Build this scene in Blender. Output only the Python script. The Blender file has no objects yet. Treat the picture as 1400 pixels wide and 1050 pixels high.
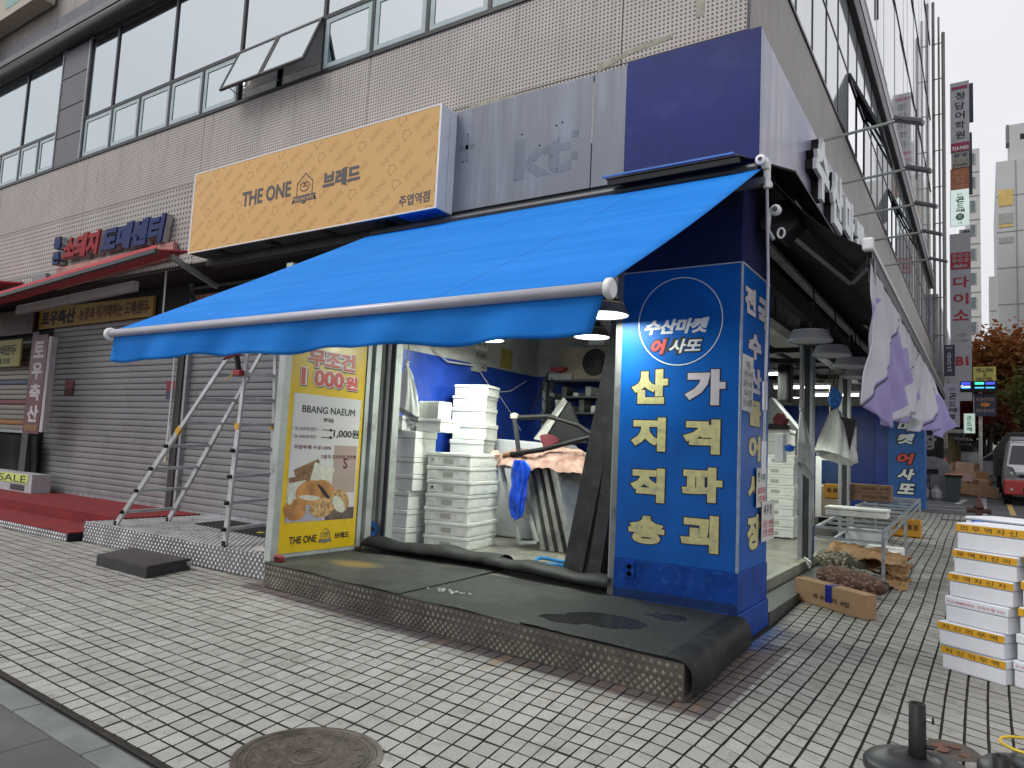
import bpy, bmesh, math, random
from mathutils import Matrix, Vector, noise
random.seed(11)
S = bpy.context.scene
COL = S.collection
PI = math.pi
# ---------------------------------------------------------------- camera
F_PX = 980.865
cd = bpy.data.cameras.new('camera'); cam = bpy.data.objects.new('camera', cd); COL.objects.link(cam)
cd.sensor_width = 36; cd.lens = 36*F_PX/1400; cd.clip_end = 2000; cd.clip_start = .05
R_ = Vector((0.83558908, 0.54725339, 0.04800636)); U_ = Vector((0.00997716, -0.10248994, 0.994684)); W_ = Vector((-0.54926437, 0.83066813, 0.09109951))
M = Matrix((( R_.x, U_.x, -W_.x, 1.81245), (R_.y, U_.y, -W_.y, -6.44328), (R_.z, U_.z, -W_.z, 1.6), (0, 0, 0, 1)))
cam.matrix_world = M
S.camera = cam
# ---------------------------------------------------------------- world, sun, exposure
w = bpy.data.worlds.new('World'); S.world = w; w.use_nodes = True
nt = w.node_tree; nt.nodes.clear()
o_ = nt.nodes.new('ShaderNodeOutputWorld'); bg = nt.nodes.new('ShaderNodeBackground')
sk = nt.nodes.new('ShaderNodeTexSky'); sk.sky_type = 'NISHITA'; sk.sun_disc = False
SUN_EL, SUN_AZ = math.radians(52), math.radians(212)
sk.sun_elevation = SUN_EL; sk.sun_rotation = SUN_AZ; sk.dust_density = 6; sk.air_density = 1
mx = nt.nodes.new('ShaderNodeMix'); mx.data_type = 'RGBA'; mx.inputs[0].default_value = .93
tcw = nt.nodes.new('ShaderNodeTexCoord'); nzw = nt.nodes.new('ShaderNodeTexNoise'); nzw.inputs['Scale'].default_value = 2.2; nzw.inputs['Detail'].default_value = 5
rw = nt.nodes.new('ShaderNodeValToRGB'); rw.color_ramp.elements[0].position = .3; rw.color_ramp.elements[0].color = (4.9, 4.95, 5.15, 1)
rw.color_ramp.elements[1].position = .7; rw.color_ramp.elements[1].color = (5.75, 5.75, 5.95, 1)
nt.links.new(tcw.outputs['Generated'], nzw.inputs['Vector']); nt.links.new(nzw.outputs['Fac'], rw.inputs['Fac'])
nt.links.new(sk.outputs[0], mx.inputs[6]); nt.links.new(rw.outputs[0], mx.inputs[7])
nt.links.new(mx.outputs[2], bg.inputs[0]); bg.inputs[1].default_value = .12; nt.links.new(bg.outputs[0], o_.inputs[0])
sl = bpy.data.lights.new('sun', 'SUN'); sl.energy = 1.3; sl.angle = math.radians(24); sl.color = (1, .975, .94)
so = bpy.data.objects.new('sun', sl); COL.objects.link(so)
so.rotation_euler = (PI/2-SUN_EL, 0, PI-SUN_AZ)
S.view_settings.view_transform = 'Standard'; S.view_settings.look = 'None'; S.view_settings.gamma = 1
S.view_settings.exposure = .50
S.view_settings.use_curve_mapping = False
try:
    S.cycles.max_bounces = 8; S.cycles.transparent_max_bounces = 12
except Exception: pass

# ---------------------------------------------------------------- helpers
def lin(h):
    h = h.lstrip('#'); v = [int(h[i:i+2], 16)/255 for i in (0, 2, 4)]
    return [((c+.055)/1.055)**2.4 if c > .04045 else c/12.92 for c in v]
MATS = {}
class NG:
    def __init__(s, name):
        s.m = bpy.data.materials.new(name); s.m.use_nodes = True; s.t = s.m.node_tree
        s.p = s.t.nodes['Principled BSDF']; s.out = s.t.nodes['Material Output']
    def n(s, typ, **k):
        nd = s.t.nodes.new('ShaderNode'+typ)
        for a, v in k.items():
            if a.startswith('_'): setattr(nd, a[1:], v)
            else:
                key = a.replace('__', ' ')
                key = int(key[1:]) if key[0] == 'i' and key[1:].isdigit() else key
                if hasattr(v, 'is_output') or isinstance(v, bpy.types.NodeSocket): s.t.links.new(v, nd.inputs[key])
                else: nd.inputs[key].default_value = v
        return nd
    def math(s, op, a, b=None, c=None):
        nd = s.t.nodes.new('ShaderNodeMath'); nd.operation = op
        for i, v in enumerate((a, b, c)):
            if v is None: continue
            if isinstance(v, (int, float)): nd.inputs[i].default_value = v
            else: s.t.links.new(v, nd.inputs[i])
        return nd.outputs[0]
    def mix(s, f, a, b):
        nd = s.t.nodes.new('ShaderNodeMix'); nd.data_type = 'RGBA'
        for i, v in ((0, f), (6, a), (7, b)):
            if isinstance(v, bpy.types.NodeSocket): s.t.links.new(v, nd.inputs[i])
            elif isinstance(v, (int, float)): nd.inputs[i].default_value = v
            else: nd.inputs[i].default_value = (*v[:3], 1)
        return nd.outputs[2]
    def pos(s, kind='Position'):
        if kind == 'Object': return s.n('TexCoord').outputs['Object']
        return s.n('NewGeometry').outputs['Position']
    def xyz(s, v):
        nd = s.n('SeparateXYZ', i0=v); return nd.outputs[0], nd.outputs[1], nd.outputs[2]
    def noise(s, v, scale, detail=4, rough=.55):
        return s.n('TexNoise', Vector=v, Scale=scale, Detail=detail, Roughness=rough).outputs['Fac']
    def ramp(s, f, a, b):
        nd = s.n('MapRange', Value=f, From__Min=a, From__Max=b); nd.interpolation_type = 'SMOOTHSTEP'; return nd.outputs[0]
    def col(s, v):
        if isinstance(v, bpy.types.NodeSocket): s.t.links.new(v, s.p.inputs['Base Color'])
        else: s.p.inputs['Base Color'].default_value = (*v[:3], 1)
    def set(s, k, v):
        if isinstance(v, bpy.types.NodeSocket): s.t.links.new(v, s.p.inputs[k])
        else: s.p.inputs[k].default_value = v
    def bump(s, h, strength=.3, dist=.01):
        b = s.n('Bump', Strength=strength, Distance=dist, Height=h); s.t.links.new(b.outputs[0], s.p.inputs['Normal'])
def mat(name, col, rough=.6, metal=0, var=.12, vs=5, bump=.15, bs=60, dirt=None, da=.5, ds=3, emit=None, es=0, coat=0, stretch=None):
    if name in MATS: return MATS[name]
    if isinstance(col, str): col = lin(col)
    g = NG(name); P = g.pos()
    if stretch: P = g.n('Mapping', Vector=P, Scale=stretch).outputs[0]
    f = g.noise(P, vs, 6)
    c = g.mix(g.ramp(f, .3, .7), [x*(1-var) for x in col], [min(1, x*(1+var)) for x in col])
    if dirt:
        d = lin(dirt) if isinstance(dirt, str) else dirt
        f2 = g.noise(P, ds, 8, .65); c = g.mix(g.math('MULTIPLY', g.ramp(f2, .5, .72), da), c, d)
    g.col(c); g.set('Roughness', g.math('ADD', g.math('MULTIPLY', f, .25), rough-.12)); g.set('Metallic', metal)
    if coat > 0: g.set('Coat Weight', coat)
    if coat < 0: g.set('Specular IOR Level', -coat)
    if bump: g.bump(g.noise(P, bs, 3), bump, .004)
    if emit:
        g.set('Emission Color', (*(lin(emit) if isinstance(emit, str) else emit), 1)); g.set('Emission Strength', es)
    MATS[name] = g.m; return g.m

WM = {}
def reg(o, parent=None, local=None):
    L = local if local is not None else Matrix.Identity(4)
    WM[o.name] = (WM[parent.name] @ L) if parent else L
def thing(name, label, cat, loc=(0, 0, 0), rotz=0, group=None):
    o = bpy.data.objects.new(name, None); COL.objects.link(o); o.empty_display_size = .1
    o.location = loc; o.rotation_euler = (0, 0, rotz); o['label'] = label; o['category'] = cat
    if group: o['group'] = group
    reg(o, None, Matrix.Translation(Vector(loc)) @ Matrix.Rotation(rotz, 4, 'Z')); return o
def dup(root, loc, rotz=0, label=None, group=None):
    r = root.copy(); COL.objects.link(r); r.location = loc; r.rotation_euler = (0, 0, rotz)
    if label: r['label'] = label
    if group: r['group'] = group
    def rec(a, b):
        for ch in list(a.children):
            c = ch.copy(); COL.objects.link(c); c.parent = b; rec(ch, c)
    rec(root, r); return r
class MB:
    def __init__(s): s.v = []; s.f = []
    def add(s, vs, fs):
        n = len(s.v); s.v += [tuple(v) for v in vs]; s.f += [tuple(i+n for i in f) for f in fs]; return s
    def box(s, x0, x1, y0, y1, z0, z1, M=None):
        vs = [Vector((x, y, z)) for z in (z0, z1) for y in (y0, y1) for x in (x0, x1)]
        if M is not None: vs = [M @ v for v in vs]
        return s.add(vs, [(0, 2, 3, 1), (4, 5, 7, 6), (0, 1, 5, 4), (2, 6, 7, 3), (0, 4, 6, 2), (1, 3, 7, 5)])
    def bar(s, a, b, w, h=None, up=(0, 0, 1)):
        a, b = Vector(a), Vector(b); h = h or w; d = (b-a).normalized(); up = Vector(up)
        if abs(d.dot(up)) > .98: up = Vector((0, 1, 0)) if abs(d.y) < .9 else Vector((1, 0, 0))
        sx = d.cross(up).normalized(); sy = sx.cross(d)
        vs = [p+sx*i*w/2+sy*j*h/2 for p in (a, b) for i, j in ((-1, -1), (1, -1), (1, 1), (-1, 1))]
        return s.add(vs, [(3, 2, 1, 0), (4, 5, 6, 7), (0, 1, 5, 4), (1, 2, 6, 5), (2, 3, 7, 6), (3, 0, 4, 7)])
    def tube(s, pts, r, n=8, caps=True):
        pts = [Vector(p) for p in pts]; rs = r if isinstance(r, (list, tuple)) else [r]*len(pts); rings = []
        ref = Vector((0, 0, 1))
        for i, p in enumerate(pts):
            d = (pts[min(i+1, len(pts)-1)]-pts[max(i-1, 0)]).normalized()
            if abs(d.dot(ref)) > .95: ref = Vector((1, 0, 0)) if abs(d.x) < .9 else Vector((0, 1, 0))
            a = d.cross(ref).normalized(); b = a.cross(d)
            rings.append([p+(a*math.cos(t*2*PI/n)+b*math.sin(t*2*PI/n))*rs[i] for t in range(n)])
        vs = [v for g in rings for v in g]; fs = []
        for i in range(len(pts)-1):
            for t in range(n):
                u = (t+1) % n; fs.append((i*n+t, i*n+u, (i+1)*n+u, (i+1)*n+t))
        if caps: fs.append(tuple(range(n))[::-1]); fs.append(tuple((len(pts)-1)*n+t for t in range(n)))
        return s.add(vs, fs)
    def lathe(s, prof, n=24, c=(0, 0, 0), M=None):
        c = Vector(c); vs = []; fs = []
        for r, z in prof:
            for t in range(n):
                v = Vector((r*math.cos(t*2*PI/n), r*math.sin(t*2*PI/n), z))
                if M is not None: v = M @ v
                vs.append(v+c)
        for i in range(len(prof)-1):
            for t in range(n):
                u = (t+1) % n; fs.append((i*n+t, i*n+u, (i+1)*n+u, (i+1)*n+t))
        return s.add(vs, fs)
    def prism(s, poly, ext):
        a = [Vector(p) for p in poly]; e = Vector(ext); n = len(a)
        return s.add(a+[p+e for p in a], [tuple(range(n))[::-1], tuple(range(n, 2*n))]+[(i, (i+1) % n, n+(i+1) % n, n+i) for i in range(n)])
    def grid(s, fn, nu, nv):
        vs = [fn(i/nu, j/nv) for j in range(nv+1) for i in range(nu+1)]
        return s.add(vs, [(j*(nu+1)+i, j*(nu+1)+i+1, (j+1)*(nu+1)+i+1, (j+1)*(nu+1)+i) for j in range(nv) for i in range(nu)])
    def mesh(s, name, m, smooth=False):
        me = bpy.data.meshes.new(name); me.from_pydata(s.v, [], s.f); me.update()
        if smooth: me.polygons.foreach_set('use_smooth', [True]*len(me.polygons))
        if m: me.materials.append(m)
        return me
    def build(s, name, m, parent=None, local=False, smooth=False, kind=None, bev=0, solid=0, label=None):
        if parent and not local:
            I = WM[parent.name].inverted(); s.v = [tuple(I @ Vector(v)) for v in s.v]
        me = s.mesh(name, m, smooth); o = bpy.data.objects.new(name, me); COL.objects.link(o)
        if parent: o.parent = parent
        reg(o, parent)
        if kind: o['kind'] = kind
        if label: o['label'] = label
        if solid:
            q = o.modifiers.new('solid', 'SOLIDIFY'); q.thickness = solid; q.offset = 0
        if bev:
            q = o.modifiers.new('bev', 'BEVEL'); q.width = bev; q.segments = 2; q.limit_method = 'ANGLE'; q.angle_limit = math.radians(40)
        return o
def tag(o, label, cat, group=None):
    o['label'] = label; o['category'] = cat
    if group: o['group'] = group
    return o
def bx(name, m, b, parent=None, **k): return MB().box(*b).build(name, m, parent, **k)
# text: returns mesh data fitted into a rectangle; o = lower left corner, ux, uy = directions
_tc = {}
def text_raw(s, off=0, shear=0, spacing=1, ls=1, lay=None):
    key = (s, off, shear, spacing, ls)
    if key in _tc: return _tc[key]
    c = bpy.data.curves.new('t', 'FONT'); c.body = s; c.size = 1; c.resolution_u = 3; c.bevel_depth = off; c.bevel_resolution = 0; c.shear = shear
    c.space_character = spacing; c.space_line = ls; c.align_x = 'CENTER'
    ob = bpy.data.objects.new('t', c); COL.objects.link(ob)
    dg = bpy.context.evaluated_depsgraph_get(); me = bpy.data.meshes.new_from_object(ob.evaluated_get(dg))
    zc = off*.02 if off else 0
    vs = [Vector((v.co.x, v.co.y, v.co.z*.05)) for v in me.vertices]; fs = [tuple(p.vertices) for p in me.polygons if off == 0 or p.center.z > 1e-5]
    bpy.data.objects.remove(ob); bpy.data.curves.remove(c); bpy.data.meshes.remove(me)
    _tc[key] = (vs, fs); return _tc[key]
def text_mb(s, o, ux, uy, wd, ht, lift=0, bold=.02, outline=0, shear=0, spacing=1, ls=1, thick=0, mb=None, keep=False):
    base, _ = text_raw(s, bold, shear, spacing, ls); vs, fs = text_raw(s, bold+outline, shear, spacing, ls)
    x0 = min(v.x for v in base); x1 = max(v.x for v in base); y0 = min(v.y for v in base); y1 = max(v.y for v in base)
    ux, uy, o = Vector(ux).normalized(), Vector(uy).normalized(), Vector(o); n = ux.cross(uy)
    sx, sy = wd/(x1-x0), ht/(y1-y0)
    if keep:
        k = min(sx, sy); o = o+ux*(wd-k*(x1-x0))/2+uy*(ht-k*(y1-y0))/2; sx = sy = k
    mb = mb or MB(); P = [o+ux*(v.x-x0)*sx+uy*(v.y-y0)*sy+n*(lift+v.z*sy*.3) for v in vs]
    if thick:
        cnt = {}
        for f in fs:
            for i in range(len(f)):
                e = (f[i], f[(i+1) % len(f)]); k2 = tuple(sorted(e)); cnt.setdefault(k2, []).append(e)
        N = len(P); P2 = P+[p-n*thick for p in P]; ff = list(fs)
        for k2, es in cnt.items():
            if len(es) == 1: a, b = es[0]; ff.append((b, a, a+N, b+N))
        mb.add(P2, ff)
    else: mb.add(P, fs)
    return mb
def text(s, m, parent, o, ux, uy, wd, ht, name='lettering', **k):
    return text_mb(s, o, ux, uy, wd, ht, **k).build(name, m, parent)
X_, Y_, Z_ = (1, 0, 0), (0, 1, 0), (0, 0, 1)
def gz(y): return 0 if y < 1 else .036*(min(y, 45)-1)

# ---------------------------------------------------------------- materials
white = mat('white_paint', (.72, .73, .74), .5, var=.05)
black = mat('black_metal', (.010, .010, .011), .5, var=.3, coat=-.25)
darkg = mat('dark_grey_metal', (.05, .052, .058), .45, .3, var=.2, dirt='#3a3a38')
alu = mat('brushed_aluminium', (.42, .43, .43), .38, .75, var=.12, vs=3, stretch=(12, 12, 1), bump=.05)
alu_l = mat('pale_frame_aluminium', (.42, .45, .43), .45, .25, var=.1, vs=4, dirt='#5c5a4c', da=.5)
galv = mat('galvanised_steel', (.36, .38, .39), .42, .6, var=.18, vs=9, bump=.05)
steel = mat('stainless_sheet', (.42, .43, .40), .3, .7, var=.25, vs=3, dirt='#6b6a5a', da=.35, bump=.03)
rubber = mat('black_rubber', (.014, .015, .015), .6, var=.25, vs=8, bs=150, bump=.3, dirt=(.055, .055, .05), da=.4, coat=-.25)
styro = mat('white_styrofoam', (.74, .75, .71), .65, var=.04, vs=3, bs=220, bump=.35, dirt=(.5, .49, .42), da=.35, ds=5)
styro_b = mat('cool_white_styrofoam', (.70, .72, .76), .65, var=.03, vs=3, bs=220, bump=.3, dirt=(.5, .5, .5), da=.2, ds=5)
slot = mat('styrofoam_recess_shade', (.40, .40, .35), .8, var=.06)  # darker foam tone standing in for shade inside the handle recess
blue_wall = mat('blue_wall_paint', (.010, .045, .30), .35, var=.18, vs=3, dirt=(.06, .09, .3), da=.3, ds=9, bump=.1)
blue_pan = mat('blue_sign_vinyl', (.006, .115, .46), .38, var=.14, vs=1.5, bump=.04, dirt=(.006, .06, .30), da=.5, ds=2.5, coat=-.22)
blue_base = mat('chipped_blue_paint', (.005, .055, .31), .5, var=.25, vs=5, bump=.5, bs=25, dirt=(.10, .22, .5), da=.28, ds=16, coat=-.2)
navy = mat('navy_panel', (.012, .022, .135), .45, var=.14, vs=1.2, bump=.02, dirt=(.05, .06, .2), da=.35, ds=3, coat=-.2)
navy_d = mat('dark_navy_metal', (.012, .014, .05), .35, var=.2, bump=.02)
plaster = mat('interior_plaster', (.42, .42, .40), .8, var=.08, dirt='#8a8570', da=.4, ds=2)
ceil_m = mat('interior_ceiling', (.50, .51, .49), .8, var=.05)
slate = mat('slate_cladding', (.115, .115, .13), .5, var=.1, vs=2, stretch=(3, 3, .6))
slate_d = mat('dark_cornice', (.022, .023, .025), .45, var=.2)
kt_m = None
def streaky(name, c1, c2, rough=.4, metal=.3, c3=None):
    g = NG(name); P = g.pos(); Q = g.n('Mapping', Vector=P, Scale=(5, 5, .35)).outputs[0]
    f = g.noise(Q, 1.6, 7, .6); f2 = g.noise(P, .9, 3)
    c = g.mix(g.ramp(f, .35, .68), c1, c2)
    if c3: c = g.mix(g.ramp(f2, .45, .65), c, c3)
    g.col(c); g.set('Roughness', rough); g.set('Metallic', metal); g.bump(f, .05, .01); MATS[name] = g.m; return g.m
kt_m = streaky('bare_grey_fascia', (.145, .16, .19), (.205, .23, .275), .38, .25, (.16, .175, .205))
kt_d = streaky('ghost_lettering', (.105, .12, .155), (.145, .165, .205), .45, .2)
lav = streaky('faded_lavender_fascia', (.30, .30, .38), (.42, .42, .47), .35, .2, (.24, .24, .36))
def perforated(name, p, r, base=(.385, .348, .325)):
    g = NG(name); x, y, z = g.xyz(g.pos())
    u = g.math('ADD', x, y)
    def fr(a): return g.math('SUBTRACT', g.math('FRACT', g.math('DIVIDE', a, p)), .5)
    a, b = fr(u), fr(z)
    d = g.math('SQRT', g.math('ADD', g.math('MULTIPLY', a, a), g.math('MULTIPLY', b, b)))
    h = g.ramp(d, r*.75, r*1.15)
    f = g.noise(g.pos(), 1.3, 6)
    c = g.mix(g.ramp(f, .3, .7), [k*.92 for k in base], [k*1.08 for k in base])
    c = g.mix(g.math('MULTIPLY', g.ramp(g.noise(g.pos(), .8, 9, .7), .58, .75), .5), c, (.22, .215, .18))
    st = g.noise(g.n('Mapping', Vector=g.pos(), Scale=(6, 6, .5)).outputs[0], 1.5, 6, .65)
    c = g.mix(g.math('MULTIPLY', g.math('MULTIPLY', g.ramp(st, .50, .68), g.ramp(z, 5.2, 6.8)), .45), c, (.14, .13, .115))
    g.col(g.mix(h, (.03, .028, .027), c)); g.set('Roughness', .55); g.bump(h, .4, .01); MATS[name] = g.m; return g.m
perf = perforated('perforated_panel_fine', .045, .26)
perf2 = perforated('perforated_panel_coarse', .085, .24, (.34, .31, .29))
# glass of the upper windows: half clear, half mirror
def glassy(name, tint, fac, rough=.02):
    g = NG(name); g.t.nodes.remove(g.p)
    tr = g.n('BsdfTransparent', Color=(*tint, 1)); gl = g.n('BsdfGlossy', Color=(.88, .96, 1.0, 1), Roughness=rough)
    lw = g.n('LayerWeight', Blend=.35); f = g.math('ADD', g.math('MULTIPLY', lw.outputs['Fresnel'], 1-fac), fac)
    ms = g.n('MixShader', i0=f); g.t.links.new(tr.outputs[0], ms.inputs[1]); g.t.links.new(gl.outputs[0], ms.inputs[2])
    g.t.links.new(ms.outputs[0], g.out.inputs[0]); MATS[name] = g.m; return g.m
glass_f = glassy('front_window_glass', (.88, .94, .97), .60)
glass_s = glassy('side_window_glass', (.55, .6, .62), .5)
glass_c = glassy('clear_shop_glass', (.9, .95, .93), .06)
sash = mat('frosted_sash', (.34, .42, .44), .25, 0, var=.06, bump=0)
_g = NG('translucent_sheen_pane'); _g.col((.66, .73, .77)); _a = _g.n('BsdfTranslucent', Color=(.70, .78, .82, 1)); _b = _g.n('MixShader', i0=.35); _g.t.links.new(_g.p.outputs[0], _b.inputs[1]); _g.t.links.new(_a.outputs[0], _b.inputs[2]); _g.t.links.new(_b.outputs[0], _g.out.inputs[0]); sheen_pane = _g.m  # pale pane colour carries the reflected brightness of street and sky
dark_in = mat('dark_interior', (.02, .02, .022), .8)
blind_m = mat('window_blind', (.86, .86, .84), .6, var=.05, bump=0)
mull = mat('black_mullion', (.012, .014, .02), .35)
# pavement tiles
def tile_mat():
    g = NG('paving_tile'); P = g.pos(); x, y, z = g.xyz(P)
    wn = g.math('FRACT', g.math('ADD', g.n('NewGeometry').outputs['Random Per Island'], g.n('ObjectInfo').outputs['Random']))
    big = g.noise(P, .9, 5, .6); sp = g.noise(P, 170, 2, .8); mid = g.noise(P, 7, 5, .65)
    c = g.mix(wn, (.295, .287, .262), (.385, .38, .352))
    c = g.mix(g.math('MULTIPLY', g.ramp(big, .45, .65), .5), c, (.29, .285, .255))
    c = g.mix(g.math('MULTIPLY', g.ramp(mid, .50, .72), .6), c, (.17, .16, .125)); c = g.mix(g.math('MULTIPLY', g.ramp(g.noise(P, 2.3, 8, .75), .56, .66), .45), c, (.11, .105, .09))
    c = g.mix(g.math('MULTIPLY', g.ramp(sp, .47, .60), .62), c, (.13, .13, .125))
    # red-brown border course along the shop platform
    e = g.math('ADD', y, g.math('ADD', 1.27, g.math('MULTIPLY', g.math('ADD', x, 4.7), .098)))
    br = g.math('MULTIPLY', g.math('MULTIPLY', g.math('GREATER_THAN', e, -.15), g.math('LESS_THAN', x, .40)), g.math('GREATER_THAN', x, -4.9))
    br = g.math('MULTIPLY', br, g.math('LESS_THAN', y, .3))
    c = g.mix(br, c, g.mix(mid, (.105, .085, .085), (.16, .135, .13)))
    # rust runs below the platform
    rn = g.noise(g.n('Mapping', Vector=P, Scale=(6, 1, 1)).outputs[0], 1.5, 4)
    near = g.math('MULTIPLY', g.ramp(e, -1.0, -.1), g.math('LESS_THAN', x, .3))
    c = g.mix(g.math('MULTIPLY', g.math('MULTIPLY', near, g.ramp(rn, .55, .72)), .55), c, (.30, .17, .06))
    # blue overspray beside the pillar
    bl = g.math('MULTIPLY', g.ramp(x, .34, .0), g.math('MULTIPLY', g.ramp(y, -.15, .1), g.ramp(y, 1.25, .8)))
    c = g.mix(g.math('MULTIPLY', bl, g.math('ADD', .35, mid)), c, (.05, .16, .42))
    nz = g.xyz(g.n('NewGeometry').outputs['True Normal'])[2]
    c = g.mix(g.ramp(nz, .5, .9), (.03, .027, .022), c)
    g.col(c); g.set('Roughness', .75); g.bump(g.math('ADD', sp, mid), .35, .003); return g.m
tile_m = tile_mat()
joint_m = mat('dark_paving_joint', (.018, .016, .013), .95, var=.3, vs=4, dirt=(.07, .035, .012), da=.35, ds=2)
asph = mat('asphalt', (.075, .075, .078), .85, var=.2, vs=2, bump=.5, bs=180, dirt=(.12, .12, .12), da=.4, ds=1.2)
asph_d = mat('dark_paving_slab', (.085, .08, .085), .7, var=.22, vs=1.4, bump=.4, bs=160, dirt=(.04, .04, .045), da=.5, ds=1.5)
granite = mat('granite_kerb', (.135, .15, .145), .7, var=.15, vs=6, bump=.4, bs=200)
granite_l = mat('pale_granite', (.30, .31, .32), .7, var=.15, vs=6, bump=.3, bs=120)
linew = mat('worn_white_line', (.40, .40, .38), .8, var=.2, vs=9, dirt=(.12, .12, .12), da=.7, ds=7)
liney = mat('worn_yellow_line', (.50, .34, .10), .8, var=.2, vs=9)
card = mat('brown_cardboard', (.36, .22, .12), .8, var=.1, vs=3, bump=.1)
card_d = mat('printed_cardboard', (.22, .13, .075), .8, var=.25, vs=8, bump=.1)
ink = mat('black_ink', (.015, .015, .017), .6, var=.1, bump=0)
red_ink = mat('red_ink', (.5, .03, .025), .5, var=.1, bump=0)
cream = mat('cream_lettering', (.66, .60, .28), .45, var=.12, vs=14, bump=0, dirt=(.10, .14, .25), da=.45, ds=11)
pinkw = mat('pale_pink_lettering', (.66, .60, .64), .45, var=.06, bump=0, dirt=(.5, .5, .3), da=.5, ds=6)
whitel = mat('white_lettering', (.74, .76, .78), .4, var=.04, bump=0)
yellow = mat('yellow_vinyl', (.72, .47, .025), .35, var=.05, vs=2, bump=.02)
red_car = mat('red_carpet', (.17, .010, .013), .95, var=.18, vs=3, bump=.5, bs=250)

# ================================================================ GROUND
def prof_sheet(name, m, x0, x1, ys, dz, parent=None, kind='structure', xs=None):
    mb = MB(); xs = xs or [x0, x1]
    vs = [(x, y, gz(y)+dz) for y in ys for x in xs]; n = len(xs)
    mb.add(vs, [(j*n+i, j*n+i+1, (j+1)*n+i+1, (j+1)*n+i) for j in range(len(ys)-1) for i in range(n-1)])
    return mb.build(name, m, parent, kind=kind)
prof_sheet('ground', asph, -400, 400, [-300, -20, 1, 45, 500], -.06)
prof_sheet('street', asph_d, -30, 6, [-16, -3.0], -.034)
def Rx(x):   # drift of the rows: nearly straight in front, turning at the corner
    t = min(1, max(0, (x-.15)/.65)); return -.05*min(x, .15)-(x-.15 if x > .15 else 0)*(.05+.33*t)
KE = -4.385
_xs = [-24, 0, .15]+[.15+.15*i for i in range(1, 20)]; _n = len(_xs)
pav = MB().add([(x, KE+Rx(x), -.010) for x in _xs]+[(x, 1, -.010) for x in _xs]+[(x, 15, gz(15)-.01) for x in _xs], [(i, i+1, _n+i+1, _n+i) for i in range(_n-1)]+[(_n+i, _n+i+1, 2*_n+i+1, 2*_n+i) for i in range(_n-1) if _xs[i] < 2.3]).build('pavement', joint_m, None, kind='structure')
kerb = bpy.data.objects.new('kerb', None); COL.objects.link(kerb); kerb['kind'] = 'structure'; reg(kerb)
stc = bpy.data.objects['street']
def ke(x): return KE+Rx(x)
for i in range(12):
    x0 = -8+i*.86; x1 = x0+.852
    MB().prism([(x0, ke(x0)-.165, -.1), (x1, ke(x1)-.165, -.1), (x1, ke(x1)-.008, -.1), (x0, ke(x0)-.008, -.1)], (0, 0, .082+.003*math.sin(i*7))).build('kerb_stone', granite, kerb, bev=.005)
for i in range(-8, 9):
    for j in range(2):
        x0 = i*1.15-.35*j; x1 = x0+1.14; d0 = -.172-j*.9
        if x0 < -8 or x0 > 1.3: continue
        MB().prism([(x0, ke(x0)+d0-.89, -.09), (x1, ke(x1)+d0-.89, -.09), (x1, ke(x1)+d0, -.09), (x0, ke(x0)+d0, -.09)], (0, 0, .066+random.uniform(-.002, .002))).build('paving_slab', asph_d, stc, bev=.004)
MANC, MANR = Vector((-1.07, -3.79)), .375
def vis(x, y):
    d = Vector((x-1.81245, y+6.44328, -1.6)); zc = d.dot(W_)
    if zc < .3: return False
    return abs(F_PX*d.dot(R_)/zc) < 760 and -560 < F_PX*d.dot(U_)/zc < 560
def sstep(a, b, x): t = min(1, max(0, (x-a)/(b-a))); return t*t*(3-2*t)
YB = [KE]
while YB[-1] < 19: y = YB[-1]; YB.append(y+(.130 if y < -4.0 else .146 if y < -3.55 else .162 if y < -2 else .150))
def P_(xk, yb):  # lattice corner: column xk (its x at y=-1.3), row yb
    y = yb+Rx(xk); x = xk+.175*sstep(.45, -.8, xk)*(max(0, -1.3-y) if y < -2.3 else (max(0, -.3-y)**2)/4)*(1-.25*sstep(-3, -6, xk))
    if xk > .2: x += .008*math.sin(y*1.4+xk*3)
    return x, y
tiles = []
for k in range(-150, 12):
    xa = 1.195+.1255*k; xb = xa+.1255
    for yb0, yb1 in zip(YB, YB[1:]):
        q = [P_(xa, yb0), P_(xb, yb0), P_(xb, yb1), P_(xa, yb1)]; cx = sum(p[0] for p in q)/4; cy = sum(p[1] for p in q)/4
        if cy > 15 or cx > 2.45 or not vis(cx, cy): continue
        if cx < .02 and cy > -.1: continue
        if cx < -4.7 and cy > -.95: continue
        if -4.6 < cx < .08 and cy > -1.15-.09*(cx+4.7): continue
        if (Vector((cx, cy))-MANC).length < MANR-.13: continue
        sd_ = sstep(-.1, .8, cx); lf = sstep(-1.0, -2.6, cx)
        gc = (.0075*(1-lf)+.0045*lf)*(1-sd_)+.0112*sd_; gr = .0115*(1-sd_)+.0080*sd_
        q = [(cx+(px-cx)*(1-gc/.1255), py) for px, py in q]; q = [(px, py+(gr/2 if a < 2 else -gr/2)) for a, (px, py) in enumerate(q)]
        q = [(px+random.uniform(-.0015, .0015), py+random.uniform(-.0015, .0015)) for px, py in q]
        tiles.append(((cx-1.81)**2+(cy+6.44)**2, cx, cy, q))
tiles.sort(); rest = MB(); FT = [(4, 5, 6, 7), (0, 1, 5, 4), (1, 2, 6, 5), (2, 3, 7, 6), (3, 0, 4, 7)]; tcache = {}
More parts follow.
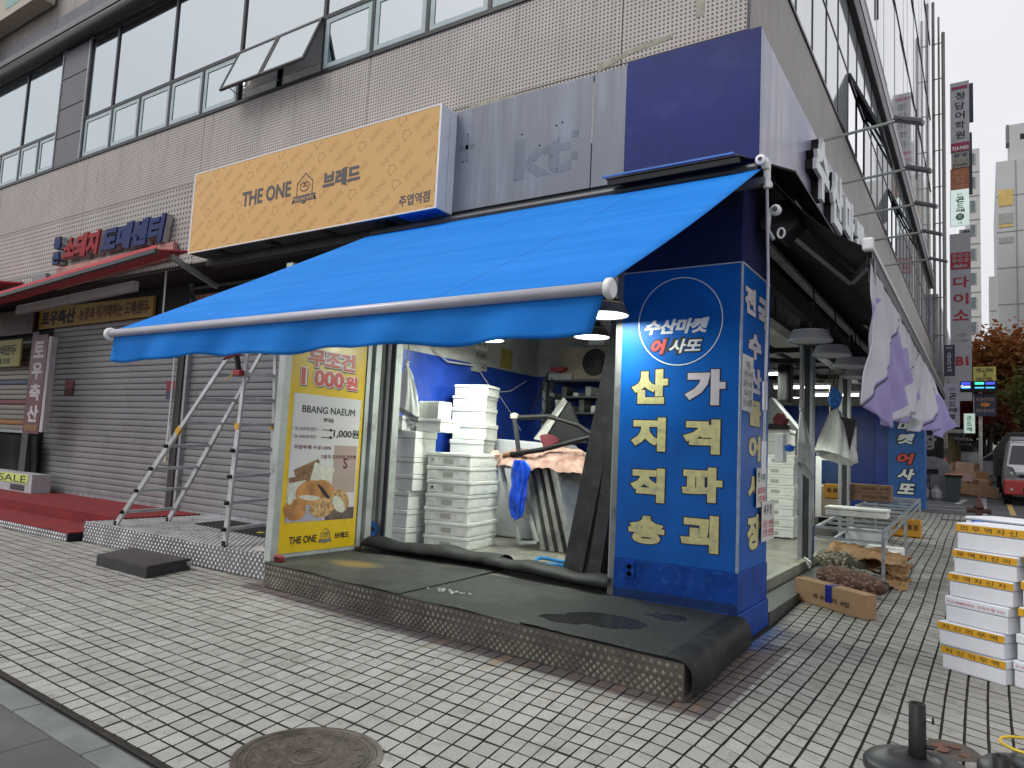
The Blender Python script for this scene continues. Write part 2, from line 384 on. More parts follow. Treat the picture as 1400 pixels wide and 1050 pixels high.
for k, (d, cx, cy, q) in enumerate(tiles):
    z0 = gz(cy)+random.uniform(-.002, .002); tx, ty = random.uniform(-.013, .013), random.uniform(-.013, .013); sl_ = .036 if cy > 1 else 0
    vs = [(px, py, z0-.02) for px, py in q]+[(cx+(px-cx)*.955, cy+(py-cy)*.96, z0+(px-cx)*tx+(py-cy)*(ty+sl_)) for px, py in q]
    if k < 290:
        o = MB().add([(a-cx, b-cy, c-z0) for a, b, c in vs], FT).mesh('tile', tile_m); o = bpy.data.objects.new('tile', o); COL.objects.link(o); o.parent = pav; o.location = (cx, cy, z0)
    else: rest.add(vs, FT)
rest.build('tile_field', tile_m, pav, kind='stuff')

# manhole
man = thing('manhole_cover', 'round rusty brown iron manhole cover set in the front paving', 'manhole cover', (MANC.x, MANC.y, 0))
iron = mat('rusty_cast_iron', (.085, .068, .055), .5, .35, var=.3, vs=12, bump=.3, bs=90, dirt=(.16, .13, .10), da=.5, ds=9)
MB().lathe([(.0, .003), (.325, .003)], 48).build('plate', iron, man, local=True)
MB().lathe([(.375, -.02), (.375, .006), (.345, .009), (.34, .002), (.325, .003)], 64).build('frame', iron, man, local=True)
for r0, r1 in ((.305, .32), (.285, .293), (.085, .10), (.055, .062)):
    MB().lathe([(r1, .003), (r1-.001, .008), (r0+.001, .008), (r0, .003)], 56).build('ring', iron, man, local=True, smooth=True)
emb = MB()
for ring, (rr, nn) in enumerate(((.13, 9), (.18, 13), (.235, 18), (.267, 22))):
    for k in range(nn):
        a = 2*PI*(k+.5*(ring % 2))/nn; cx, cy = rr*math.cos(a), rr*math.sin(a); q = .021 if ring < 3 else .010
        pts = [(cx+q*(1+.1*math.sin(j*5+k))*math.cos(j*PI/3+a), cy+q*math.sin(j*PI/3+a)*.95) for j in range(6)]
        n = len(emb.v); emb.v += [(px, py, .0025) for px, py in pts]+[(cx+(px-cx)*.8, cy+(py-cy)*.8, .008) for px, py in pts]
        emb.f += [(n+j, n+(j+1) % 6, n+6+(j+1) % 6, n+6+j) for j in range(6)]+[tuple(n+6+j for j in range(6))]
emb.build('embossing', iron, man, local=True, kind='stuff')

# ================================================================ PLATFORMS
def studs(mb, o, ux, uy, W, H, p=.05, n_=None, hgt=.005):
    ux, uy, o = Vector(ux), Vector(uy), Vector(o); n_ = ux.cross(uy)
    nx, ny = int(W/p), int(H/p)
    for j in range(ny*2):
        for i in range(nx):
            u = (i+.5+(j % 2)*.5)*W/nx; v = (j+.5)*H/(ny*2)
            if u > W-.012: continue
            c = o+ux*u+uy*v; a, b = p*.30, p*.40
            k = len(mb.v)
            mb.v += [tuple(c-ux*a), tuple(c-uy*b), tuple(c+ux*a), tuple(c+uy*b), tuple(c+n_*hgt-uy*b*.35), tuple(c+n_*hgt+uy*b*.35)]
            mb.f += [(k, k+1, k+4), (k+1, k+2, k+4), (k+2, k+5, k+4), (k+2, k+3, k+5), (k+3, k, k+5), (k, k+4, k+5)]
    return mb
chk = mat('checker_plate', (.19, .19, .20), .4, .55, var=.2, vs=4, bump=.05, dirt=(.10, .09, .08), da=.5, ds=4)
chk_d = mat('grimy_checker_plate', (.10, .09, .075), .5, .35, var=.3, vs=3, bump=.1, dirt=(.06, .05, .045), da=.75, ds=3)
stud_l = mat('checker_stud', (.62, .62, .63), .3, .5, var=.2, vs=6, bump=0)
stud_d = mat('grimy_checker_stud', (.19, .175, .145), .45, .4, var=.5, vs=4, bump=0, dirt=(.08, .07, .06), da=.6, ds=5)
def wobmat():
    g = NG('checkered_mat'); P = g.pos(); x, y, z = g.xyz(P)
    a = g.math('SINE', g.math('MULTIPLY', g.math('ADD', x, y), 190)); b = g.math('SINE', g.math('MULTIPLY', g.math('SUBTRACT', x, y), 190))
    h = g.math('MULTIPLY', a, b); f = g.noise(P, 2.2, 6, .6); f2 = g.noise(P, 30, 4)
    c = g.mix(g.ramp(f, .35, .65), (.036, .039, .034), (.074, .079, .068))
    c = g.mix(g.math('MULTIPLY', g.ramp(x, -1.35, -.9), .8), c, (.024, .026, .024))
    c = g.mix(g.math('MULTIPLY', g.ramp(f2, .55, .75), .5), c, (.18, .18, .16))
    dx = g.math('SUBTRACT', x, -4.0); dy = g.math('SUBTRACT', y, -.62)
    d = g.math('ADD', g.math('MULTIPLY', dx, dx), g.math('MULTIPLY', g.math('MULTIPLY', dy, dy), 3))
    c = g.mix(g.math('MULTIPLY', g.ramp(g.math('ADD', d, g.math('MULTIPLY', f2, .1)), .22, .04), .7), c, (.30, .19, .03))
    # wet patches
    wet = None
    for wx, wy, rr in ((-.75, -1.05, .075), (-.45, -.55, .03), (-1.0, -1.25, .04)):
        ex = g.math('SUBTRACT', x, wx); ey = g.math('SUBTRACT', y, wy)
        dd = g.math('ADD', g.math('MULTIPLY', g.math('MULTIPLY', ex, ex), .5), g.math('MULTIPLY', ey, ey))
        w1 = g.ramp(g.math('ADD', dd, g.math('MULTIPLY', g.noise(P, 6, 4), .06)), rr+.02, rr+.012)
        wet = w1 if wet is None else g.math('MAXIMUM', wet, w1)
    c = g.mix(wet, c, (.012, .013, .012)); g.col(c)
    g.set('Roughness', g.math('SUBTRACT', .55, g.math('MULTIPLY', wet, .42))); g.bump(h, .9, .006); g.set('Specular IOR Level', .3); return g.m
mat_m = wobmat()
A, B = Vector((-4.70, -1.25, 0)), Vector((.15, -1.71, 0)); E1 = (B-A).normalized(); LW = (B-A).length
pf = thing('shop_platform', 'long low grimy checker plate step covered with black rubber mats before the pillar', 'platform')
MB().prism([(A.x, A.y+.01, 0), (B.x, B.y+.01, 0), (.07, -.02, 0), (-1.17, -.02, 0), (-1.17, .52, 0), (-4.70, .52, 0)], (0, 0, .25)).build('plinth', mat('plinth_concrete', (.13, .125, .115), .85), pf)
MB().prism([A, B, B+Vector((0, 0, .125)), A+Vector((0, 0, .125))], Vector((.1, 1, 0))*.008).build('front_plate', chk_d, pf)
MB().prism([A+Vector((0, -.006, .127)), B+Vector((0, -.006, .127)), B+Vector((0, -.006, .248)), A+Vector((0, -.006, .248))], Vector((.1, 1, 0))*.008).build('front_plate', chk_d, pf)
sd = MB(); studs(sd, A+Vector((0, -.001, .004)), E1, (0, 0, 1), LW, .12, .060, hgt=.009); studs(sd, A+Vector((0, -.007, .13)), E1, (0, 0, 1), LW, .115, .060, hgt=.009)
sd.build('plate_studs', stud_d, pf, kind='stuff')
MB().prism([B, (.07, -.02, 0), (.07, -.02, .248), B+Vector((0, 0, .248))], (-.008, 0, 0)).build('side_plate', chk_d, pf)
def ypl(x): return A.y+(x-A.x)*(B.y-A.y)/(B.x-A.x)
def mat_piece(x0, x1, yb, z0, sk=0, lab=None):
    def fn(u, v):
        x = x0+(x1-x0)*u+sk*v; yf = ypl(x)-.012; y = yf+(yb-yf)*v
        z = z0+.004*math.sin(x*9+y*4)*v*(1-v)*2+(.012 if v < .02 else 0)*math.sin(x*6)*.5
        return (x, y, z)
    return MB().grid(fn, 30, 14).build('rubber_mat', mat_m, pf, solid=.006, label=lab)
mat_piece(-4.71, -2.60, .42, .262, -.1, 'greenish grey patterned rubber mat with a yellow stain')
mat_piece(-2.58, -1.16, .02, .258, -.06)
# right hand mat with the rounded fold over the end
def fn(u, v):
    yf = ypl(.1)-.01; yb = -.05; L = 1.45; s_ = u*(L+.42)
    y = yf+(yb-yf)*v+(.03 if v < .5 else 0)*0
    if s_ < L-.12: x, z = -1.22+s_, .268
    else:
        t = s_-(L-.12); r = .10
        if t < r*PI/2: a = t/r; x, z = -1.22+L-.12+r*math.sin(a), .268-r*(1-math.cos(a))
        else: x, z = -1.22+L-.12+r+.01*math.sin(v*7), max(.045, .268-r-(t-r*PI/2))
    x += (.07-.15)*v*(1 if s_ > .9 else 0)*.9
    return (x, ypl(min(x, .15))-.012+(yb-ypl(min(x, .15)))*v, z+.002*math.sin(x*11+y*7))
MB().grid(fn, 48, 16).build('rubber_mat', rubber, pf, smooth=True, solid=.007, label='thick black rubber mat rolled down over the end of the step')
MB().grid(lambda u, v: fn(u*.66, v)[:2]+(fn(u*.66, v)[2]+.0045,), 24, 12).build('mat_surface', mat_m, pf)
# rolled up mat edge along the sill
def roll(x0, x1, y0, y1, r, nm, lab):
    def f2(u, v):
        a = -PI*.55+v*PI*1.45; x = x0+(x1-x0)*u; y = y0+(y1-y0)*u; rr = r*(1+.10*math.sin(u*9+x)+.05*math.sin(u*23))
        return (x+.02*math.sin(v*9), y+rr*math.sin(a)*2.1-.03, .262+rr*.9+rr*math.cos(a)*.95)
    o = MB().grid(f2, 36, 14).build('rubber_roll', rubber, None, smooth=True, solid=.007); tag(o, lab, 'rubber mat', 'rolled mats along the shop sill'); return o
roll(-4.62, -2.70, .30, .44, .088, 'r', 'curled black rubber mat roll lying along the sill below the white fish boxes')
roll(-2.86, -1.22, .40, .12, .078, 'r', 'curled black rubber mat roll lying along the sill beside the blue pillar')
bits = MB()
for i in range(26):
    x, y = -2.35+random.gauss(0, .10), -1.05+random.gauss(0, .04); bits.box(x, x+random.uniform(.01, .03), y, y+random.uniform(.005, .02), .268, .272+random.uniform(0, .006))
tag(bits.build('styrofoam_crumbs', styro), 'crumbs of white styrofoam scattered on the rubber mat', 'litter')
# bakery platform
pb = thing('bakery_platform', 'bright silver checker plate platform under the ladder', 'platform')
bx('plinth', mat('plinth_concrete', (.1, .1, .1)), (-8.98, -4.72, -1.04, .8, 0, .27), pb)
bx('front_plate', chk, (-8.98, -6.55, -1.05, -1.042, 0, .278), pb); bx('front_plate', chk, (-6.545, -4.72, -1.052, -1.042, .012, .278), pb)
bx('top_plate', chk, (-8.98, -4.72, -1.05, .8, .272, .28), pb); bx('end_plate', chk, (-8.99, -8.981, -1.05, .8, 0, .28), pb)
sd = MB(); studs(sd, (-8.98, -1.053, .005), X_, Z_, 4.26, .27, .075, hgt=.012); studs(sd, (-8.98, -1.05, .2805), X_, Y_, 4.26, 1.8, .085, hgt=.009); sd.build('plate_studs', stud_l, pb, kind='stuff')
# red carpet steps
rc = thing('carpeted_steps', 'two low red carpet steps with silver checker plate edge at the far left', 'steps')
bx('lower_tread', red_car, (-19, -9.02, -1.24, -.55, .118, .135), rc); bx('upper_riser', red_car, (-19, -9.02, -.56, -.545, .135, .285), rc, bev=.01)
bx('upper_tread', red_car, (-19, -8.99, -.56, .82, .285, .302), rc, bev=.008)
bx('lower_plate', chk, (-19, -9.02, -1.25, -1.242, 0, .118), rc); bx('step_core', black, (-19, -9.03, -1.24, .8, 0, .117), rc)
sd = MB(); studs(sd, (-14, -1.253, .004), X_, Z_, 4.98, .11, .075, hgt=.012); sd.build('plate_studs', stud_l, rc, kind='stuff')
# black step box in front
sb = thing('step_box', 'loose low black checker plate step box standing on the paving in front of the ladder', 'step', (-6.55, -1.56, 0), 0)
MB().prism([(-7.0, -1.86, 0), (-5.88, -1.89, 0), (-6.1, -1.22, 0), (-7.3, -1.26, 0)], (0, 0, .125)).build('box_body', mat('black_step_plate', (.035, .035, .038), .4, .3, var=.2), sb, bev=.006)
MB().prism([(-6.99, -1.85, .127), (-5.89, -1.88, .127), (-6.11, -1.23, .127), (-7.28, -1.27, .127)], (0, 0, .004)).build('top_plate', mat('brown_step_top', (.075, .06, .058), .38, .4, var=.2), sb)
bx('hinge', galv, (-6.08, -6.0, -1.3, -1.27, .06, .1), sb)

# ================================================================ MAIN BUILDING
bld = thing('commercial_building', 'large grey commercial block with perforated wall panels and long window bands', 'building')
# cladding panels of the front
SE = [-16+.07, -12.27, -8.61, -4.95, -1.29, -.002]; SE = [-23.25, -19.59]+SE
for i in range(len(SE)-1):
    a, b = SE[i]+.004, SE[i+1]-.004
    bx('wall_panel', perf, (a, b, 0, .05, 5.625, 6.70), bld, bev=.004)
    bx('wall_panel', perf2 if b < -8 else perf, (a, b, 0, .05, 4.28, 5.615), bld, bev=.004)
bx('corner_joint', mull, (-.006, .02, .005, .05, 4.3, 6.7), bld)
bx('wall_core', dark_in, (-24, -.04, .06, .3, 4.32, 6.7), bld)
# stains / filler on the cladding (real patches, slightly proud)
fil = mat('filler_patch', (.30, .285, .23), .8, var=.2, vs=12)
for pts in ([(-3.25, 5.62), (-2.9, 5.63), (-2.35, 5.60), (-1.9, 5.57), (-1.92, 5.51), (-2.5, 5.53), (-3.22, 5.545)], [(-1.55, 5.60), (-1.2, 5.70), (-.75, 5.74), (-.72, 5.80), (-1.1, 5.77), (-1.56, 5.68)], [(-.50, 5.88), (-.42, 5.9), (-.42, 6.4), (-.47, 6.6), (-.52, 6.3)]):
    MB().prism([(x, -.0015, z) for x, z in pts][::-1], (0, -.0015, 0)).build('filler_patch', fil, bld)
# window band, front
bx('sill', mull, (-24, .02, -.02, .06, 6.70, 6.745), bld)
def window(x0, x1, z0, z1, small):
    fr = MB(); t = .028
    fr.box(x0, x1, .0, .06, z0, z0+t).box(x0, x1, .0, .06, z1-t, z1).box(x0, x0+t, .0, .06, z0+t, z1-t).box(x1-t, x1, .0, .06, z0+t, z1-t)
    f = fr.build('window', mull, bld)
    if small:
        s = MB(); q = .075; a, b, c, d = x0+t, x1-t, z0+t, z1-t
        s.box(a, b, .012, .022, c, c+q).box(a, b, .012, .022, d-q, d).box(a, a+q, .012, .022, c+q, d-q).box(b-q, b, .012, .022, c+q, d-q)
        s.build('sash', sash, f)
    MB().box(x0+t, x1-t, .024, .030, z0+t, z1-t).build('pane', glass_f, f)
SM = [-16.2, -15.27, -14.43, -13.68]
for a, b in zip(SM, SM[1:]): window(a, b, 6.745, 7.50, True)
for a, b in ((-19.2, -17.2), (-17.2, -15.27), (-15.27, -13.68)): window(a, b, 7.50, 9.16, False)
SM = [-12.6, -11.58, -10.65, -9.70, -8.76, -7.82]+[-5.92+.965*k for k in range(7)]
for a, b in list(zip(SM[:5], SM[1:6]))+list(zip(SM[6:], SM[7:])): window(a, min(b, -.02), 6.745, 7.55, True)
BG_ = [-12.6, -11.62, -9.72, -7.80, -5.92, -3.99, -2.06, -.02]
for a, b in zip(BG_, BG_[1:]): window(a, b, 7.55, 9.16, False)
# two top-hung windows standing open
for k, (a, b) in enumerate(((-7.82, -6.87), (-6.87, -5.92))):
    f = bx('open_window', mull, (a, a+.03, 0, .08, 6.745, 7.55), bld, label='top hung window standing open')
    Mx = Matrix.Translation((0, -.01, 7.54)) @ Matrix.Rotation(math.radians(-21), 4, 'X'); q = MB()
    H_ = .80; x0, x1 = a+.01, b-.01
    q.box(x0, x1, -.02, .02, -H_, -H_+.035, Mx).box(x0, x1, -.02, .02, -.035, 0, Mx).box(x0, x0+.035, -.02, .02, -H_+.035, -.035, Mx).box(x1-.035, x1, -.02, .02, -H_+.035, -.035, Mx)
    q.build('sash_frame', darkg, f)
    MB().box(x0+.035, x1-.035, -.006, .004, -H_+.035, -.035, Mx).build('pane', sheen_pane, f)
    MB().bar((x0+.02, .02, 6.85), (x0+.02, -.24, 6.93), .012).build('stay', galv, f)
bx('open_window_post', galv, (-6.90, -6.84, .0, .05, 6.745, 7.5), bld)
# blinds and dim room behind
def blinds(x0, x1, z0, z1, y=.12, p=.075):
    mb = MB(); z = z0
    while z < z1: mb.add([(x0, y, z), (x1, y, z), (x1, y+.035, z+p*.75), (x0, y+.035, z+p*.75)], [(0, 1, 2, 3)]); z += p
    return mb
for a, b in ((-11.3, -9.75), (-9.68, -7.84), (-12.5, -11.4)): blinds(a, b, 6.8, 9.1).build('blind', blind_m, bld, kind='stuff')
for a, b in ((-19, -13.7),): blinds(a, b, 6.8, 9.1, .14).build('blind', blind_m, bld, kind='stuff')
for a, b in ((-7.76, -5.95), (-5.89, -4.0), (-3.95, -.1)): bx('roller_blind', mat('roller_blind', (.50, .44, .41), .8, var=.06), (a, b, .14, .15, 7.0, 9.1), bld)
for a, b in ((-5.89, -4.0), (-3.95, -.1)): bx('roller_blind', mat('roller_blind', (.5, .44, .41)), (a, b, .14, .15, 6.8, 6.99), bld)
room = mat('upper_room_wall', (.16, .17, .18), .9)
bx('room_back', mat('office_wall', (.45, .46, .46), .9), (-24, -.3, .9, 1.0, 6.7, 9.2), bld); bx('room_ceiling', mat('office_wall', (.4, .4, .4)), (-24, -.3, .06, .9, 9.2, 9.25), bld); bx('room_floor', dark_in, (-24, -.3, .3, .9, 6.6, 6.7), bld); 
lampm = mat('fluorescent_tube', (1, 1, .95), .5, bump=0, emit=(1, 1, .9), es=5)
for cx, cz in ((-10.05, 7.88), (-8.72, 8.10), (-8.05, 7.18)):
    for k in range(3): MB().bar((cx+k*.12-.05, .105, cz-.045+k*.0-.03*k), (cx+k*.12+.04, .105, cz+.03-.03*k), .018).build('tube_light', lampm, bld)
for x in (-17, -10.5, -4.5):
    l = bpy.data.lights.new('office_light', 'AREA'); l.shape = 'RECTANGLE'; l.size = 3; l.size_y = .3; l.energy = 25; lo = bpy.data.objects.new('office_light', l); COL.objects.link(lo); lo.location = (x, .55, 9.1)
# slate panels between the window groups
for z0, z1 in ((6.75, 7.32), (7.33, 7.93), (7.94, 8.56), (8.57, 9.16)): bx('slate_panel', slate, (-13.64, -12.64, -.012, .03, z0, z1-.01), bld, bev=.004)
bx('window_edge', galv, (-13.68, -13.65, -.03, .04, 6.74, 9.2), bld); bx('window_edge', galv, (-12.63, -12.6, -.03, .04, 6.74, 9.2), bld)
# cornice and upper storey
MB().tube([(-24, -.10, 9.30), (.14, -.10, 9.30)], .14, 10).build('cornice', slate_d, bld, smooth=True)
bx('cornice_flashing', mat('flashing', (.16, .165, .17), .5), (-24, .17, -.20, .0, 9.44, 9.56), bld)
x = -24.0
while x < 0:
    bx('slate_panel', slate, (x, min(x+1.42, .1), -.10, 0, 9.57, 9.93), bld, bev=.004); x += 1.43
x = -24.0
while x < 0:
    bx('wall_panel', perf, (x, min(x+3.65, .02), -.02, .05, 9.95, 12.5), bld); x += 3.66
bx('upper_glass', glass_s, (-24, .0, 0, .03, 12.5, 25), bld); bx('upper_core', room, (-24, -.3, .3, .5, 9.3, 25), bld)
# high sign corner at the far left
hs = thing('upper_floor_sign', 'beige and turquoise sign strip high on the left of the facade', 'sign', (-16, -.3, 10.3))
MB().box(-22, -14.2, -.40, -.08, 10.32, 10.95).build('sign_box', mat('beige_sign', (.38, .34, .27), .5), hs)
for a, b in ((-16.9, -16.1), (-15.7, -14.4)): bx('turquoise_patch', mat('turquoise_print', (.20, .36, .33), .5), (a, b, -.405, -.40, 10.5, 10.88), hs)
es_ = thing('projecting_sign', 'small dark box sign with pink face at the far upper left edge', 'sign', (-17.0, -.8, 9.9))
bx('box', black, (-17.7, -16.85, -.62, -.45, 9.95, 10.7), es_); bx('face', mat('pink_face', (.45, .12, .22), .4), (-17.7, -16.88, -.626, -.62, 9.98, 10.67), es_)
# side elevation
Y = 0.05
while Y < 28:
    y1 = min(Y+3.6, 28); bx('wall_panel', perf, (-.05, 0, Y, y1-.008, 5.52, 6.83), bld, bev=.004); Y += 3.6
bx('sill', mull, (-.06, .02, .05, 28, 6.83, 6.875), bld)
side_ref = NG('side_glazing'); 
side_ref.col(lin('#aab0b4')); side_ref.set('Roughness', .06); side_ref.set('IOR', 1.9); side_ref.set('Coat Weight', .6)
_P = side_ref.pos(); _f = side_ref.noise(side_ref.n('Mapping', Vector=_P, Scale=(1, 2.5, .4)).outputs[0], 1.2, 5)
side_ref.col(side_ref.mix(side_ref.ramp(_f, .35, .65), (.46, .49, .505), (.62, .64, .65))); side_g = side_ref.m
Y = .08; k = 0
while Y < 28:
    y1 = min(Y+.97, 28)
    f = MB().box(-.03, .004, Y-.008, Y+.008, 6.875, 9.2).build('side_window', mull, bld)
    if k in (6, 7, 12, 13):
        Mx = Matrix.Translation((.01, 0, 8.05)) @ Matrix.Rotation(math.radians(-24), 4, 'Y'); q = MB()
        q.box(-.02, .02, Y+.02, y1-.02, -1.1, -1.05, Mx).box(-.02, .02, Y+.02, Y+.06, -1.05, 0, Mx).box(-.02, .02, y1-.06, y1-.02, -1.05, 0, Mx)
        q.build('sash_frame', darkg, f)
        MB().box(-.004, .004, Y+.06, y1-.06, -1.05, 0, Mx).build('pane', glass_s, f)
    else: MB().box(-.02, -.008, Y+.012, y1-.012, 6.875, 8.05).build('pane', side_g, f)
    MB().box(-.02, -.008, Y+.012, y1-.012, 8.07, 9.2).build('pane', side_g, f)
    Y += .97; k += 1
bx('side_transom', mull, (-.03, .002, .08, 28, 8.048, 8.072), bld)
bx('side_room', room, (-.9, -.8, .5, 28, 6.8, 9.3), bld)
bx('side_cornice', slate_d, (-.05, .10, -.02, 28, 9.2, 9.55), bld, bev=.03); bx('side_cornice_strip', mat('pale_strip', (.34, .35, .36), .4), (-.05, .11, -.02, 28, 9.56, 9.80), bld)
bx('side_cornice', slate_d, (-.05, .06, 0, 11, 9.81, 10.2), bld); bx('side_slate', slate, (-.05, .05, 11, 28, 9.81, 10.2), bld)
Y = 0
while Y < 28:
    y1 = min(Y+1.2, 28)
    for z0, z1 in ((10.21, 13.4), (13.43, 16.6), (16.63, 20.0), (20.03, 24.0)):
        if z1 < 30: bx('side_glass_panel', side_g, (-.03, .0+.006*((int(Y)+int(z0)) % 3), Y+.012, y1-.012, z0, z1), bld)
    Y += 1.2
for z in (13.415, 16.615, 20.015): bx('side_transom', mull, (-.04, .03, 0, 28, z-.012, z+.012), bld)
bx('side_core', dark_in, (-.4, -.05, .3, 28, 9.3, 24), bld)
for y0, z0 in ((9.5, 11.0), (20.0, 11.2)): bx('raised_frame', darkg, (.01, .04, y0, y0+.08, z0, z0+2.4), bld)
bx('roof', slate_d, (-24, .1, -.1, 28, 24.0, 24.4), bld)
# pipes and air conditioner brackets at the far end of the side elevation
pm = mat('weathered_conduit', (.28, .27, .24), .6, .2, var=.3, vs=3, dirt=(.08, .07, .06), da=.6)
for k, (x, r) in enumerate(((.12, .06), (.33, .04), (.50, .07))):
    tag(MB().tube([(x, 28.1-.1*k, 2.5), (x, 28.1-.1*k, 22-.8*k)], r, 8).build('service_pipe', pm), ['thick grey service pipe nearest the glass at the far end of the side wall', 'thin pipe second from the glass at the far end of the side wall', 'wide pale duct running up behind the hanging signs', 'outermost thin pipe behind the hanging signs at the far end'][k], 'pipe')
bk = MB()
for k in range(11):
    z = 4.0+k*1.6; bk.box(.12, .52, 28.0, 28.04, z, z+.03)
    pass
tag(bk.build('pipe_brackets', mat('bracket_steel', (.10, .09, .08), .6), kind='stuff'), 'thin dark steel brackets stacked up the end of the side wall', 'brackets')

# ---------------- shop fascias
fas = thing('shop_fascia', 'bare grey metal fascia with ghost letter marks and navy corner panel', 'fascia')
bx('grey_panel', kt_m, (-3.30, -1.51, -.17, 0, 4.28, 5.485), fas, bev=.003); bx('grey_panel', kt_m, (-1.50, -1.137, -.168, 0, 4.28, 5.49), fas, bev=.003)
bx('seam_sealant', mat('old_sealant', (.35, .34, .29), .8, var=.3, vs=30), (-1.512, -1.498, -.1695, -.1, 4.75, 5.40), fas)
bx('blue_panel', navy, (-1.135, .17, -.172, 0, 4.28, 5.51), fas, bev=.004)
bx('side_panel', lav, (.0, .169, .002, 2.75, 4.28, 5.50), fas, bev=.003)
Y = 2.76
while Y < 24: bx('side_panel', lav, (.0, .168, Y, min(Y+2.7, 24), 4.30, 5.50), fas, bev=.003); Y += 2.71
bx('side_return', lav, (.1695, .171, -.165, .0, 4.285, 5.505), fas)
text('kt', kt_d, fas, (-2.44, -.1715, 4.50), X_, Z_, .70, .47, name='ghost_letter', bold=.03)
gm = MB(); gm.box(-3.13, -3.09, -.172, -.1712, 4.85, 5.15).box(-3.22, -3.0, -.172, -.1712, 5.0, 5.05).box(-1.74, -1.66, -.172, -.1712, 4.86, 4.93).box(-1.74, -1.66, -.172, -.1712, 4.62, 4.70)
gm.build('ghost_mark', kt_d, fas)
for (x, z) in ((-3.11, 5.18), (-3.16, 4.86), (-3.1, 4.86), (-2.36, 5.02), (-2.42, 4.52), (-2.13, 4.85), (-2.2, 4.7), (-1.93, 5.03), (-1.86, 5.05), (-1.95, 4.85), (-1.97, 4.7), (-1.9, 4.55)):
    MB().lathe([(0, 0), (.009, 0), (.009, .004)], 8, (x, -.170, z), Matrix.Rotation(PI/2, 4, 'X')).build('rivet_hole', black, fas)
# brush letters in relief on the side fascia
for k, (ch, y, z, h) in enumerate((('수', 1.75, 4.62, .72), ('산', 2.75, 4.58, .72), ('마', 3.75, 4.58, .70), ('켓', 4.75, 4.56, .70))):
    r = thing('raised_letter', ['large white raised letter on the side fascia, nearest the corner', 'second white raised letter from the corner on the side fascia', 'third white raised letter from the corner on the side fascia', 'farthest white raised letter on the side fascia beside the awning bar'][k], 'letter', (.2, y, z))
    text(ch, whitel, r, (.292, y, z), Y_, Z_, .8, h, bold=.05, thick=.04); text(ch, black, r, (.25, y, z), Y_, Z_, .8, h, name='letter_side', bold=.04, thick=.08)
bx('side_soffit', blk if 0 else MATS['black_metal'], (-.42, .169, .0, 24, 4.235, 4.275), bld); bx('side_closure', MATS['black_metal'], (-.40, -.36, 1.0, 16, 3.98, 4.235), bld)
# dark corner post above the pillar + pillar
pil = thing('corner_pillar', 'blue corner pillar of the fish market with big yellow and white Korean lettering', 'pillar')
bx('upper_post', navy_d, (-1.16, -.02, .01, .95, 3.40, 4.28), pil); bx('upper_post_side', streaky('purple_blue_side', (.03, .032, .12), (.06, .062, .17), .35, .2), (-.0205, .0, .012, .96, 3.41, 4.27), pil)
bx('front_panel', blue_pan, (-1.17, -.012, 0, .3, .62, 3.40), pil, bev=.004); bx('side_panel', blue_pan, (-.3, .0, .012, 1.0, .62, 3.395), pil, bev=.004)
MB().tube([(-.004, .002, .62), (-.006, .002, 3.4)], .014, 6).build('corner_trim', mat('worn_corner_trim', (.30, .36, .45), .5, var=.2, vs=9), pil)
bx('base_block', blue_base, (-1.175, .006, -.005, 1.02, .27, .618), pil, bev=.008)
bx('base_plinth', blue_base, (-.85, .02, -.02, 1.03, 0, .268), pil, bev=.01); bx('skirting_plate', chk_d, (-1.17, .0, -.012, -.006, .262, .34), pil)
MB().prism([(-1.17, -.011, .262), (.008, -.011, .262), (.008, -.011, .35), (-1.17, -.011, .345)], (0, -.003, 0)).build('skirting_plate', mat('blue_checker_skirting', (.01, .04, .16), .4, .4, bump=.8, bs=60), pil)
bx('top_trim', mat('white_edge_trim', (.5, .52, .56), .5), (-1.17, .004, -.006, -.001, 3.392, 3.402), pil); bx('top_trim', mat('white_edge_trim', (.5, .5, .5)), (.001, .006, 0, 1.0, 3.385, 3.40), pil)
yb = -.0022
def glyph(ch, m, o, ux, uy, w_, h_, bold=.062, out=.030):
    n_ = Vector(ux).cross(Vector(uy))
    t = text(ch, ink, pil, o, ux, uy, w_, h_, name='letter_outline', bold=bold, outline=out, lift=.0008); text(ch, m, pil, o, ux, uy, w_, h_, name='letter', bold=bold, lift=.0024)
FR = [('산', cream, -1.05, 2.10, .37, .33), ('지', cream, -1.04, 1.65, .35, .32), ('직', cream, -1.03, 1.17, .345, .32), ('송', cream, -1.035, .78, .36, .26),
      ('가', pinkw, -.515, 2.09, .38, .33), ('격', cream, -.52, 1.645, .345, .315), ('파', cream, -.52, 1.21, .375, .315), ('괴', cream, -.52, .765, .35, .33)]
for ch, m, x, z, w_, h_ in FR: glyph(ch, m, (x, -.001, z), X_, Z_, w_, h_)
SD = [('전', pinkw, .07, 2.96, .38, .26), ('국', pinkw, .53, 2.90, .36, .30), ('수', pinkw, .22, 2.56, .46, .24), ('산', pinkw, .24, 2.24, .46, .24), ('물', cream, .26, 1.93, .44, .24), ('어', cream, .28, 1.60, .42, .24), ('시', cream, .28, 1.24, .42, .24), ('장', cream, .28, .78, .46, .32)]
for ch, m, y, z, w_, h_ in SD: glyph(ch, m, (.001, y, z), Y_, Z_, w_, h_)
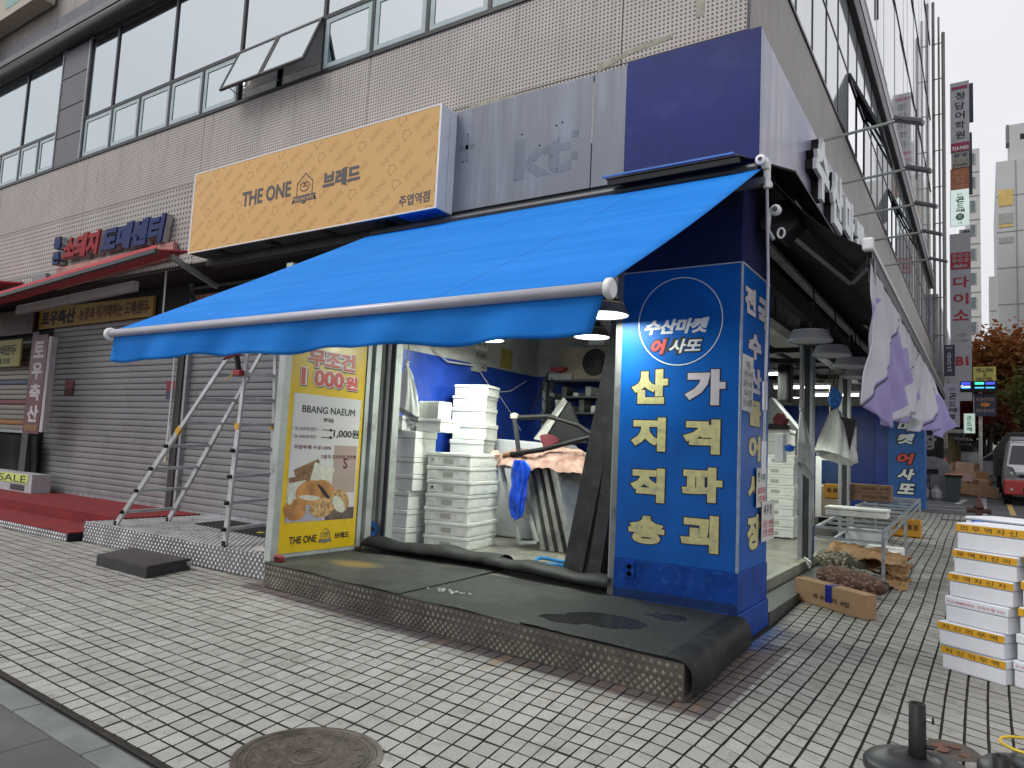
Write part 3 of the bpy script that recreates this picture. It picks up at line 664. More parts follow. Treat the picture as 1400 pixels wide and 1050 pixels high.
# round emblem: ring + words (the figure in it is left out)
ring = MB(); cx, cz, rr = -.585, 2.885, .415; N = 72
vs = [(cx+r*math.cos(a*2*PI/N), -.0035, cz+r*math.sin(a*2*PI/N)*1.02) for r in (rr, rr-.010) for a in range(N)]
ring.add(vs, [(a, (a+1) % N, N+(a+1) % N, N+a) for a in range(N)]); ring.build('emblem_ring', whitel, pil)
text('수산마켓', whitel, pil, (-.935, -.0035, 2.765), X_, Z_, .64, .145, name='emblem_lettering', bold=.05, shear=.25)
text('어사또', ink, pil, (-.86, -.0030, 2.575), X_, Z_, .50, .15, name='letter_outline', bold=.03, outline=.06, shear=.25)
text('어', mat('coral_red', (.62, .06, .06), .4), pil, (-.86, -.0042, 2.575), X_, Z_, .16, .145, name='emblem_lettering', bold=.06, shear=.25)
text('사또', whitel, pil, (-.68, -.0042, 2.58), X_, Z_, .32, .135, name='emblem_lettering', bold=.03, shear=.25)
# socket, papers
sc = thing('wall_socket', 'double electric socket box low on the front of the blue pillar', 'socket', (-1.0, -.01, .6))
bx('box', blue_base, (-1.045, -.955, -.035, -.004, .45, .60), sc, bev=.004)
for z in (.49, .555): MB().lathe([(0, 0), (.021, 0), (.023, .006)], 16, (-1.0, -.035, z), Matrix.Rotation(PI/2, 4, 'X')).build('outlet', black, sc)
papm = mat('notice_paper', (.66, .66, .64), .7, var=.08, vs=5)
for k, (y0, y1, z0, z1, lb, tx, tm_) in enumerate(((-.0, .36, 2.05, 2.56, 'white printed notice taped on the pillar side over the lettering', '안내문\n수산물 원산지\n표시판 국내산\n러시아 일본\n중국 노르웨이', 0), (.50, .86, 1.17, 1.54, 'upper hand written paper sign on the pillar side', '번 다리\n5마리\n1만원', 1), (.66, 1.13, .84, 1.22, 'lower price card with red writing on the pillar side', '새우젓\n국산 1만원\n오젓 2만원', 2))):
    p = thing('paper_notice', lb, 'paper', (.02, y0, z0)); x = .010+.012*k
    MB().box(x, x+.004, y0, y1, z0, z1).build('sheet', papm, p)
    if k == 0: text(tx, ink, p, (x+.0055, y0+.03, z0+.04), Y_, Z_, y1-y0-.06, z1-z0-.09, bold=.0)
    else:
        a, b = tx.split('\n', 1); text(a, ink, p, (x+.0055, y0+.04, z1-.13), Y_, Z_, (y1-y0)*.7, .10, bold=.01)
        text(b, red_ink, p, (x+.0055, y0+.03, z0+.04), Y_, Z_, y1-y0-.06, z1-z0-.22, bold=.02)

# ---------------- orange sign
osg = thing('bakery_sign', 'long orange box sign reading THE ONE with house emblem above the awning', 'sign', (-5.6, -.3, 4.25))
orange = mat('orange_sign_face', (.60, .345, .115), .35, var=.03, vs=1, bump=0)
bx('face', orange, (-7.965, -3.30, -.455, -.44, 4.262, 5.448), osg); bx('box', white, (-7.99, -3.275, -.4399, -.17, 4.25, 5.46), osg, bev=.004)
fr = MB(); fr.box(-7.99, -3.275, -.458, -.44, 5.449, 5.462).box(-7.99, -3.275, -.458, -.44, 4.248, 4.261).box(-7.99, -7.966, -.458, -.44, 4.2615, 5.4485).box(-3.299, -3.275, -.458, -.44, 4.2615, 5.4485)
fr.build('frame', white, osg); bx('bottom_panel', darkg, (-7.98, -3.9, -.43, -.17, 4.243, 4.2495), osg); bx('bottom_panel', mat('blue_reflection_tint', (.02, .12, .5), .4), (-3.89, -3.3, -.43, -.17, 4.243, 4.2495), osg)  # right end of the underside coloured blue to stand for a reflection
bx('side_seam', galv, (-3.2748, -3.273, -.30, -.295, 4.27, 5.44), osg)
for x in (-7.4, -6.3, -5.2, -4.2): bx('bracket', black, (x, x+.12, -.40, -.2, 4.225, 4.2425), osg)
def clip(mb, x0, x1, z0, z1):
    me = bpy.data.meshes.new('c'); me.from_pydata(mb.v, [], mb.f); bm = bmesh.new(); bm.from_mesh(me)
    for co, no in (((x0, 0, 0), (-1, 0, 0)), ((x1, 0, 0), (1, 0, 0)), ((0, 0, z0), (0, 0, -1)), ((0, 0, z1), (0, 0, 1))):
        bmesh.ops.bisect_plane(bm, geom=bm.verts[:]+bm.edges[:]+bm.faces[:], plane_co=co, plane_no=no, clear_outer=True)
    r = MB(); bm.verts.index_update(); r.v = [tuple(v.co) for v in bm.verts]; r.f = [tuple(v.index for v in f.verts) for f in bm.faces]; bm.free(); bpy.data.meshes.remove(me); return r
def house(mb, o, ux, uy, s, y_n=0, t=.035, banner=True, lift=0):
    o, ux, uy = Vector(o), Vector(ux), Vector(uy); n_ = ux.cross(uy)
    def P(a, b): return o+ux*a*s+uy*b*s+n_*lift
    simple = not banner and s < .2
    def stroke(pts, wd, close=False):
        pts = pts+[pts[0]] if close else pts
        for a, b in zip(pts, pts[1:]):
            a, b = Vector(a), Vector(b); d = (b-a).normalized()*wd*.5; nn = Vector((-d.y, d.x)); mb.add([P(*(a-d-nn)), P(*(b+d-nn)), P(*(b+d+nn)), P(*(a-d+nn))], [(0, 1, 2, 3)])
    stroke([(.12, .25), (.12, .68), (.5, .98), (.88, .68), (.88, .25)], t)
    if simple: stroke([(.88, .25), (.12, .25)], t); return
    stroke([(.5+.21*math.cos(a), .50+.13*math.sin(a)) for a in [PI*1.0+PI*k/10 for k in range(11)]], t*.8)
    stroke([(.40+.11*math.cos(a), .58+.09*math.sin(a)) for a in [PI*(1.15-1.3*k/8) for k in range(9)]], t*.8)
    stroke([(.60+.11*math.cos(a), .58+.09*math.sin(a)) for a in [PI*(1.15-1.3*k/8) for k in range(9)]], t*.8)
    stroke([(.45, .56), (.41, .53), (.46, .51)], t*.7); stroke([(.60, .57), (.57, .53), (.62, .51)], t*.7)
    if banner:
        mb.add([P(-.05, .02), P(1.05, .02), P(1.05, .24), P(-.05, .24)], [(0, 1, 2, 3)]); mb.add([P(-.12, 0), P(-.02, .0), P(.0, .12), P(-.07, .12)], [(0, 1, 2, 3)]); mb.add([P(1.02, 0), P(1.12, .0), P(1.07, .12), P(1.0, .12)], [(0, 1, 2, 3)]); mb.add([P(.42, -.06), P(.58, -.06), P(.62, .02), P(.38, .02)], [(0, 1, 2, 3)])
pm_ = MB(); d1 = Vector((.82, 0, .57)).normalized(); d2 = Vector((-d1.z, 0, d1.x))
row = 0
for r_ in range(-18, 19):
    for c_ in range(-6, 9):
        o = Vector((-5.6, -.4556, 4.85))+Vector((1, 0, 0))*(r_*.36)+d1*(c_*1.02+(r_ % 2)*.34)
        if not (-8.6 < o.x < -2.9 and 3.6 < o.z < 5.7): continue
        text_mb('THE ONE', o, d1, d2, .36, .075, mb=pm_, bold=.01); text_mb('브레드', o+d1*.64, d1, d2, .22, .085, mb=pm_, bold=.01)
        house(pm_, o+d1*.43, d1, d2, .15, t=.07, banner=False)
clip(pm_, -7.96, -3.305, 4.27, 5.445).build('printed_pattern', mat('faint_sign_print', (.44, .235, .07), .35, var=.03, bump=0), osg)
gry = mat('sign_grey_ink', (.075, .07, .075), .5, var=.04, bump=0)
text('THE ONE', gry, osg, (-6.80, -.458, 4.775), X_, Z_, 1.02, .215, bold=.03)
h = MB(); house(h, (-5.70, -.458, 4.66), X_, Z_, .385, t=.035); h.build('emblem', gry, osg); text('THE ONE 브레드', orange, osg, (-5.70, -.4595, 4.675), X_, Z_, .38, .06, bold=.01)
text('브레드', gry, osg, (-5.17, -.458, 4.76), X_, Z_, .66, .23, bold=.05); text('주엽역점', gry, osg, (-3.84, -.458, 4.335), X_, Z_, .46, .135, bold=.02)

# ---------------- left relief sign  통큰 소돼지도매센터
ls = thing('meat_shop_letters', 'raised red and blue Korean letters on a white backing, wall above the red awning', 'sign', (-11, -.1, 4.6))
redl = mat('red_letter_face', (.22, .012, .016), .5, var=.15, vs=6, coat=-.2); bluel = mat('blue_letter_face', (.014, .026, .11), .5, var=.15, vs=6, coat=-.2); lback = mat('letter_side_grey', (.30, .31, .32), .5)
def lrow(s, m, x, z, w_, h_, sh=.15):
    text(s, m, ls, (x, -.16, z), X_, Z_, w_, h_, bold=.06, thick=.03, shear=sh); text(s, lback, ls, (x, -.125, z), X_, Z_, w_, h_, name='letter_backing', bold=.07, thick=.10, shear=sh)
lrow('소돼지', redl, -12.55, 4.70, 1.32, .44); lrow('도매센터', bluel, -11.18, 4.68, 1.98, .46); lrow('통', bluel, -12.93, 4.95, .28, .24, 0); lrow('큰', bluel, -12.93, 4.66, .28, .24, 0)

# ---------------- recessed shop fronts on the left
blk = mat('soffit_black', (.018, .018, .02), .7)
bx('soffit', blk, (-24, -4.9, .05, .95, 4.24, 4.30), bld); bx('soffit', blk, (-4.9, -1.2, .02, .6, 4.22, 4.28), bld); bx('soffit_front', darkg, (-8.0, -1.16, -.14, .02, 4.14, 4.275), bld)
bx('header_beam', darkg, (-9.6, -4.9, .60, .78, 3.36, 3.62), bld); bx('header_beam', blk, (-24, -9.7, .82, .95, 3.5, 4.25), bld)
bx('partition_wall', dark_in, (-24, -5.25, .96, 1.1, 0.2, 4.3), bld)
tw = thing('transom_window', 'dark transom window above the bakery shutter with a fruit photo print in its lower corner', 'window', (-7.5, .75, 3.6))
bx('pane', mat('dark_transom_glass', (.02, .022, .025), .08, bump=0), (-9.75, -4.95, .80, .81, 3.62, 4.24), tw)
f = MB(); f.box(-9.8, -4.95, .77, .81, 4.12, 4.16)
for x in (-9.8, -7.75, -7.6, -6.0): f.box(x, x+.05, .76, .80, 3.6, 4.24)
f.build('frame', mat('transom_frame', (.14, .14, .13), .5, .3), tw)
bx('fruit_print', mat('fruit_print', (.30, .17, .12), .5, var=.3, vs=5), (-9.70, -7.8, .796, .7995, 3.63, 4.02), tw)
blob = [('dark_grape_print', (.012, .012, .03)), ('pale_cake_print', (.45, .36, .28)), ('red_fruit_print', (.32, .03, .03))]
for k in range(60):
    n_, c_ = blob[0] if 18 < k < 40 else blob[1+k % 2]; x = -9.6+k*.03+random.uniform(-.04, .04) if k < 42 else random.uniform(-9.6, -7.9); z = random.uniform(3.70, 3.98)
    MB().lathe([(0, 0), (random.uniform(.03, .06), 0)], 10, (x, .7955-.0001*k, z), Matrix.Rotation(PI/2, 4, 'X')).build('print_spot', mat(n_, c_, .5, bump=0), tw)

shm = mat('shutter_grey', (.25, .25, .262), .42, .25, var=.08, vs=2, bump=.03, dirt=(.15, .15, .155), da=.4, ds=1.5)
shw = mat('shutter_warm', (.22, .20, .17), .42, .25, var=.1, vs=2, bump=.03)
def shutter(nm, lb, x0, x1, y, z0, z1, m, p=.112, special=None):
    t = thing(nm, lb, 'shutter', ((x0+x1)/2, y, z0)); L = x1-x0; n_ = int((z1-z0)/p)
    prof = [(.006, .000), (-.005, .007), (-.009, .03), (-.0095, .07), (-.007, .099), (.006, .107)]
    mb = MB(); vs = [(s_*L/2, a, b) for a, b in prof for s_ in (-1, 1)]; mb.add(vs, [(2*i, 2*i+1, 2*i+3, 2*i+2) for i in range(len(prof)-1)])
    me = mb.mesh('slat', m)
    for k in range(n_):
        mm = me
        if special and k in special:
            mm = me.copy(); mm.materials[0] = special[k]
        o = bpy.data.objects.new('slat', mm); COL.objects.link(o); o.parent = t; o.location = (0, 0, k*p+.06)
    bx('bottom_rail', galv, (x0, x1, y-.02, y+.02, z0, z0+.06), t); bx('backing', blk, (x0, x1, y+.02, y+.03, z0, z1), t)
    return t
s1 = shutter('roller_shutter', 'wide closed grey roller shutter behind the red carpet', -14.75, -9.98, .82, .30, 3.66, shm)
s2 = shutter('roller_shutter', 'closed grey roller shutter behind the aluminium ladder', -9.66, -5.3, .80, .28, 3.36, shm)
def colr(n_, c_): return mat(n_, c_, .45, .2, var=.1)
s3 = shutter('roller_shutter', 'tan closed shutter with blue, red and orange stripes at the far left edge', -19.5, -15.1, .85, 1.45, 3.60, shw, special={1: colr('stripe_orange', (.30, .12, .02)), 5: colr('stripe_red', (.16, .02, .02)), 9: colr('stripe_blue', (.02, .05, .12))})
pst = thing('shutter_post', 'dark post with a pale tube between the two grey shutters', 'post', (-9.8, .75, .28))
bx('post', mat('dark_post', (.05, .048, .045), .5, .3), (-9.90, -9.72, .70, .86, .29, 3.36), pst); bx('side_rail', galv, (-9.70, -9.63, .72, .80, .28, 3.36), pst); bx('side_rail', galv, (-9.975, -9.93, .74, .83, .30, 3.6), pst)
MB().tube([(-9.93, .66, 1.35), (-9.93, .66, 3.5)], .018, 6).build('conduit', white, pst); MB().tube([(-9.93, .66, 1.1), (-9.93, .66, 1.4)], .028, 6).build('handle', mat('cream_plastic', (.55, .52, .38), .5), pst)
bx('cap_box', alu_l, (-9.92, -9.62, .62, .78, 3.22, 3.40), pst)
for k, (x, z, w_) in enumerate(((-14.0, 2.26, .34), (-10.32, 2.2, .26))):
    st = thing('warning_sticker', ['dark red square sticker at the left of the wide grey shutter', 'small red and white sticker at the right of the wide grey shutter'][k], 'sticker', (x, .79, z))
    bx('upper_part', mat('sticker_red', (.25, .02, .025), .5), (x, x+w_, .792, .796, z+.15, z+.32), st); bx('lower_part', mat('sticker_dark', (.06, .05, .10), .5) if k else mat('sticker_maroon', (.12, .015, .02)), (x, x+w_, .792, .796, z, z+.149), st)
yh = thing('meat_shop_header', 'dull yellow header sign with maroon Korean writing above the wide shutter', 'sign', (-13, .75, 3.7))
MB().prism([(-15.35, .74, 3.70), (-10.9, .74, 3.72), (-10.9, .74, 4.10), (-15.35, .74, 4.16)][::-1], (0, .05, 0)).build('board', mat('dull_yellow_board', (.33, .21, .045), .5, var=.1, vs=3), yh)
mar = mat('maroon_ink', (.075, .012, .022), .5, bump=0); text('토우축산', ink, yh, (-15.2, .735, 3.76), X_, Z_, 1.45, .32, bold=.05); text('-농장과 직거래하는 도매센타-', mar, yh, (-13.65, .735, 3.79), X_, Z_, 2.65, .26, bold=.03)
vsn = thing('vertical_sign', 'tall narrow dark red sign with white vertical Korean letters left of the wide shutter', 'sign', (-14.0, .25, 1.5))
bx('panel', mat('dark_red_panel', (.085, .010, .018), .4, var=.1), (-14.40, -13.75, .28, .34, 1.46, 3.45), vsn); bx('side', mat('greyed_white_side', (.36, .35, .37), .6), (-13.745, -13.62, .29, .40, 1.50, 3.40), vsn)
for k, ch in enumerate('토우축산'): text(ch, mat('pale_grey_letter', (.42, .40, .42), .5), vsn, (-14.30, .277, 2.98-k*.43), X_, Z_, .46, .34, bold=.04)
text('한우전문', mat('gold_letter', (.30, .2, .04)), vsn, (-14.35, .277, 1.52), X_, Z_, .52, .12)
bx('post_left', darkg, (-15.08, -14.80, .55, .86, .3, 3.6), bld)
lb_ = thing('dumpling_sign', 'small dull yellow sign with black Korean writing over the striped shutter', 'sign', (-17, .6, 3.2)); bx('board', mat('dull_lime_board', (.30, .27, .05), .5), (-18.3, -15.75, .62, .66, 2.90, 3.50), lb_); text('찜갈비만두', ink, lb_, (-17.3, .615, 3.15), X_, Z_, 1.35, .24, bold=.03); text('수제 모듬', ink, lb_, (-17.0, .615, 2.96), X_, Z_, .8, .13)
db = thing('dark_header', 'dark maroon header board at the far left under the red awning', 'sign', (-17, .6, 3.7)); bx('board', mat('maroon_board', (.04, .012, .014), .5), (-19.8, -15.3, .62, .68, 3.60, 4.15), db); text('지는 포장됩니다', mat('dull_gold', (.16, .09, .04)), db, (-18.6, .615, 3.85), X_, Z_, 2.6, .22)
cl = MB().grid(lambda u, v: (-19+4.55*u, .62+.02*math.sin(u*30)+.02*math.sin(v*5), .45+.95*v), 40, 8); tag(cl.build('black_tarpaulin', mat('black_tarpaulin', (.010, .011, .011), .7, bump=.2, bs=20, coat=-.15), solid=.01), 'black tarpaulin covering the shop counter at the far left', 'tarpaulin')
_dx = 1.30
sale = thing('sale_box', 'white box with yellow green SALE card left of the red carpet', 'box', (-16.2, .2, .30))
bx('box', mat('dull_white_box', (.36, .36, .38), .6), (-16.3, -13.72, .25, .6, .302, .66), sale); bx('card', mat('lime_card', (.50, .58, .16), .6), (-16.1, -13.88, .24, .249, .47, .645), sale)
text('SALE', ink, sale, (-15.15, .237, .485), X_, Z_, 1.2, .14, bold=.0); bx('label_plate', darkg, (-14.6, -14.0, .24, .249, .33, .44), sale)

# ---------------- red awning
raw = thing('red_awning', 'faded red folding awning over the closed meat shop', 'awning', (-11, -.2, 4.3))
redc = mat('red_awning_cloth', (.42, .05, .06), .7, var=.15, vs=2, bump=.1, bs=120); pnk = mat('faded_red_cloth', (.34, .17, .15), .8, var=.25, vs=3, dirt=(.4, .36, .33), da=.6, ds=2)
MB().prism([(-12.85, -.10, 4.20), (-9.0, -.10, 4.40), (-9.0, -.10, 4.66), (-12.85, -.10, 4.60)], (0, .08, 0)).build('back_board', pnk, raw)
MB().prism([(-14.6, -.85, 3.86), (-8.15, -.85, 4.22), (-8.10, -.35, 4.32), (-14.6, -.3, 3.98)], (0, 0, .02)).build('canopy', redc, raw)
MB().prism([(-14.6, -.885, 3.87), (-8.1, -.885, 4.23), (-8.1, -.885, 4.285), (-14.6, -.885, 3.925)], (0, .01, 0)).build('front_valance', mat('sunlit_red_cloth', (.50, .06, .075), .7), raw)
MB().bar((-14.7, -.87, 3.84), (-8.1, -.87, 4.20), .06).build('front_bar', darkg, raw)
MB().bar((-14.0, -.2, 3.85), (-9.8, -.2, 3.98), .09, .16).build('arm', mat('dull_white_arm', (.30, .30, .30), .5), raw)
MB().bar((-8.2, -.6, 4.2), (-8.35, .3, 3.95), .07).build('bracket', galv, raw)
rw2 = thing('small_red_awning', 'second lower red awning with scalloped cloth at the far left edge', 'awning', (-16, -.6, 4.2))
MB().prism([(-19.5, -.9, 4.18), (-14.15, -.9, 4.30), (-14.1, -.1, 4.42), (-19.5, -.1, 4.32)], (0, 0, .03)).build('canopy', redc, rw2)
MB().grid(lambda u, v: (-19.5+4.6*u, -.93+.02*math.sin(u*22), 4.05-.42*v+(.06*abs(math.sin(u*16)) if v > .9 else 0)), 40, 4).build('valance', mat('faded_pink_valance', (.36, .10, .11), .8, var=.15, vs=3), rw2, solid=.008)
nb = thing('phone_number_board', 'grey board with white telephone number above the left red awning', 'sign', (-15, -.1, 4.4)); bx('board', mat('grey_board', (.16, .17, .18), .5), (-19, -13.2, -.12, -.04, 4.28, 4.55), nb); text('T. 511-2221', mat('cream_ink', (.5, .48, .38)), nb, (-14.9, -.123, 4.38), X_, Z_, 1.15, .12, bold=.03)
cnd = MB().tube([(-8.5, -.02, 3.7), (-8.45, -.1, 3.9), (-8.3, -.15, 3.85), (-8.2, -.12, 3.6), (-8.25, -.05, 3.45)], .012, 6); tag(cnd.build('loose_cable', black), 'loose black cable hanging at the end of the red awning', 'cable')
tag(MB().tube([(-8.75, -.3, 2.9), (-8.75, -.32, 4.1)], .015, 6).build('awning_crank', alu_l), 'thin white crank rod hanging from the red awning', 'rod')

# ================================================================ FISH SHOP ROOM
flr = mat('wet_concrete_floor', (.20, .195, .165), .28, var=.25, vs=2, bump=.1, dirt=(.30, .26, .15), da=.6, ds=1.6)
bx('shop_floor', flr, (-5.15, -.31, .5, 16, .05, .25), bld); bx('shop_floor', flr, (-1.16, -.31, .02, .5, .05, .248), bld)
bx('door_sill', mat('pale_sill', (.30, .31, .24), .6, var=.2, vs=4, dirt=(.12, .11, .07), da=.6), (-.36, -.28, 1.0, 16, .10, .256), bld)
bx('side_step', mat('dark_stone_step', (.065, .068, .065), .6, var=.25, vs=3), (-.28, .03, 1.04, 16, -.05, .13), bld)
bx('shop_wall', blue_wall, (-5.25, -5.15, .5, 4.95, .25, 2.97), bld); bx('shop_wall_upper', plaster, (-5.25, -5.153, .5, 4.95, 2.97, 4.3), bld)
bx('shop_back_wall', plaster, (-5.25, -3.2, 4.95, 5.05, .25, 4.3), bld); bx('shop_back_dado', blue_wall, (-5.15, -3.2, 4.94, 4.949, .25, 2.98), bld); bx('inner_wall', plaster, (-3.3, -3.2, 5.05, 16, .25, 4.3), bld)
bx('far_blue_wall', blue_wall, (-3.2, .46, 15.9, 16, .3, 3.3), bld); bx('far_wall_upper', plaster, (-3.2, -.3, 15.92, 16, 3.3, 4.3), bld)
bx('shop_ceiling', ceil_m, (-5.25, -.33, .5, 16, 4.2, 4.28), bld)
fp = thing('far_pillar', 'farther blue pillar along the side of the market with white brush lettering facing the street', 'pillar', (0, 15.8, .5))
bx('pillar_body', mat('far_blue_panel', (.012, .10, .36), .4, var=.1), (-.40, .47, 15.80, 16.6, .45, 3.6), fp)
for s_, m_, z, h in (('마', whitel, 2.62, .26), ('켓', whitel, 2.27, .28), ('어', mat('coral_red', (.6, .06, .06)), 1.72, .30), ('사', whitel, 1.30, .30), ('또', whitel, .92, .28)):
    text(s_, ink, fp, (-.18, 15.797, z), X_, Z_, .42, h, bold=.05, outline=.08, shear=.2, name='letter_outline'); text(s_, m_, fp, (-.18, 15.793, z), X_, Z_, .42, h, bold=.05, shear=.2)
if 1:
    # door frames of the front opening
    fl = thing('door_frame', 'aluminium frame of the front opening beside the yellow bakery banner', 'frame', (-4.78, .5, .25))
    bx('jamb', alu_l, (-4.98, -4.90, .30, .50, .25, 4.2), fl); bx('jamb', mat('grey_jamb', (.20, .21, .18), .5, .2, var=.15), (-4.90, -4.78, .46, .52, .25, 4.2), fl); bx('jamb', alu, (-4.775, -4.70, .50, .62, .25, 4.2), fl)
    bx('door_track', dark_in, (-4.70, -4.66, .50, .64, .25, 4.2), fl); bx('jamb', alu_l, (-4.655, -4.63, .52, .64, .25, 4.2), fl)
    stk = thing('round_sticker', 'round blue sticker at the foot of the front door frame', 'sticker', (-4.86, .44, .5)); MB().lathe([(0, 0), (.10, 0), (.10, .004)], 24, (-4.80, .45, .50), Matrix.Rotation(PI/2, 4, 'X')).build('disc', mat('sticker_blue', (.01, .10, .35), .4), stk); bx('print', ink, (-4.84, -4.76, .440, .446, .47, .52), stk)
    tg = thing('door_label', 'small sky blue label halfway up the door frame', 'label', (-4.85, .45, 2.2)); bx('tag', mat('sky_label', (.06, .26, .45), .5), (-4.88, -4.82, .452, .459, 2.17, 2.36), tg); bx('mark', whitel, (-4.865, -4.835, .448, .4515, 2.26, 2.29), tg)
    fr_ = thing('door_post', 'slim pale metal door post against the left edge of the blue pillar', 'post', (-1.2, .1, .25)); bx('post', mat('dull_post', (.24, .25, .24), .5, .2, dirt='#3a3a30'), (-1.235, -1.178, .02, .12, .25, 4.2), fr_); bx('track', alu, (-1.26, -1.24, .05, .12, .25, 4.2), fr_)
# side opening posts and beams
def side_post(y, lb, z0, z1):
    t = thing('side_post', lb, 'post', (-.33, y, z0))
    bx('core', darkg, (-.40, -.33, y, y+.16, z0, z1), t); bx('rail', alu, (-.325, -.285, y-.01, y+.05, z0, z1), t); bx('rail', alu, (-.325, -.285, y+.07, y+.17, z0, z1), t)
    bx('channel', alu, (-.47, -.41, y-.02, y+.04, z0, z1), t); bx('blue_paint', blue_base, (-.284, -.28, y+.08, y+.17, z0+.05, z0+.45), t)
side_post(4.75, 'nearer aluminium post of the side opening, beside the stacked fish boxes', .25, 4.0)
side_post(8.2, 'farther aluminium post of the side opening, behind the hanging bag', .3, 4.0)
bm_ = thing('side_beam', 'long dark steel beam over the side opening under the black awning', 'beam', (-.3, 1, 3.6))
bx('beam', mat('beam_grey', (.075, .072, .07), .5, .2, var=.2, vs=3), (-.42, -.22, 1.0, 16, 3.62, 3.86), bm_); bx('lower_track', darkg, (-.44, -.28, 1.0, 16, 3.30, 3.36), bm_); bx('upper_rail', alu_l, (-.20, -.10, 1.0, 16, 3.93, 3.98), bm_)
for y in (2.6, 4.2, 5.8, 7.4, 9.0): bx('mullion', darkg, (-.36, -.32, y, y+.05, 3.36, 3.62), bm_)
bx('transom_glass', mat('dusty_transom_glass', (.22, .25, .24), .2, var=.3, vs=5), (-.345, -.34, 1.0, 16, 3.36, 3.62), bm_)
tr = thing('roof_truss', 'black steel roof truss inside the side of the market', 'truss', (-1.6, 5, 3.4))
for a, b, w_ in (((-3.2, 4.0, 3.75), (-.4, 3.6, 3.72), .09), ((-3.1, 4.2, 3.25), (-.5, 3.9, 3.70), .06), ((-3.1, 4.5, 3.35), (-.5, 4.3, 3.05), .07), ((-3.2, 6.5, 3.55), (-.4, 6.5, 3.55), .09), ((-3.2, 9, 3.7), (-.4, 9, 3.7), .10), ((-3.2, 12, 3.7), (-.4, 12, 3.7), .1), ((-3.2, 7.4, 3.3), (-.4, 7.4, 3.35), .05), ((-.55, 1.1, 3.55), (-.55, 12, 3.45), .07), ((-1.8, 3, 3.9), (-1.8, 14, 3.9), .08)):
    MB().bar(a, b, w_).build('member', black, tr)
MB().bar((-1.2, 1.9, 3.42), (-.42, 2.0, 3.45), .07).build('blue_member', mat('blue_steel', (.02, .07, .18), .5), tr)

# ---------------- lamps
shade_g = mat('lamp_shade_grey', (.13, .125, .12), .45, .2, var=.1); shade_w = mat('lamp_shade_white', (.42, .43, .45), .4, .1, var=.06, dirt=(.25, .24, .22), da=.4, ds=8)
lit = mat('lit_lamp_diffuser', (.9, .95, .9), .5, bump=0, emit=(.92, 1, .90), es=3.2); unlit = mat('lamp_diffuser_off', (.33, .34, .35), .4, bump=0)
rimm = mat('brass_rim', (.5, .42, .22), .4, .3)
def lamp(x, y, z, r, on, lb, power=0, m=None):
    t = thing('pendant_lamp', lb, 'lamp', (x, y, z))
    MB().lathe([(r, 0), (r*1.0, .012), (r*.80, .10), (r*.78, .105)], 32).build('shade', m or (shade_g if on else shade_w), t, local=True, smooth=False, solid=.004)
    MB().lathe([(0, .008), (r*.97, .008)], 32).build('diffuser', lit if on else unlit, t, local=True)
    MB().lathe([(r*.80, .10), (r*.81, .112), (r*.6, .113)], 32).build('rim', rimm if on else shade_w, t, local=True)
    q = MB()
    for k in range(12):
        a = k*PI/6; q.bar((r*.2*math.cos(a), r*.2*math.sin(a), .13), (r*.62*math.cos(a), r*.62*math.sin(a), .13), .012, .05)
    q.lathe([(r*.45, .11), (r*.45, .2), (r*.2, .22), (0, .22)], 16); q.build('heat_sink', black, t, local=True)
    MB().bar((0, 0, .2), (0, 0, .42), .03).build('bracket', black, t, local=True); MB().tube([(0, .05, .2), (.04, .06, .33), (.02, .03, .6)], .008, 5).build('cable', black, t, local=True)
    if on and power:
        l = bpy.data.lights.new('lamp_light', 'AREA'); l.shape = 'DISK'; l.size = r*1.7; l.energy = power; l.color = (.93, 1, .88)
        lo = bpy.data.objects.new('lamp_light', l); COL.objects.link(lo); lo.parent = t; lo.location = (0, 0, -.004)
    return t
lamp(-1.20, -.36, 2.91, .235, True, 'lit lamp hanging nearest the left edge of the blue pillar', 15)
lamp(-2.38, 1.7, 3.08, .235, True, 'lit lamp in front of the air conditioner unit on the shelf', 36)
lamp(-3.30, .95, 3.05, .235, True, 'lit lamp half hidden by the blue awning edge, middle of the front three', 36)
lamp(-4.15, 1.9, 3.15, .235, True, 'lit lamp farthest left above the stacked fish boxes', 34)
lamp(.27, 1.6, 2.90, .225, False, 'unlit white lamp under the black side awning, nearest of the row')
lamp(.32, 2.6, 2.88, .215, False, 'unlit white lamp, second of the row under the black side awning')
lamp(.40, 3.55, 2.86, .215, False, 'unlit white lamp, third of the row, partly behind the purple banner')
lamp(.30, 4.8, 2.86, .20, False, 'unlit white lamp, fourth of the row, beside the purple banner edge')
lamp(-1.25, 5.0, 3.05, .26, True, 'lit lamp inside seen just right of the pillar pole', 40)
lamp(-1.1, 9.0, 3.2, .26, True, 'lit lamp deep inside between the two side posts', 45)
lamp(-2.2, 12.0, 3.2, .26, True, 'lit lamp farthest back inside the market', 50)
for k, (x, y, z) in enumerate(((-1.6, 6.6, 3.15), (-1.1, 8.0, 3.05), (-.9, 10.2, 3.1))):
    t = thing('tube_light', ['nearest fluorescent tube fitting inside the side opening', 'middle fluorescent tube fitting inside the side opening', 'farthest fluorescent tube fitting inside the side opening'][k], 'light', (x, y, z))
    MB().tube([(x-.5, y, z), (x+.5, y, z)], .022, 8).build('tube', lampm, t); bx('fitting', white, (x-.52, x+.52, y-.05, y+.05, z+.03, z+.08), t)

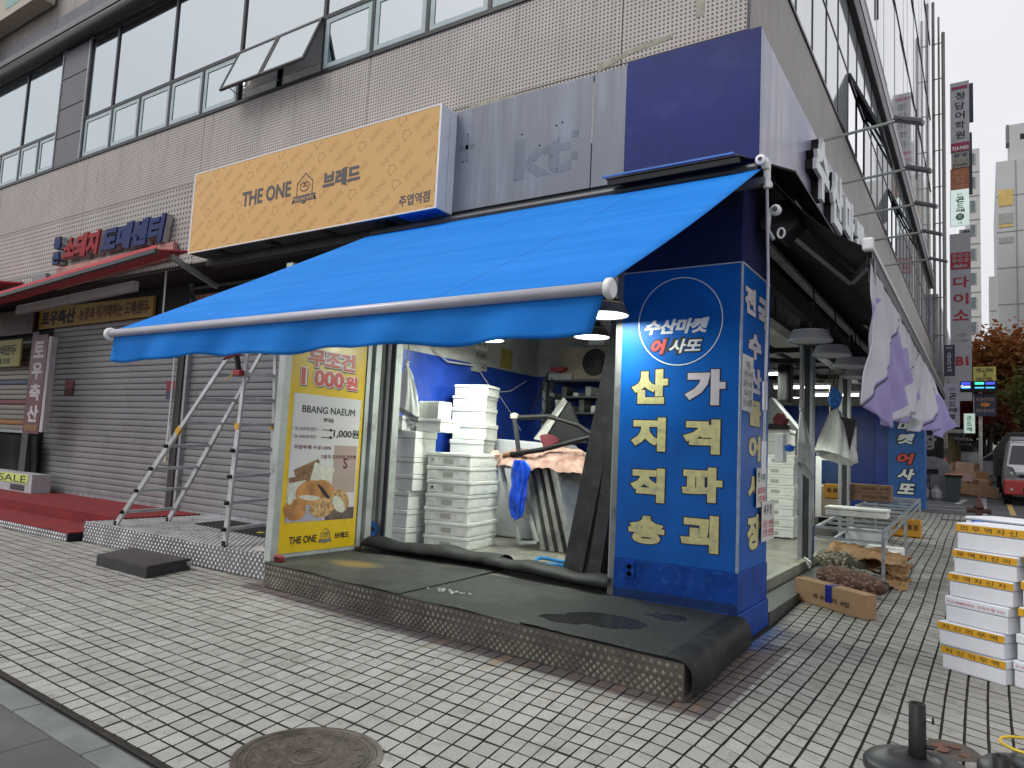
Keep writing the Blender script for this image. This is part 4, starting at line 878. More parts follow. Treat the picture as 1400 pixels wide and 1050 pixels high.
# ---------------- partition with the bakery banner
pt = thing('bakery_banner_panel', 'aluminium framed panel with tall yellow bakery banner offering bread at 1,000 won', 'banner', (-4.78, -.5, .28))
bx('panel', alu_l, (-4.80, -4.76, -1.12, .30, .28, 3.5), pt)
bx('frame_post', alu_l, (-4.84, -4.738, -1.17, -1.075, .255, 3.6), pt); bx('frame_post', alu_l, (-4.84, -4.738, .115, .18, .29, 3.6), pt); bx('frame_post', alu_l, (-4.82, -4.70, .22, .32, .27, 3.6), pt)
bx('frame_rail', alu_l, (-4.80, -4.745, -1.075, .115, .275, .315), pt); bx('frame_rail', alu_l, (-4.80, -4.745, -1.075, .115, 3.4, 3.5), pt)
PX = -4.752
def pq(nm, m, y0, y1, z0, z1, l): return MB().add([(PX+l, y0, z0), (PX+l, y1, z0), (PX+l, y1, z1), (PX+l, y0, z1)], [(0, 1, 2, 3)]).build(nm, m, pt)
pq('banner_print', mat('banner_yellow', (.68, .45, .015), .3, var=.04, bump=0), -1.07, .10, .32, 3.3, .002)
pq('photo_background', mat('banner_grey_print', (.56, .54, .55), .35, var=.05, vs=1.5, bump=0), -1.0, .055, .66, 2.13, .004)
ptx = dict(name='banner_lettering')
def red_t(s, y, z, w_, h_):
    text(s, ink, pt, (PX+.005, y+.012, z-.014), Y_, Z_, w_, h_, name='letter_shadow', bold=.07, outline=.03); text(s, whitel, pt, (PX+.0062, y, z), Y_, Z_, w_, h_, name='letter_outline', bold=.07, outline=.035); text(s, mat('banner_red', (.50, .03, .02), .4, bump=0), pt, (PX+.0075, y, z), Y_, Z_, w_, h_, name='banner_lettering', bold=.05)
red_t('무조건', -.83, 2.455, .73, .22); red_t('1 000', -.92, 2.235, .66, .20); red_t('원', -.235, 2.235, .20, .17)
text('BBANG NAEUM', ink, pt, (PX+.006, -.87, 1.915), Y_, Z_, .83, .085, bold=.02, **ptx); text('빵내음', ink, pt, (PX+.006, -.54, 1.82), Y_, Z_, .16, .05, **ptx)
gt = mat('pale_grey_ink', (.16, .15, .15), .5, bump=0)
text('2,000원', gt, pt, (PX+.006, -.955, 1.70), Y_, Z_, .30, .055, bold=0, **ptx); text('3,000원', gt, pt, (PX+.006, -.955, 1.61), Y_, Z_, .30, .055, bold=0, **ptx)
for z in (1.727, 1.637):
    MB().add([(PX+.007, -1.0, z), (PX+.007, -.60, z), (PX+.007, -.60, z+.005), (PX+.007, -1.0, z+.005)], [(0, 1, 2, 3)]).build('strike_line', gt, pt)
    MB().add([(PX+.007, -.56, z-.003), (PX+.007, -.42, z-.003), (PX+.007, -.42, z+.006), (PX+.007, -.56, z+.006), (PX+.007, -.43, z-.02), (PX+.007, -.37, z+.001), (PX+.007, -.43, z+.024)], [(0, 1, 2, 3), (4, 5, 6)]).build('arrow', ink, pt)
text('1,000원', ink, pt, (PX+.006, -.37, 1.635), Y_, Z_, .42, .115, bold=.03, **ptx)
wine = mat('wine_ink', (.12, .012, .03), .5, bump=0)
text('무방부제 우유100%', wine, pt, (PX+.006, -.95, 1.49), Y_, Z_, .56, .052, bold=.02, **ptx); text('고품격 프리미엄 착한빵', wine, pt, (PX+.006, -.55, 1.385), Y_, Z_, .58, .05, bold=.02, **ptx)
# printed breads
pq('bag_print', mat('paper_bag_print', (.36, .27, .24), .5, var=.05, vs=3, bump=0), -.34, .035, .98, 1.55, .0045); text('ᘒ' if 0 else 'S', wine, pt, (PX+.006, -.18, 1.27), Y_, Z_, .07, .13, shear=0, **ptx)
pq('cloth_print', mat('lilac_cloth_print', (.34, .33, .42), .5, var=.06, bump=0), -1.0, -.45, .66, .84, .0048); pq('table_print', mat('table_print', (.12, .09, .08), .5, var=.3, vs=9, bump=0), -.42, .05, .66, .80, .0046)
crust = mat('golden_crust_print', (.42, .19, .06), .5, var=.35, vs=7, bump=0); crust2 = mat('crumb_topping_print', (.45, .27, .12), .5, var=.5, vs=26, bump=0); brk = mat('brown_bread_print', (.20, .105, .05), .5, var=.4, vs=20, bump=0); crm = mat('cream_print', (.56, .54, .46), .5, var=.12, vs=18, bump=0)
def disc(nm, m, y, z, ry, rz, rot, l, poly=None):
    pts = poly or [(math.cos(a*PI/12), math.sin(a*PI/12)) for a in range(24)]
    c_, s_ = math.cos(rot), math.sin(rot); MB().add([(PX+l, y+(a*ry)*c_-(b*rz)*s_, z+(a*ry)*s_+(b*rz)*c_) for a, b in pts], [tuple(range(len(pts)))]).build(nm, m, pt)
sq = [(-1, -1), (1, -1), (1, 1), (-1, 1)]
disc('bread_print', brk, -.72, 1.24, .19, .085, .35, .0050, sq); disc('bread_print', brk, -.62, 1.10, .24, .08, .2, .0051, sq); disc('bread_print', crm, -.50, 1.19, .16, .12, -.25, .0056, sq); disc('bread_print', crm, -.50, 1.08, .17, .03, -.25, .0057, sq)
disc('bread_print', crm, -.86, 1.07, .12, .09, .1, .0055, sq); disc('bread_print', brk, -.86, 1.15, .13, .03, .15, .0056, sq)
disc('bread_print', crust, -.66, .99, .22, .145, .1, .0062); disc('bread_print', crm, -.66, .93, .17, .03, -.1, .0063); disc('bread_print', crust, -.44, 1.02, .17, .10, -.5, .0065); disc('bread_print', ink, -.45, .985, .15, .025, -.75, .0066)
disc('bread_print', crust, -.87, .80, .16, .12, -.1, .0068); disc('bread_print', crust2, -.47, .81, .19, .115, .1, .0070); disc('bread_print', crust2, -.20, .88, .17, .13, -.5, .0072); disc('bread_print', crm, -.21, .84, .13, .07, -.75, .0074); disc('bread_print', crm, -1.0+.05, .93, .04, .07, 0, .007)
text('THE ONE', ink, pt, (PX+.006, -.92, .415), Y_, Z_, .40, .085, bold=.02, **ptx); h = MB(); house(h, (PX+.006, -.47, .40), (0, 1, 0), (0, 0, 1), .17, t=.05); h.build('emblem_print', gt, pt); text('브레드', ink, pt, (PX+.006, -.24, .43), Y_, Z_, .24, .075, bold=.03, **ptx)

# ---------------- blue awning
blue_c = NG('blue_awning_cloth'); P = blue_c.pos(); f = blue_c.noise(blue_c.n('Mapping', Vector=P, Scale=(.4, 3, 3)).outputs[0], 2, 6)
wv = blue_c.noise(P, 420, 2)
blue_c.col(blue_c.mix(blue_c.ramp(f, .35, .65), (.016, .225, .72), (.026, .265, .79))); blue_c.set('Roughness', .7); blue_c.set('Specular IOR Level', .15); blue_c.bump(blue_c.math('ADD', wv, blue_c.math('MULTIPLY', f, 2)), .25, .004)
_tl = blue_c.n('BsdfTranslucent', Color=(.015, .2, .75, 1)); _ms = blue_c.n('MixShader', i0=.22); blue_c.t.links.new(blue_c.p.outputs[0], _ms.inputs[1]); blue_c.t.links.new(_tl.outputs[0], _ms.inputs[2]); blue_c.t.links.new(_ms.outputs[0], blue_c.out.inputs[0])
blue_c = blue_c.m
aw = thing('blue_awning', 'large bright blue folding awning stretched over the front of the market', 'awning', (-2.1, -1.7, 3))
AX0, AX1 = -4.46, .215
def aw_pt(u, v):
    x = AX0+(AX1-AX0)*u; y = -.27+(-3.19+.27)*v; z = 4.13+(2.475-4.13)*v-.035*math.sin(PI*v)*(.6+.4*math.sin(u*PI))
    z += .006*math.sin(u*21+v*3)*math.sin(PI*v)
    return (x, y, z)
MB().grid(aw_pt, 48, 24).build('canopy', blue_c, aw, smooth=True, solid=.005)
sm = mat('awning_seam', (.004, .05, .26), .7, bump=0)
for uu in (.245, .51, .755):
    MB().grid(lambda u, v: (lambda p: (p[0], p[1], p[2]+.0035))(aw_pt(uu+u*.0016, v)), 1, 24).build('seam', sm, aw)
def val(u, v):
    x = AX0-.06*v*(1-u)+(AX1-AX0-.04*v)*u; z = 2.415-.215*v-(.012*math.sin(u*17)+.01*math.sin(u*41))*v
    return (x-.05*v, -3.215+.025*math.sin(u*26)*v+.012*math.sin(u*61+1)*v+.03*v, z)
MB().grid(val, 90, 8).build('valance', blue_c, aw, smooth=True, solid=.004)
MB().tube([(AX0-.04, -3.225, 2.435), (AX1+.02, -3.225, 2.435)], .033, 14).build('front_bar', mat('light_grey_bar', (.42, .42, .48), .35, .1, var=.05), aw, smooth=True)
for x, s_ in ((AX0-.05, -1), (AX1+.03, 1)):
    MB().lathe([(0, -.02), (.045, -.02), (.055, -.012), (.055, .012), (.045, .02), (0, .02)], 24, (x, -3.225, 2.43), Matrix.Rotation(PI/2, 4, 'Y')).build('end_cap', white, aw, bev=.003)
MB().tube([(AX0, -.24, 4.16), (AX1-.05, -.24, 4.16)], .045, 10).build('roller', darkg, aw)
MB().bar((-.10, -.45, 3.86), (-1.55, -1.9, 2.98), .05, .07).build('folding_arm', black, aw); MB().bar((-1.55, -1.9, 2.98), (-.35, -3.1, 2.40), .05, .06).build('folding_arm', black, aw)
MB().bar((-4.1, -.45, 3.86), (-2.7, -1.9, 2.98), .05, .07).build('folding_arm', black, aw); MB().bar((-2.7, -1.9, 2.98), (-3.9, -3.1, 2.40), .05, .06).build('folding_arm', black, aw)
MB().bar((-1.2, -.2, 4.04), (.24, -.2, 4.04), .09, .06).build('mounting_bar', mat('bar_grey', (.16, .16, .17), .4, .3), aw)
cas = thing('awning_cover', 'slim black awning cover strip under the navy corner panel with a blue top edge', 'cover', (-.5, -.3, 4.3))
MB().prism([(-1.22, -.40, 4.235), (.06, -.40, 4.235), (.10, -.18, 4.275), (-1.22, -.18, 4.275)], (0, 0, .012)).build('cover', slate_d, cas); MB().bar((-1.25, -.405, 4.262), (.02, -.405, 4.262), .018).build('edge', mat('blue_edge', (.05, .16, .45), .3), cas); MB().bar((-1.2, -.38, 4.20), (.06, -.38, 4.20), .03, .05).build('lip', black, cas)
gb = thing('crank_gearbox', 'white gearbox bracket at the right end of the blue awning', 'bracket', (.24, -.2, 4.1))
MB().box(.21, .27, -.25, -.14, 4.14, 4.24).build('housing', white, gb, bev=.015); MB().box(.23, .28, -.20, -.12, 4.00, 4.05).build('plate', white, gb, bev=.008); MB().tube([(.25, -.2, 4.13), (.25, -.2, 3.98)], .03, 10).build('socket', white, gb); MB().lathe([(.02, -.03), (.045, -.02), (.045, .02), (.02, .03)], 14, (.22, -.3, 4.2), Matrix.Rotation(PI/2, 4, 'X')).build('wheel', white, gb)
rod = thing('crank_rod', 'long white hand crank rod hanging beside the corner of the blue pillar', 'rod', (.23, -.12, 1.6))
MB().tube([(.25, -.2, 4.0), (.235, -.05, 3.2), (.215, -.02, 1.62)], .013, 8).build('shaft', mat('rod_white', (.45, .46, .5), .4, dirt=(.15, .10, .07), da=.5, ds=20), rod); MB().tube([(.216, -.02, 2.05), (.215, -.02, 2.30)], .022, 8).build('grip', white, rod); MB().tube([(.215, -.02, 1.5), (.215, -.02, 1.78)], .020, 8).build('grip', white, rod)

# ---------------- black side awning with banner
sa = thing('black_side_awning', 'half open black folding awning with silver front bar along the side of the market', 'awning', (.5, 4, 4))
bkc = mat('black_awning_cloth', (.012, .012, .014), .7, var=.2)
MB().grid(lambda u, v: (.19+.74*v, .12+.55*v+u*(15-.5*v), 4.20-.60*v-.10*math.sin(PI*v)), 30, 8).build('canopy', bkc, sa, solid=.006)
MB().prism([(.17, -.02, 4.28), (.42, .12, 4.20), (.42, 15, 4.2), (.17, 15, 4.28)], (0, 0, .02)).build('hood', black, sa)
MB().prism([(.05, .30, 3.80), (.05, .45, 4.10), (.34, .5, 4.10), (.40, .42, 3.85), (.25, .32, 3.66)], (0, .30, 0)).build('end_housing', black, sa, bev=.02)
MB().tube([(.95, .62, 3.60), (.95, 15.5, 3.60)], .042, 10).build('front_bar', alu, sa); bx('front_valance_rail', black, (.92, .97, .7, 15.4, 3.45, 3.56), sa)
MB().box(.905, 1.0, .54, .62, 3.54, 3.66).build('end_cap', white, sa, bev=.02)
MB().bar((.22, .95, 3.92), (.62, 2.0, 3.62), .06, .10).build('folding_arm', mat('arm_grey', (.22, .22, .22), .4, .3), sa); MB().bar((.62, 2.0, 3.62), (.93, 1.0, 3.56), .05, .08).build('folding_arm', MATS['arm_grey'], sa)
MB().bar((.22, 6.2, 3.92), (.62, 7.0, 3.62), .06, .10).build('folding_arm', MATS['arm_grey'], sa); MB().bar((.62, 7.0, 3.62), (.93, 6.2, 3.56), .05, .08).build('folding_arm', MATS['arm_grey'], sa)
g2 = thing('gear_ring', 'pale crank hook with ring at the near end of the black awning', 'bracket', (.2, .15, 3.8)); MB().lathe([(.025, -.04), (.05, -.02), (.05, .02), (.025, .04)], 14, (.25, .12, 3.88), Matrix.Rotation(PI/2, 4, 'X')).build('gear', white, g2); MB().tube([(.30+.03*math.cos(a*PI/6), .12, 3.66+.045*math.sin(a*PI/6)) for a in range(13)], .010, 6).build('ring', white, g2); MB().tube([(.2, .12, 3.9), (.19, .1, 3.7), (.24, .1, 3.6)], .02, 6).build('hook', alu_l, g2)
bn = NG('purple_banner_cloth'); P = bn.pos(); x, y, z = bn.xyz(P)
sc_ = bn.math('MULTIPLY', bn.math('ABSOLUTE', bn.math('SINE', bn.math('MULTIPLY', y, 4.2))), .10)
edge = bn.math('ADD', bn.math('ADD', 2.88, sc_), bn.math('MULTIPLY', bn.math('SINE', bn.math('MULTIPLY', y, .9)), .28))
m1 = bn.math('LESS_THAN', z, edge); dia = bn.math('ADD', z, bn.math('MULTIPLY', y, -.42))
m2 = bn.math('GREATER_THAN', bn.math('SINE', bn.math('MULTIPLY', dia, 4.6)), -.15)
c = bn.mix(bn.math('MULTIPLY', m1, m2), (.66, .66, .70), bn.mix(bn.noise(P, 3, 4), (.32, .25, .54), (.43, .37, .64)))
ln = bn.math('LESS_THAN', bn.math('ABSOLUTE', bn.math('SUBTRACT', bn.math('FRACT', bn.math('MULTIPLY', dia, .73)), .5)), .008)
c = bn.mix(ln, c, (.06, .05, .08)); bn.col(c); bn.set('Roughness', .75)
_tl = bn.n('BsdfTranslucent', Color=(.4, .36, .5, 1)); _ms = bn.n('MixShader', i0=.3); bn.t.links.new(bn.p.outputs[0], _ms.inputs[1]); bn.t.links.new(_tl.outputs[0], _ms.inputs[2]); bn.t.links.new(_ms.outputs[0], bn.out.inputs[0])
def ban(u, v):
    yt = .70+u*9.8; yb_ = .0+u*9.9+ .6*math.sin(u*5)
    y = yt+(yb_-yt)*v**1.3; drop = 1.30+.14*math.sin(u*8+.6)+.10*math.sin(u*21)-.1*u
    if u > .9: drop -= .5*(u-.9)/.1
    fold = (.035*math.sin(u*95+v*4)+.02*math.sin(u*160-v*9)+.006*math.sin(v*22+u*30))*min(1, v*2)+.10*math.sin(u*34)*v+.05*math.sin(u*70+2)*v+.16*math.sin(u*9)*v
    return (.96+fold*.8+.30*v*v*max(0, u-.75)*3, y, 3.50-drop*v-.03*math.sin(u*40)*(1-v))
bnr = thing('purple_banner', 'wind blown white and purple cloth banner hanging from the bar of the black side awning', 'banner', (.95, 3, 3.5)); MB().grid(ban, 260, 40).build('cloth', bn.m, bnr, smooth=True, solid=.004)
bx('tie_clip', darkg, (.93, .98, .78, .92, 3.30, 3.52), bnr)
tag(MB().lathe([(0, -.12), (.05, -.08), (.07, 0), (.05, .06), (.02, .1), (0, .12)], 9, (.55, 1.4, 2.28)).build('blue_net', mat('blue_net', (.02, .13, .4), .5, var=.5, vs=40)), 'small tangle of blue plastic twine under the purple banner', 'twine')
# arm lights over the side fascia
for k, (y, z) in enumerate(((2.2, 5.35), (3.55, 5.30), (4.9, 5.28), (6.3, 5.28), (8.1, 5.30))):
    t = thing('arm_floodlight', ['nearest floodlight on a long arm above the side fascia', 'second floodlight from the corner on a long arm', 'middle floodlight of the five on arms', 'fourth floodlight from the corner on a long arm', 'farthest floodlight of the five on arms'][k], 'floodlight', (.17, y, z))
    dx = .95; MB().tube([(.17, y, z), (.17+dx, y-.15, z+.02)], .018, 8).build('arm', alu_l, t)
    MB().box(-.14, .14, -.10, .10, -.02, .03, Matrix.Translation((.17+dx+.05, y-.17, z-.02)) @ Matrix.Rotation(.35, 4, 'Y') @ Matrix.Rotation(.2, 4, 'X')).build('lamp_head', mat('floodlight_grey', (.14, .14, .15), .45, .3), t, bev=.01)
    MB().tube([(.17+dx-.1, y-.2, z+.02), (.17+dx-.06, y-.26, z+.0), (.17+dx+.02, y-.26, z-.05)], .010, 6).build('yoke', darkg, t)

# ================================================================ THINGS IN THE SHOP
def fishbox(w_, d_, h, lb, loc, rz, parts='handle', m=styro, grp=None, text_=None):
    t = thing('styrofoam_box', lb, 'box', loc, rz, grp)
    MB().prism([(-w_/2+.01, -d_/2+.01, 0), (w_/2-.01, -d_/2+.01, 0), (w_/2-.01, d_/2-.01, 0), (-w_/2+.01, d_/2-.01, 0)], (0, 0, h*.72)).build('body', m, t, local=True, bev=.008)
    MB().box(-w_/2, w_/2, -d_/2, d_/2, h*.725, h-.004).build('lid', m, t, local=True, bev=.008)
    if parts == 'handle':
        y = -d_/2+.008
        MB().box(-.075, .075, y-.003, y, h*.22, h*.56).build('handle_recess_shade', slot, t, local=True)
        for s_ in (-1, 1): MB().box(s_*w_*.32-.05, s_*w_*.32+.05, y-.006, y, h*.1, h*.62).build('side_boss', m, t, local=True, bev=.003)
        MB().box(w_/2-.012, w_/2-.004, -d_*.38, -d_*.18, h*.1, h*.6).build('side_boss', m, t, local=True, bev=.003); MB().box(w_/2-.012, w_/2-.004, d_*.18, d_*.38, h*.1, h*.6).build('side_boss', m, t, local=True, bev=.003)
        MB().box(w_/2-.012, w_/2-.006, -.10, .10, h*.2, h*.5).build('label_boss', m, t, local=True, bev=.002)
    return t
a0 = math.radians(-8)
for k in range(7):
    h = .182; lab = ['bottom', 'second from the bottom', 'third from the bottom', 'middle', 'third from the top', 'second from the top', 'top'][k]
    t = fishbox(.66, .92, h, f'white handled fish box, {lab} box of the front stack inside the door', (-4.22+.012*math.sin(k*2), 1.58, .25+k*h), math.radians(10)+.015*math.sin(k*3.1))
    if k in (4, 6): text('大' if k == 6 else '★', ink, t, WM[t.name] @ Vector((-.27, -.462, h*.25)), (math.cos(math.radians(10)), math.sin(math.radians(10)), 0), Z_, .06, .07, name='hand_mark', bold=0)
for k in range(10):
    h = .245 if k < 8 else .17; z = .25+.245*min(k, 8)+.17*max(0, k-8)
    fishbox(.56, .50, h, f'white lidded box number {k+1} up in the tall rear stack against the blue wall' if 0 else ['bottom box', 'second box up', 'third box up', 'fourth box up', 'fifth box up', 'sixth box up', 'seventh box up', 'eighth box up', 'box just below the top', 'topmost box'][k]+' of the tall rear stack by the blue wall', (-4.72+.02*math.sin(k*2.3), 2.45, z), math.radians(14)+.02*math.sin(k*1.7), parts='none')
for k, (w_, d_, h, z, lb) in enumerate(((.52, .5, .25, .25, 'lowest box of the left stack by the door frame'), (.52, .5, .24, .50, 'second box of the left stack by the door frame'), (.54, .5, .25, .74, 'third box of the left stack by the door frame'), (.60, .5, .22, .99, 'fourth box of the left stack, slightly wider'), (.60, .5, .22, 1.21, 'fifth box of the left stack, slightly wider'), (.62, .52, .36, 1.43, 'tall plain box near the top of the left stack'))):
    fishbox(w_, d_, h, lb, (-4.86+(.02 if k > 2 else 0), 1.08, z), math.radians(6), parts='none')
fishbox(.52, .46, .20, 'flat handled box on top of the left stack under the hanging bag', (-4.97, .98, 1.79), math.radians(6))
fishbox(.42, .5, .18, 'small box beside the flat one on top of the left stack', (-4.46, 1.25, 1.79), math.radians(6), parts='none')
pk = MB()
for k in range(11): pk.box(-4.62+k*.032, -4.60+k*.032, 1.02, 1.3, 1.975, 2.20)
tag(pk.build('styrofoam_sheets', styro, kind=None), 'row of thin upright white styrofoam sheets on the left box stack', 'sheets')
pl = mat('thin_white_plastic', (.62, .63, .60), .35, var=.06, vs=9, bump=.5, bs=14)
def hang_bag(nm, lb, top, w_, h_, m, tilt=0, dark=None):
    t = thing(nm, lb, 'bag', top)
    def f2(u, v):
        a = u*2*PI; r = w_*(.05+.95*v**.62)*(1+.13*math.sin(a*5+v*3)+.09*math.sin(a*11+v*4)+.05*math.sin(a*17)); return (r*.5*math.cos(a)+tilt*v, r*.22*math.sin(a), -h_*v-(.14*h_*math.sin(a+.8) if v > .85 else 0)*((v-.85)/.15))
    MB().grid(f2, 40, 14).build('bag_body', m, t, local=True, smooth=True); MB().lathe([(.01, -.03), (.035, 0), (.02, .03), (.045, .06)], 8).build('knot', m, t, local=True)
    MB().tube([(0, 0, .03), (.01, 0, .25), (.0, 0, .6)], .006, 5).build('string', mat('twine', (.35, .28, .10), .8), t, local=True)
    if dark: MB().prism([(dark[0], -.03, dark[1]), (dark[0]+dark[2], -.05, dark[1]-.06), (dark[0]+dark[2]*.7, -.05, dark[1]-dark[3]), (dark[0]-.02, -.03, dark[1]-dark[3]+.04)], (0, .09, 0)).build('black_tray', black, t, local=True)
    return t
hang_bag('plastic_bag', 'white plastic bag hanging above the left box stack', (-4.80, .92, 2.68), .42, .66, pl, .06, (-.18, -.38, .12, .16))
hang_bag('plastic_bag', 'crumpled clear plastic bag hanging beside the nearer side post', (-.36, 4.35, 2.36), .22, .86, mat('clear_film', (.5, .52, .5), .3, var=.15, bump=.5, bs=20), .06)
hang_bag('plastic_bag', 'white plastic bag with a black tray hanging on yellow string between the side posts', (-.20, 6.2, 2.52), .62, .80, pl, -.02, (.02, -.12, .28, .55))
fz = thing('white_chest', 'large white plastic chest standing behind the folded trolley', 'chest', (-4.4, 3.3, .25))
MB().prism([(-4.85, 2.9, .26), (-3.65, 2.9, .26), (-3.60, 2.9, 1.60), (-3.72, 2.9, 1.72), (-4.60, 2.9, 1.76), (-4.86, 2.9, 1.60)], (0, 1.0, 0)).build('tub', mat('white_plastic_tub', (.50, .51, .54), .4, var=.05), fz, bev=.02)
bx('grey_box', mat('grey_plastic', (.30, .31, .32), .5), (-5.0, -4.62, 3.0, 3.5, .25, 1.30), fz)
bs_ = MB().grid(lambda u, v: (-4.72+.26*u, 2.75+.03*math.sin(u*12+v*5), 1.48-.34*v-.05*math.sin(u*8)), 12, 8); tag(bs_.build('blue_sheet', mat('blue_plastic_sheet', (.008, .10, .50), .3, bump=.4, bs=18), solid=.01), 'piece of blue plastic sheet over the grey box behind the fish boxes', 'sheet')
tl = thing('folding_trolley', 'leaning grey steel trolley frame in the middle of the shop opening', 'trolley', (-3.8, 2.3, .25))
for a, b in (((-4.02, 2.2, 1.37), (-3.56, 2.05, .33)), ((-3.80, 2.25, 1.37), (-3.30, 2.1, .36)), ((-4.02, 2.2, 1.37), (-3.35, 2.4, 1.46)), ((-3.80, 2.25, 1.37), (-3.2, 2.5, 1.46))): MB().bar(a, b, .045).build('rail', alu_l, tl)
for f_ in (.02, .42, .68, 1): MB().bar(Vector((-4.02, 2.2, 1.37)).lerp(Vector((-3.56, 2.05, .33)), f_), Vector((-3.80, 2.25, 1.37)).lerp(Vector((-3.30, 2.1, .36)), f_), .04).build('rung', alu_l, tl)
for k in range(5):
    x = -3.62+k*.13; t = thing('stainless_board', ['first leaning stainless panel, behind the blue bag', 'second leaning stainless panel', 'third leaning stainless panel with blue reflections', 'fourth leaning stainless panel', 'widest leaning stainless panel on the right of the row'][k], 'panel', (x, 2.4, .25))
    if k < 4: MB().prism([(x+.38, 2.1+.02*k, .26), (x+.45, 2.1+.02*k, .26), (x+.07, 2.2, 1.44), (x, 2.2, 1.44)], (.02, .75, 0)).build('sheet', steel, t, bev=.004)
    else:
        MB().prism([(-2.72, 2.02, .27), (-2.70, 2.06, .27), (-3.02, 2.10, 1.42), (-3.04, 2.06, 1.42)], (.36, .35, 0)).build('sheet', steel, t); MB().bar((-2.72, 2.02, .27), (-3.04, 2.06, 1.42), .05).build('frame', galv, t); MB().bar((-3.04, 2.06, 1.42), (-2.68, 2.41, 1.42), .05).build('frame', galv, t)
cth = mat('pink_cloth', (.36, .22, .18), .9, var=.3, vs=9, bump=.6, bs=25, dirt=(.22, .07, .06), da=.7, ds=5)
def hp(u, v):
    x = -4.05+1.7*u; y = 2.0+.75*v; n_ = noise.noise(Vector((x*3, y*3, 1)))+.9*abs(noise.noise(Vector((x*5, y*9, 4))))+.3*abs(noise.noise(Vector((x*13, y*13, 4))))
    return (x, y, 1.46+.16*math.sin(PI*v)*math.sin(PI*min(1, u*1.1+.03))**.5+.08*n_-.13*(1-v)**5)
tag(MB().grid(hp, 110, 36).build('cloth_heap', cth, smooth=False, solid=.015), 'heap of folded pink cloths lying over the trolley and panels', 'cloth')
tag(MB().lathe([(0, -.06), (.05, -.05), (.075, 0), (.05, .05), (0, .06)], 12, (-3.98, 1.98, 1.52)).build('rolled_cloth_end', mat('pale_pink_roll', (.5, .33, .26), .8, bump=.4, bs=30)), 'rolled end of a pink towel on the trolley corner', 'cloth')
tag(MB().grid(lambda u, v: (-3.36+.16*math.sin(u*7)*v, 2.3+.12*v, 1.62+.22*math.sin(PI*u)*v), 12, 6).build('red_cloth', mat('dark_red_cloth', (.12, .012, .02), .8), solid=.02), 'crumpled dark red cloth on top of the cloth heap', 'cloth')
def bb(u, v):
    a = u*2*PI; n_ = noise.noise(Vector((math.cos(a)*2, math.sin(a)*2, v*4))); w_ = (.075+.05*math.sin(PI*v)+.02*math.sin(v*9))*(1+.35*n_); return (-3.56+w_*math.cos(a)*(1+.18*math.sin(a*7+v*3))+.02*math.sin(v*6), 1.97+.06*math.sin(a)*(1+n_), 1.46-.78*v+.03*math.sin(a*2+1)*v)
tag(MB().grid(bb, 48, 26).build('blue_bag', mat('glossy_blue_plastic', (.006, .06, .52), .18, var=.3, vs=12, bump=.8, bs=12), smooth=True), 'glossy blue plastic bag hanging from the trolley frame', 'bag')
dc = thing('drain_pole', 'long dark pole frame with pale joint lying across the cloths', 'pole', (-3.4, 2.2, 1.6))
MB().tube([(-3.80, 2.2, 2.06), (-3.3, 2.25, 2.09), (-2.85, 2.3, 1.98), (-2.55, 2.35, 1.80)], .035, 8).build('upper_pole', black, dc); MB().tube([(-3.80, 2.15, 2.04), (-3.70, 2.15, 1.58)], .035, 8).build('upright', darkg, dc); MB().tube([(-3.92, 2.1, 1.51), (-3.3, 2.12, 1.62), (-2.5, 2.16, 1.84)], .035, 8).build('lower_pole', black, dc); MB().tube([(-3.92, 2.1, 1.51), (-3.80, 2.1, 1.53)], .038, 8).build('brown_end', mat('brown_end', (.16, .07, .03)), dc); MB().lathe([(0, -.05), (.06, -.03), (.06, .03), (0, .05)], 10, (-3.82, 2.18, 2.08)).build('joint', mat('pale_joint', (.5, .49, .4), .5), dc)
cp = thing('folded_parasol', 'white and black pointed cloth standing behind the cloth heap', 'cloth', (-3.3, 3.0, 1.6))
MB().add([(-3.92, 2.9, 1.78), (-3.76, 2.9, 1.75), (-3.42, 3.0, 2.36), (-3.46, 2.95, 2.42)], [(0, 1, 2, 3)]).build('white_side', mat('dull_white_cloth', (.38, .38, .36), .8), cp, solid=.02); MB().add([(-3.74, 2.92, 1.75), (-3.05, 2.98, 1.75), (-3.22, 2.98, 2.1), (-3.38, 3.02, 2.36), (-3.42, 3.02, 2.34)], [(0, 1, 2, 3, 4)]).build('black_side', black, cp, solid=.02)
shf = thing('storage_rack', 'dark steel storage rack with clutter against the back wall', 'rack', (-4.0, 4.5, .25))
for x in (-4.52, -3.38):
    for y in (4.2, 4.8): bx('upright', darkg, (x, x+.04, y, y+.04, .25, 2.95), shf)
for z in (2.80, 2.52, 2.25, 1.9): bx('shelf', darkg, (-4.52, -3.34, 4.2, 4.84, z, z+.03), shf)
bx('pipe_cover', alu_l, (-4.82, -4.70, 4.6, 4.75, .25, 2.9), bld)
ac = thing('outdoor_ac_unit', 'beige air conditioner outdoor unit with round fan grille on the rack', 'air conditioner', (-3.9, 4.3, 2.84))
bx('casing', mat('beige_casing', (.25, .21, .145), .5, var=.1), (-4.30, -3.36, 4.25, 4.62, 2.835, 3.40), ac, bev=.015)
MB().lathe([(0, 0), (.235, 0)], 32, (-3.62, 4.246, 3.12), Matrix.Rotation(PI/2, 4, 'X')).build('fan_opening', black, ac)
for k in range(6): MB().lathe([(.04*k+.02, 0), (.04*k+.026, -.004)], 28, (-3.62, 4.240, 3.12), Matrix.Rotation(PI/2, 4, 'X')).build('grille_ring', mat('grille', (.2, .18, .14)), ac)
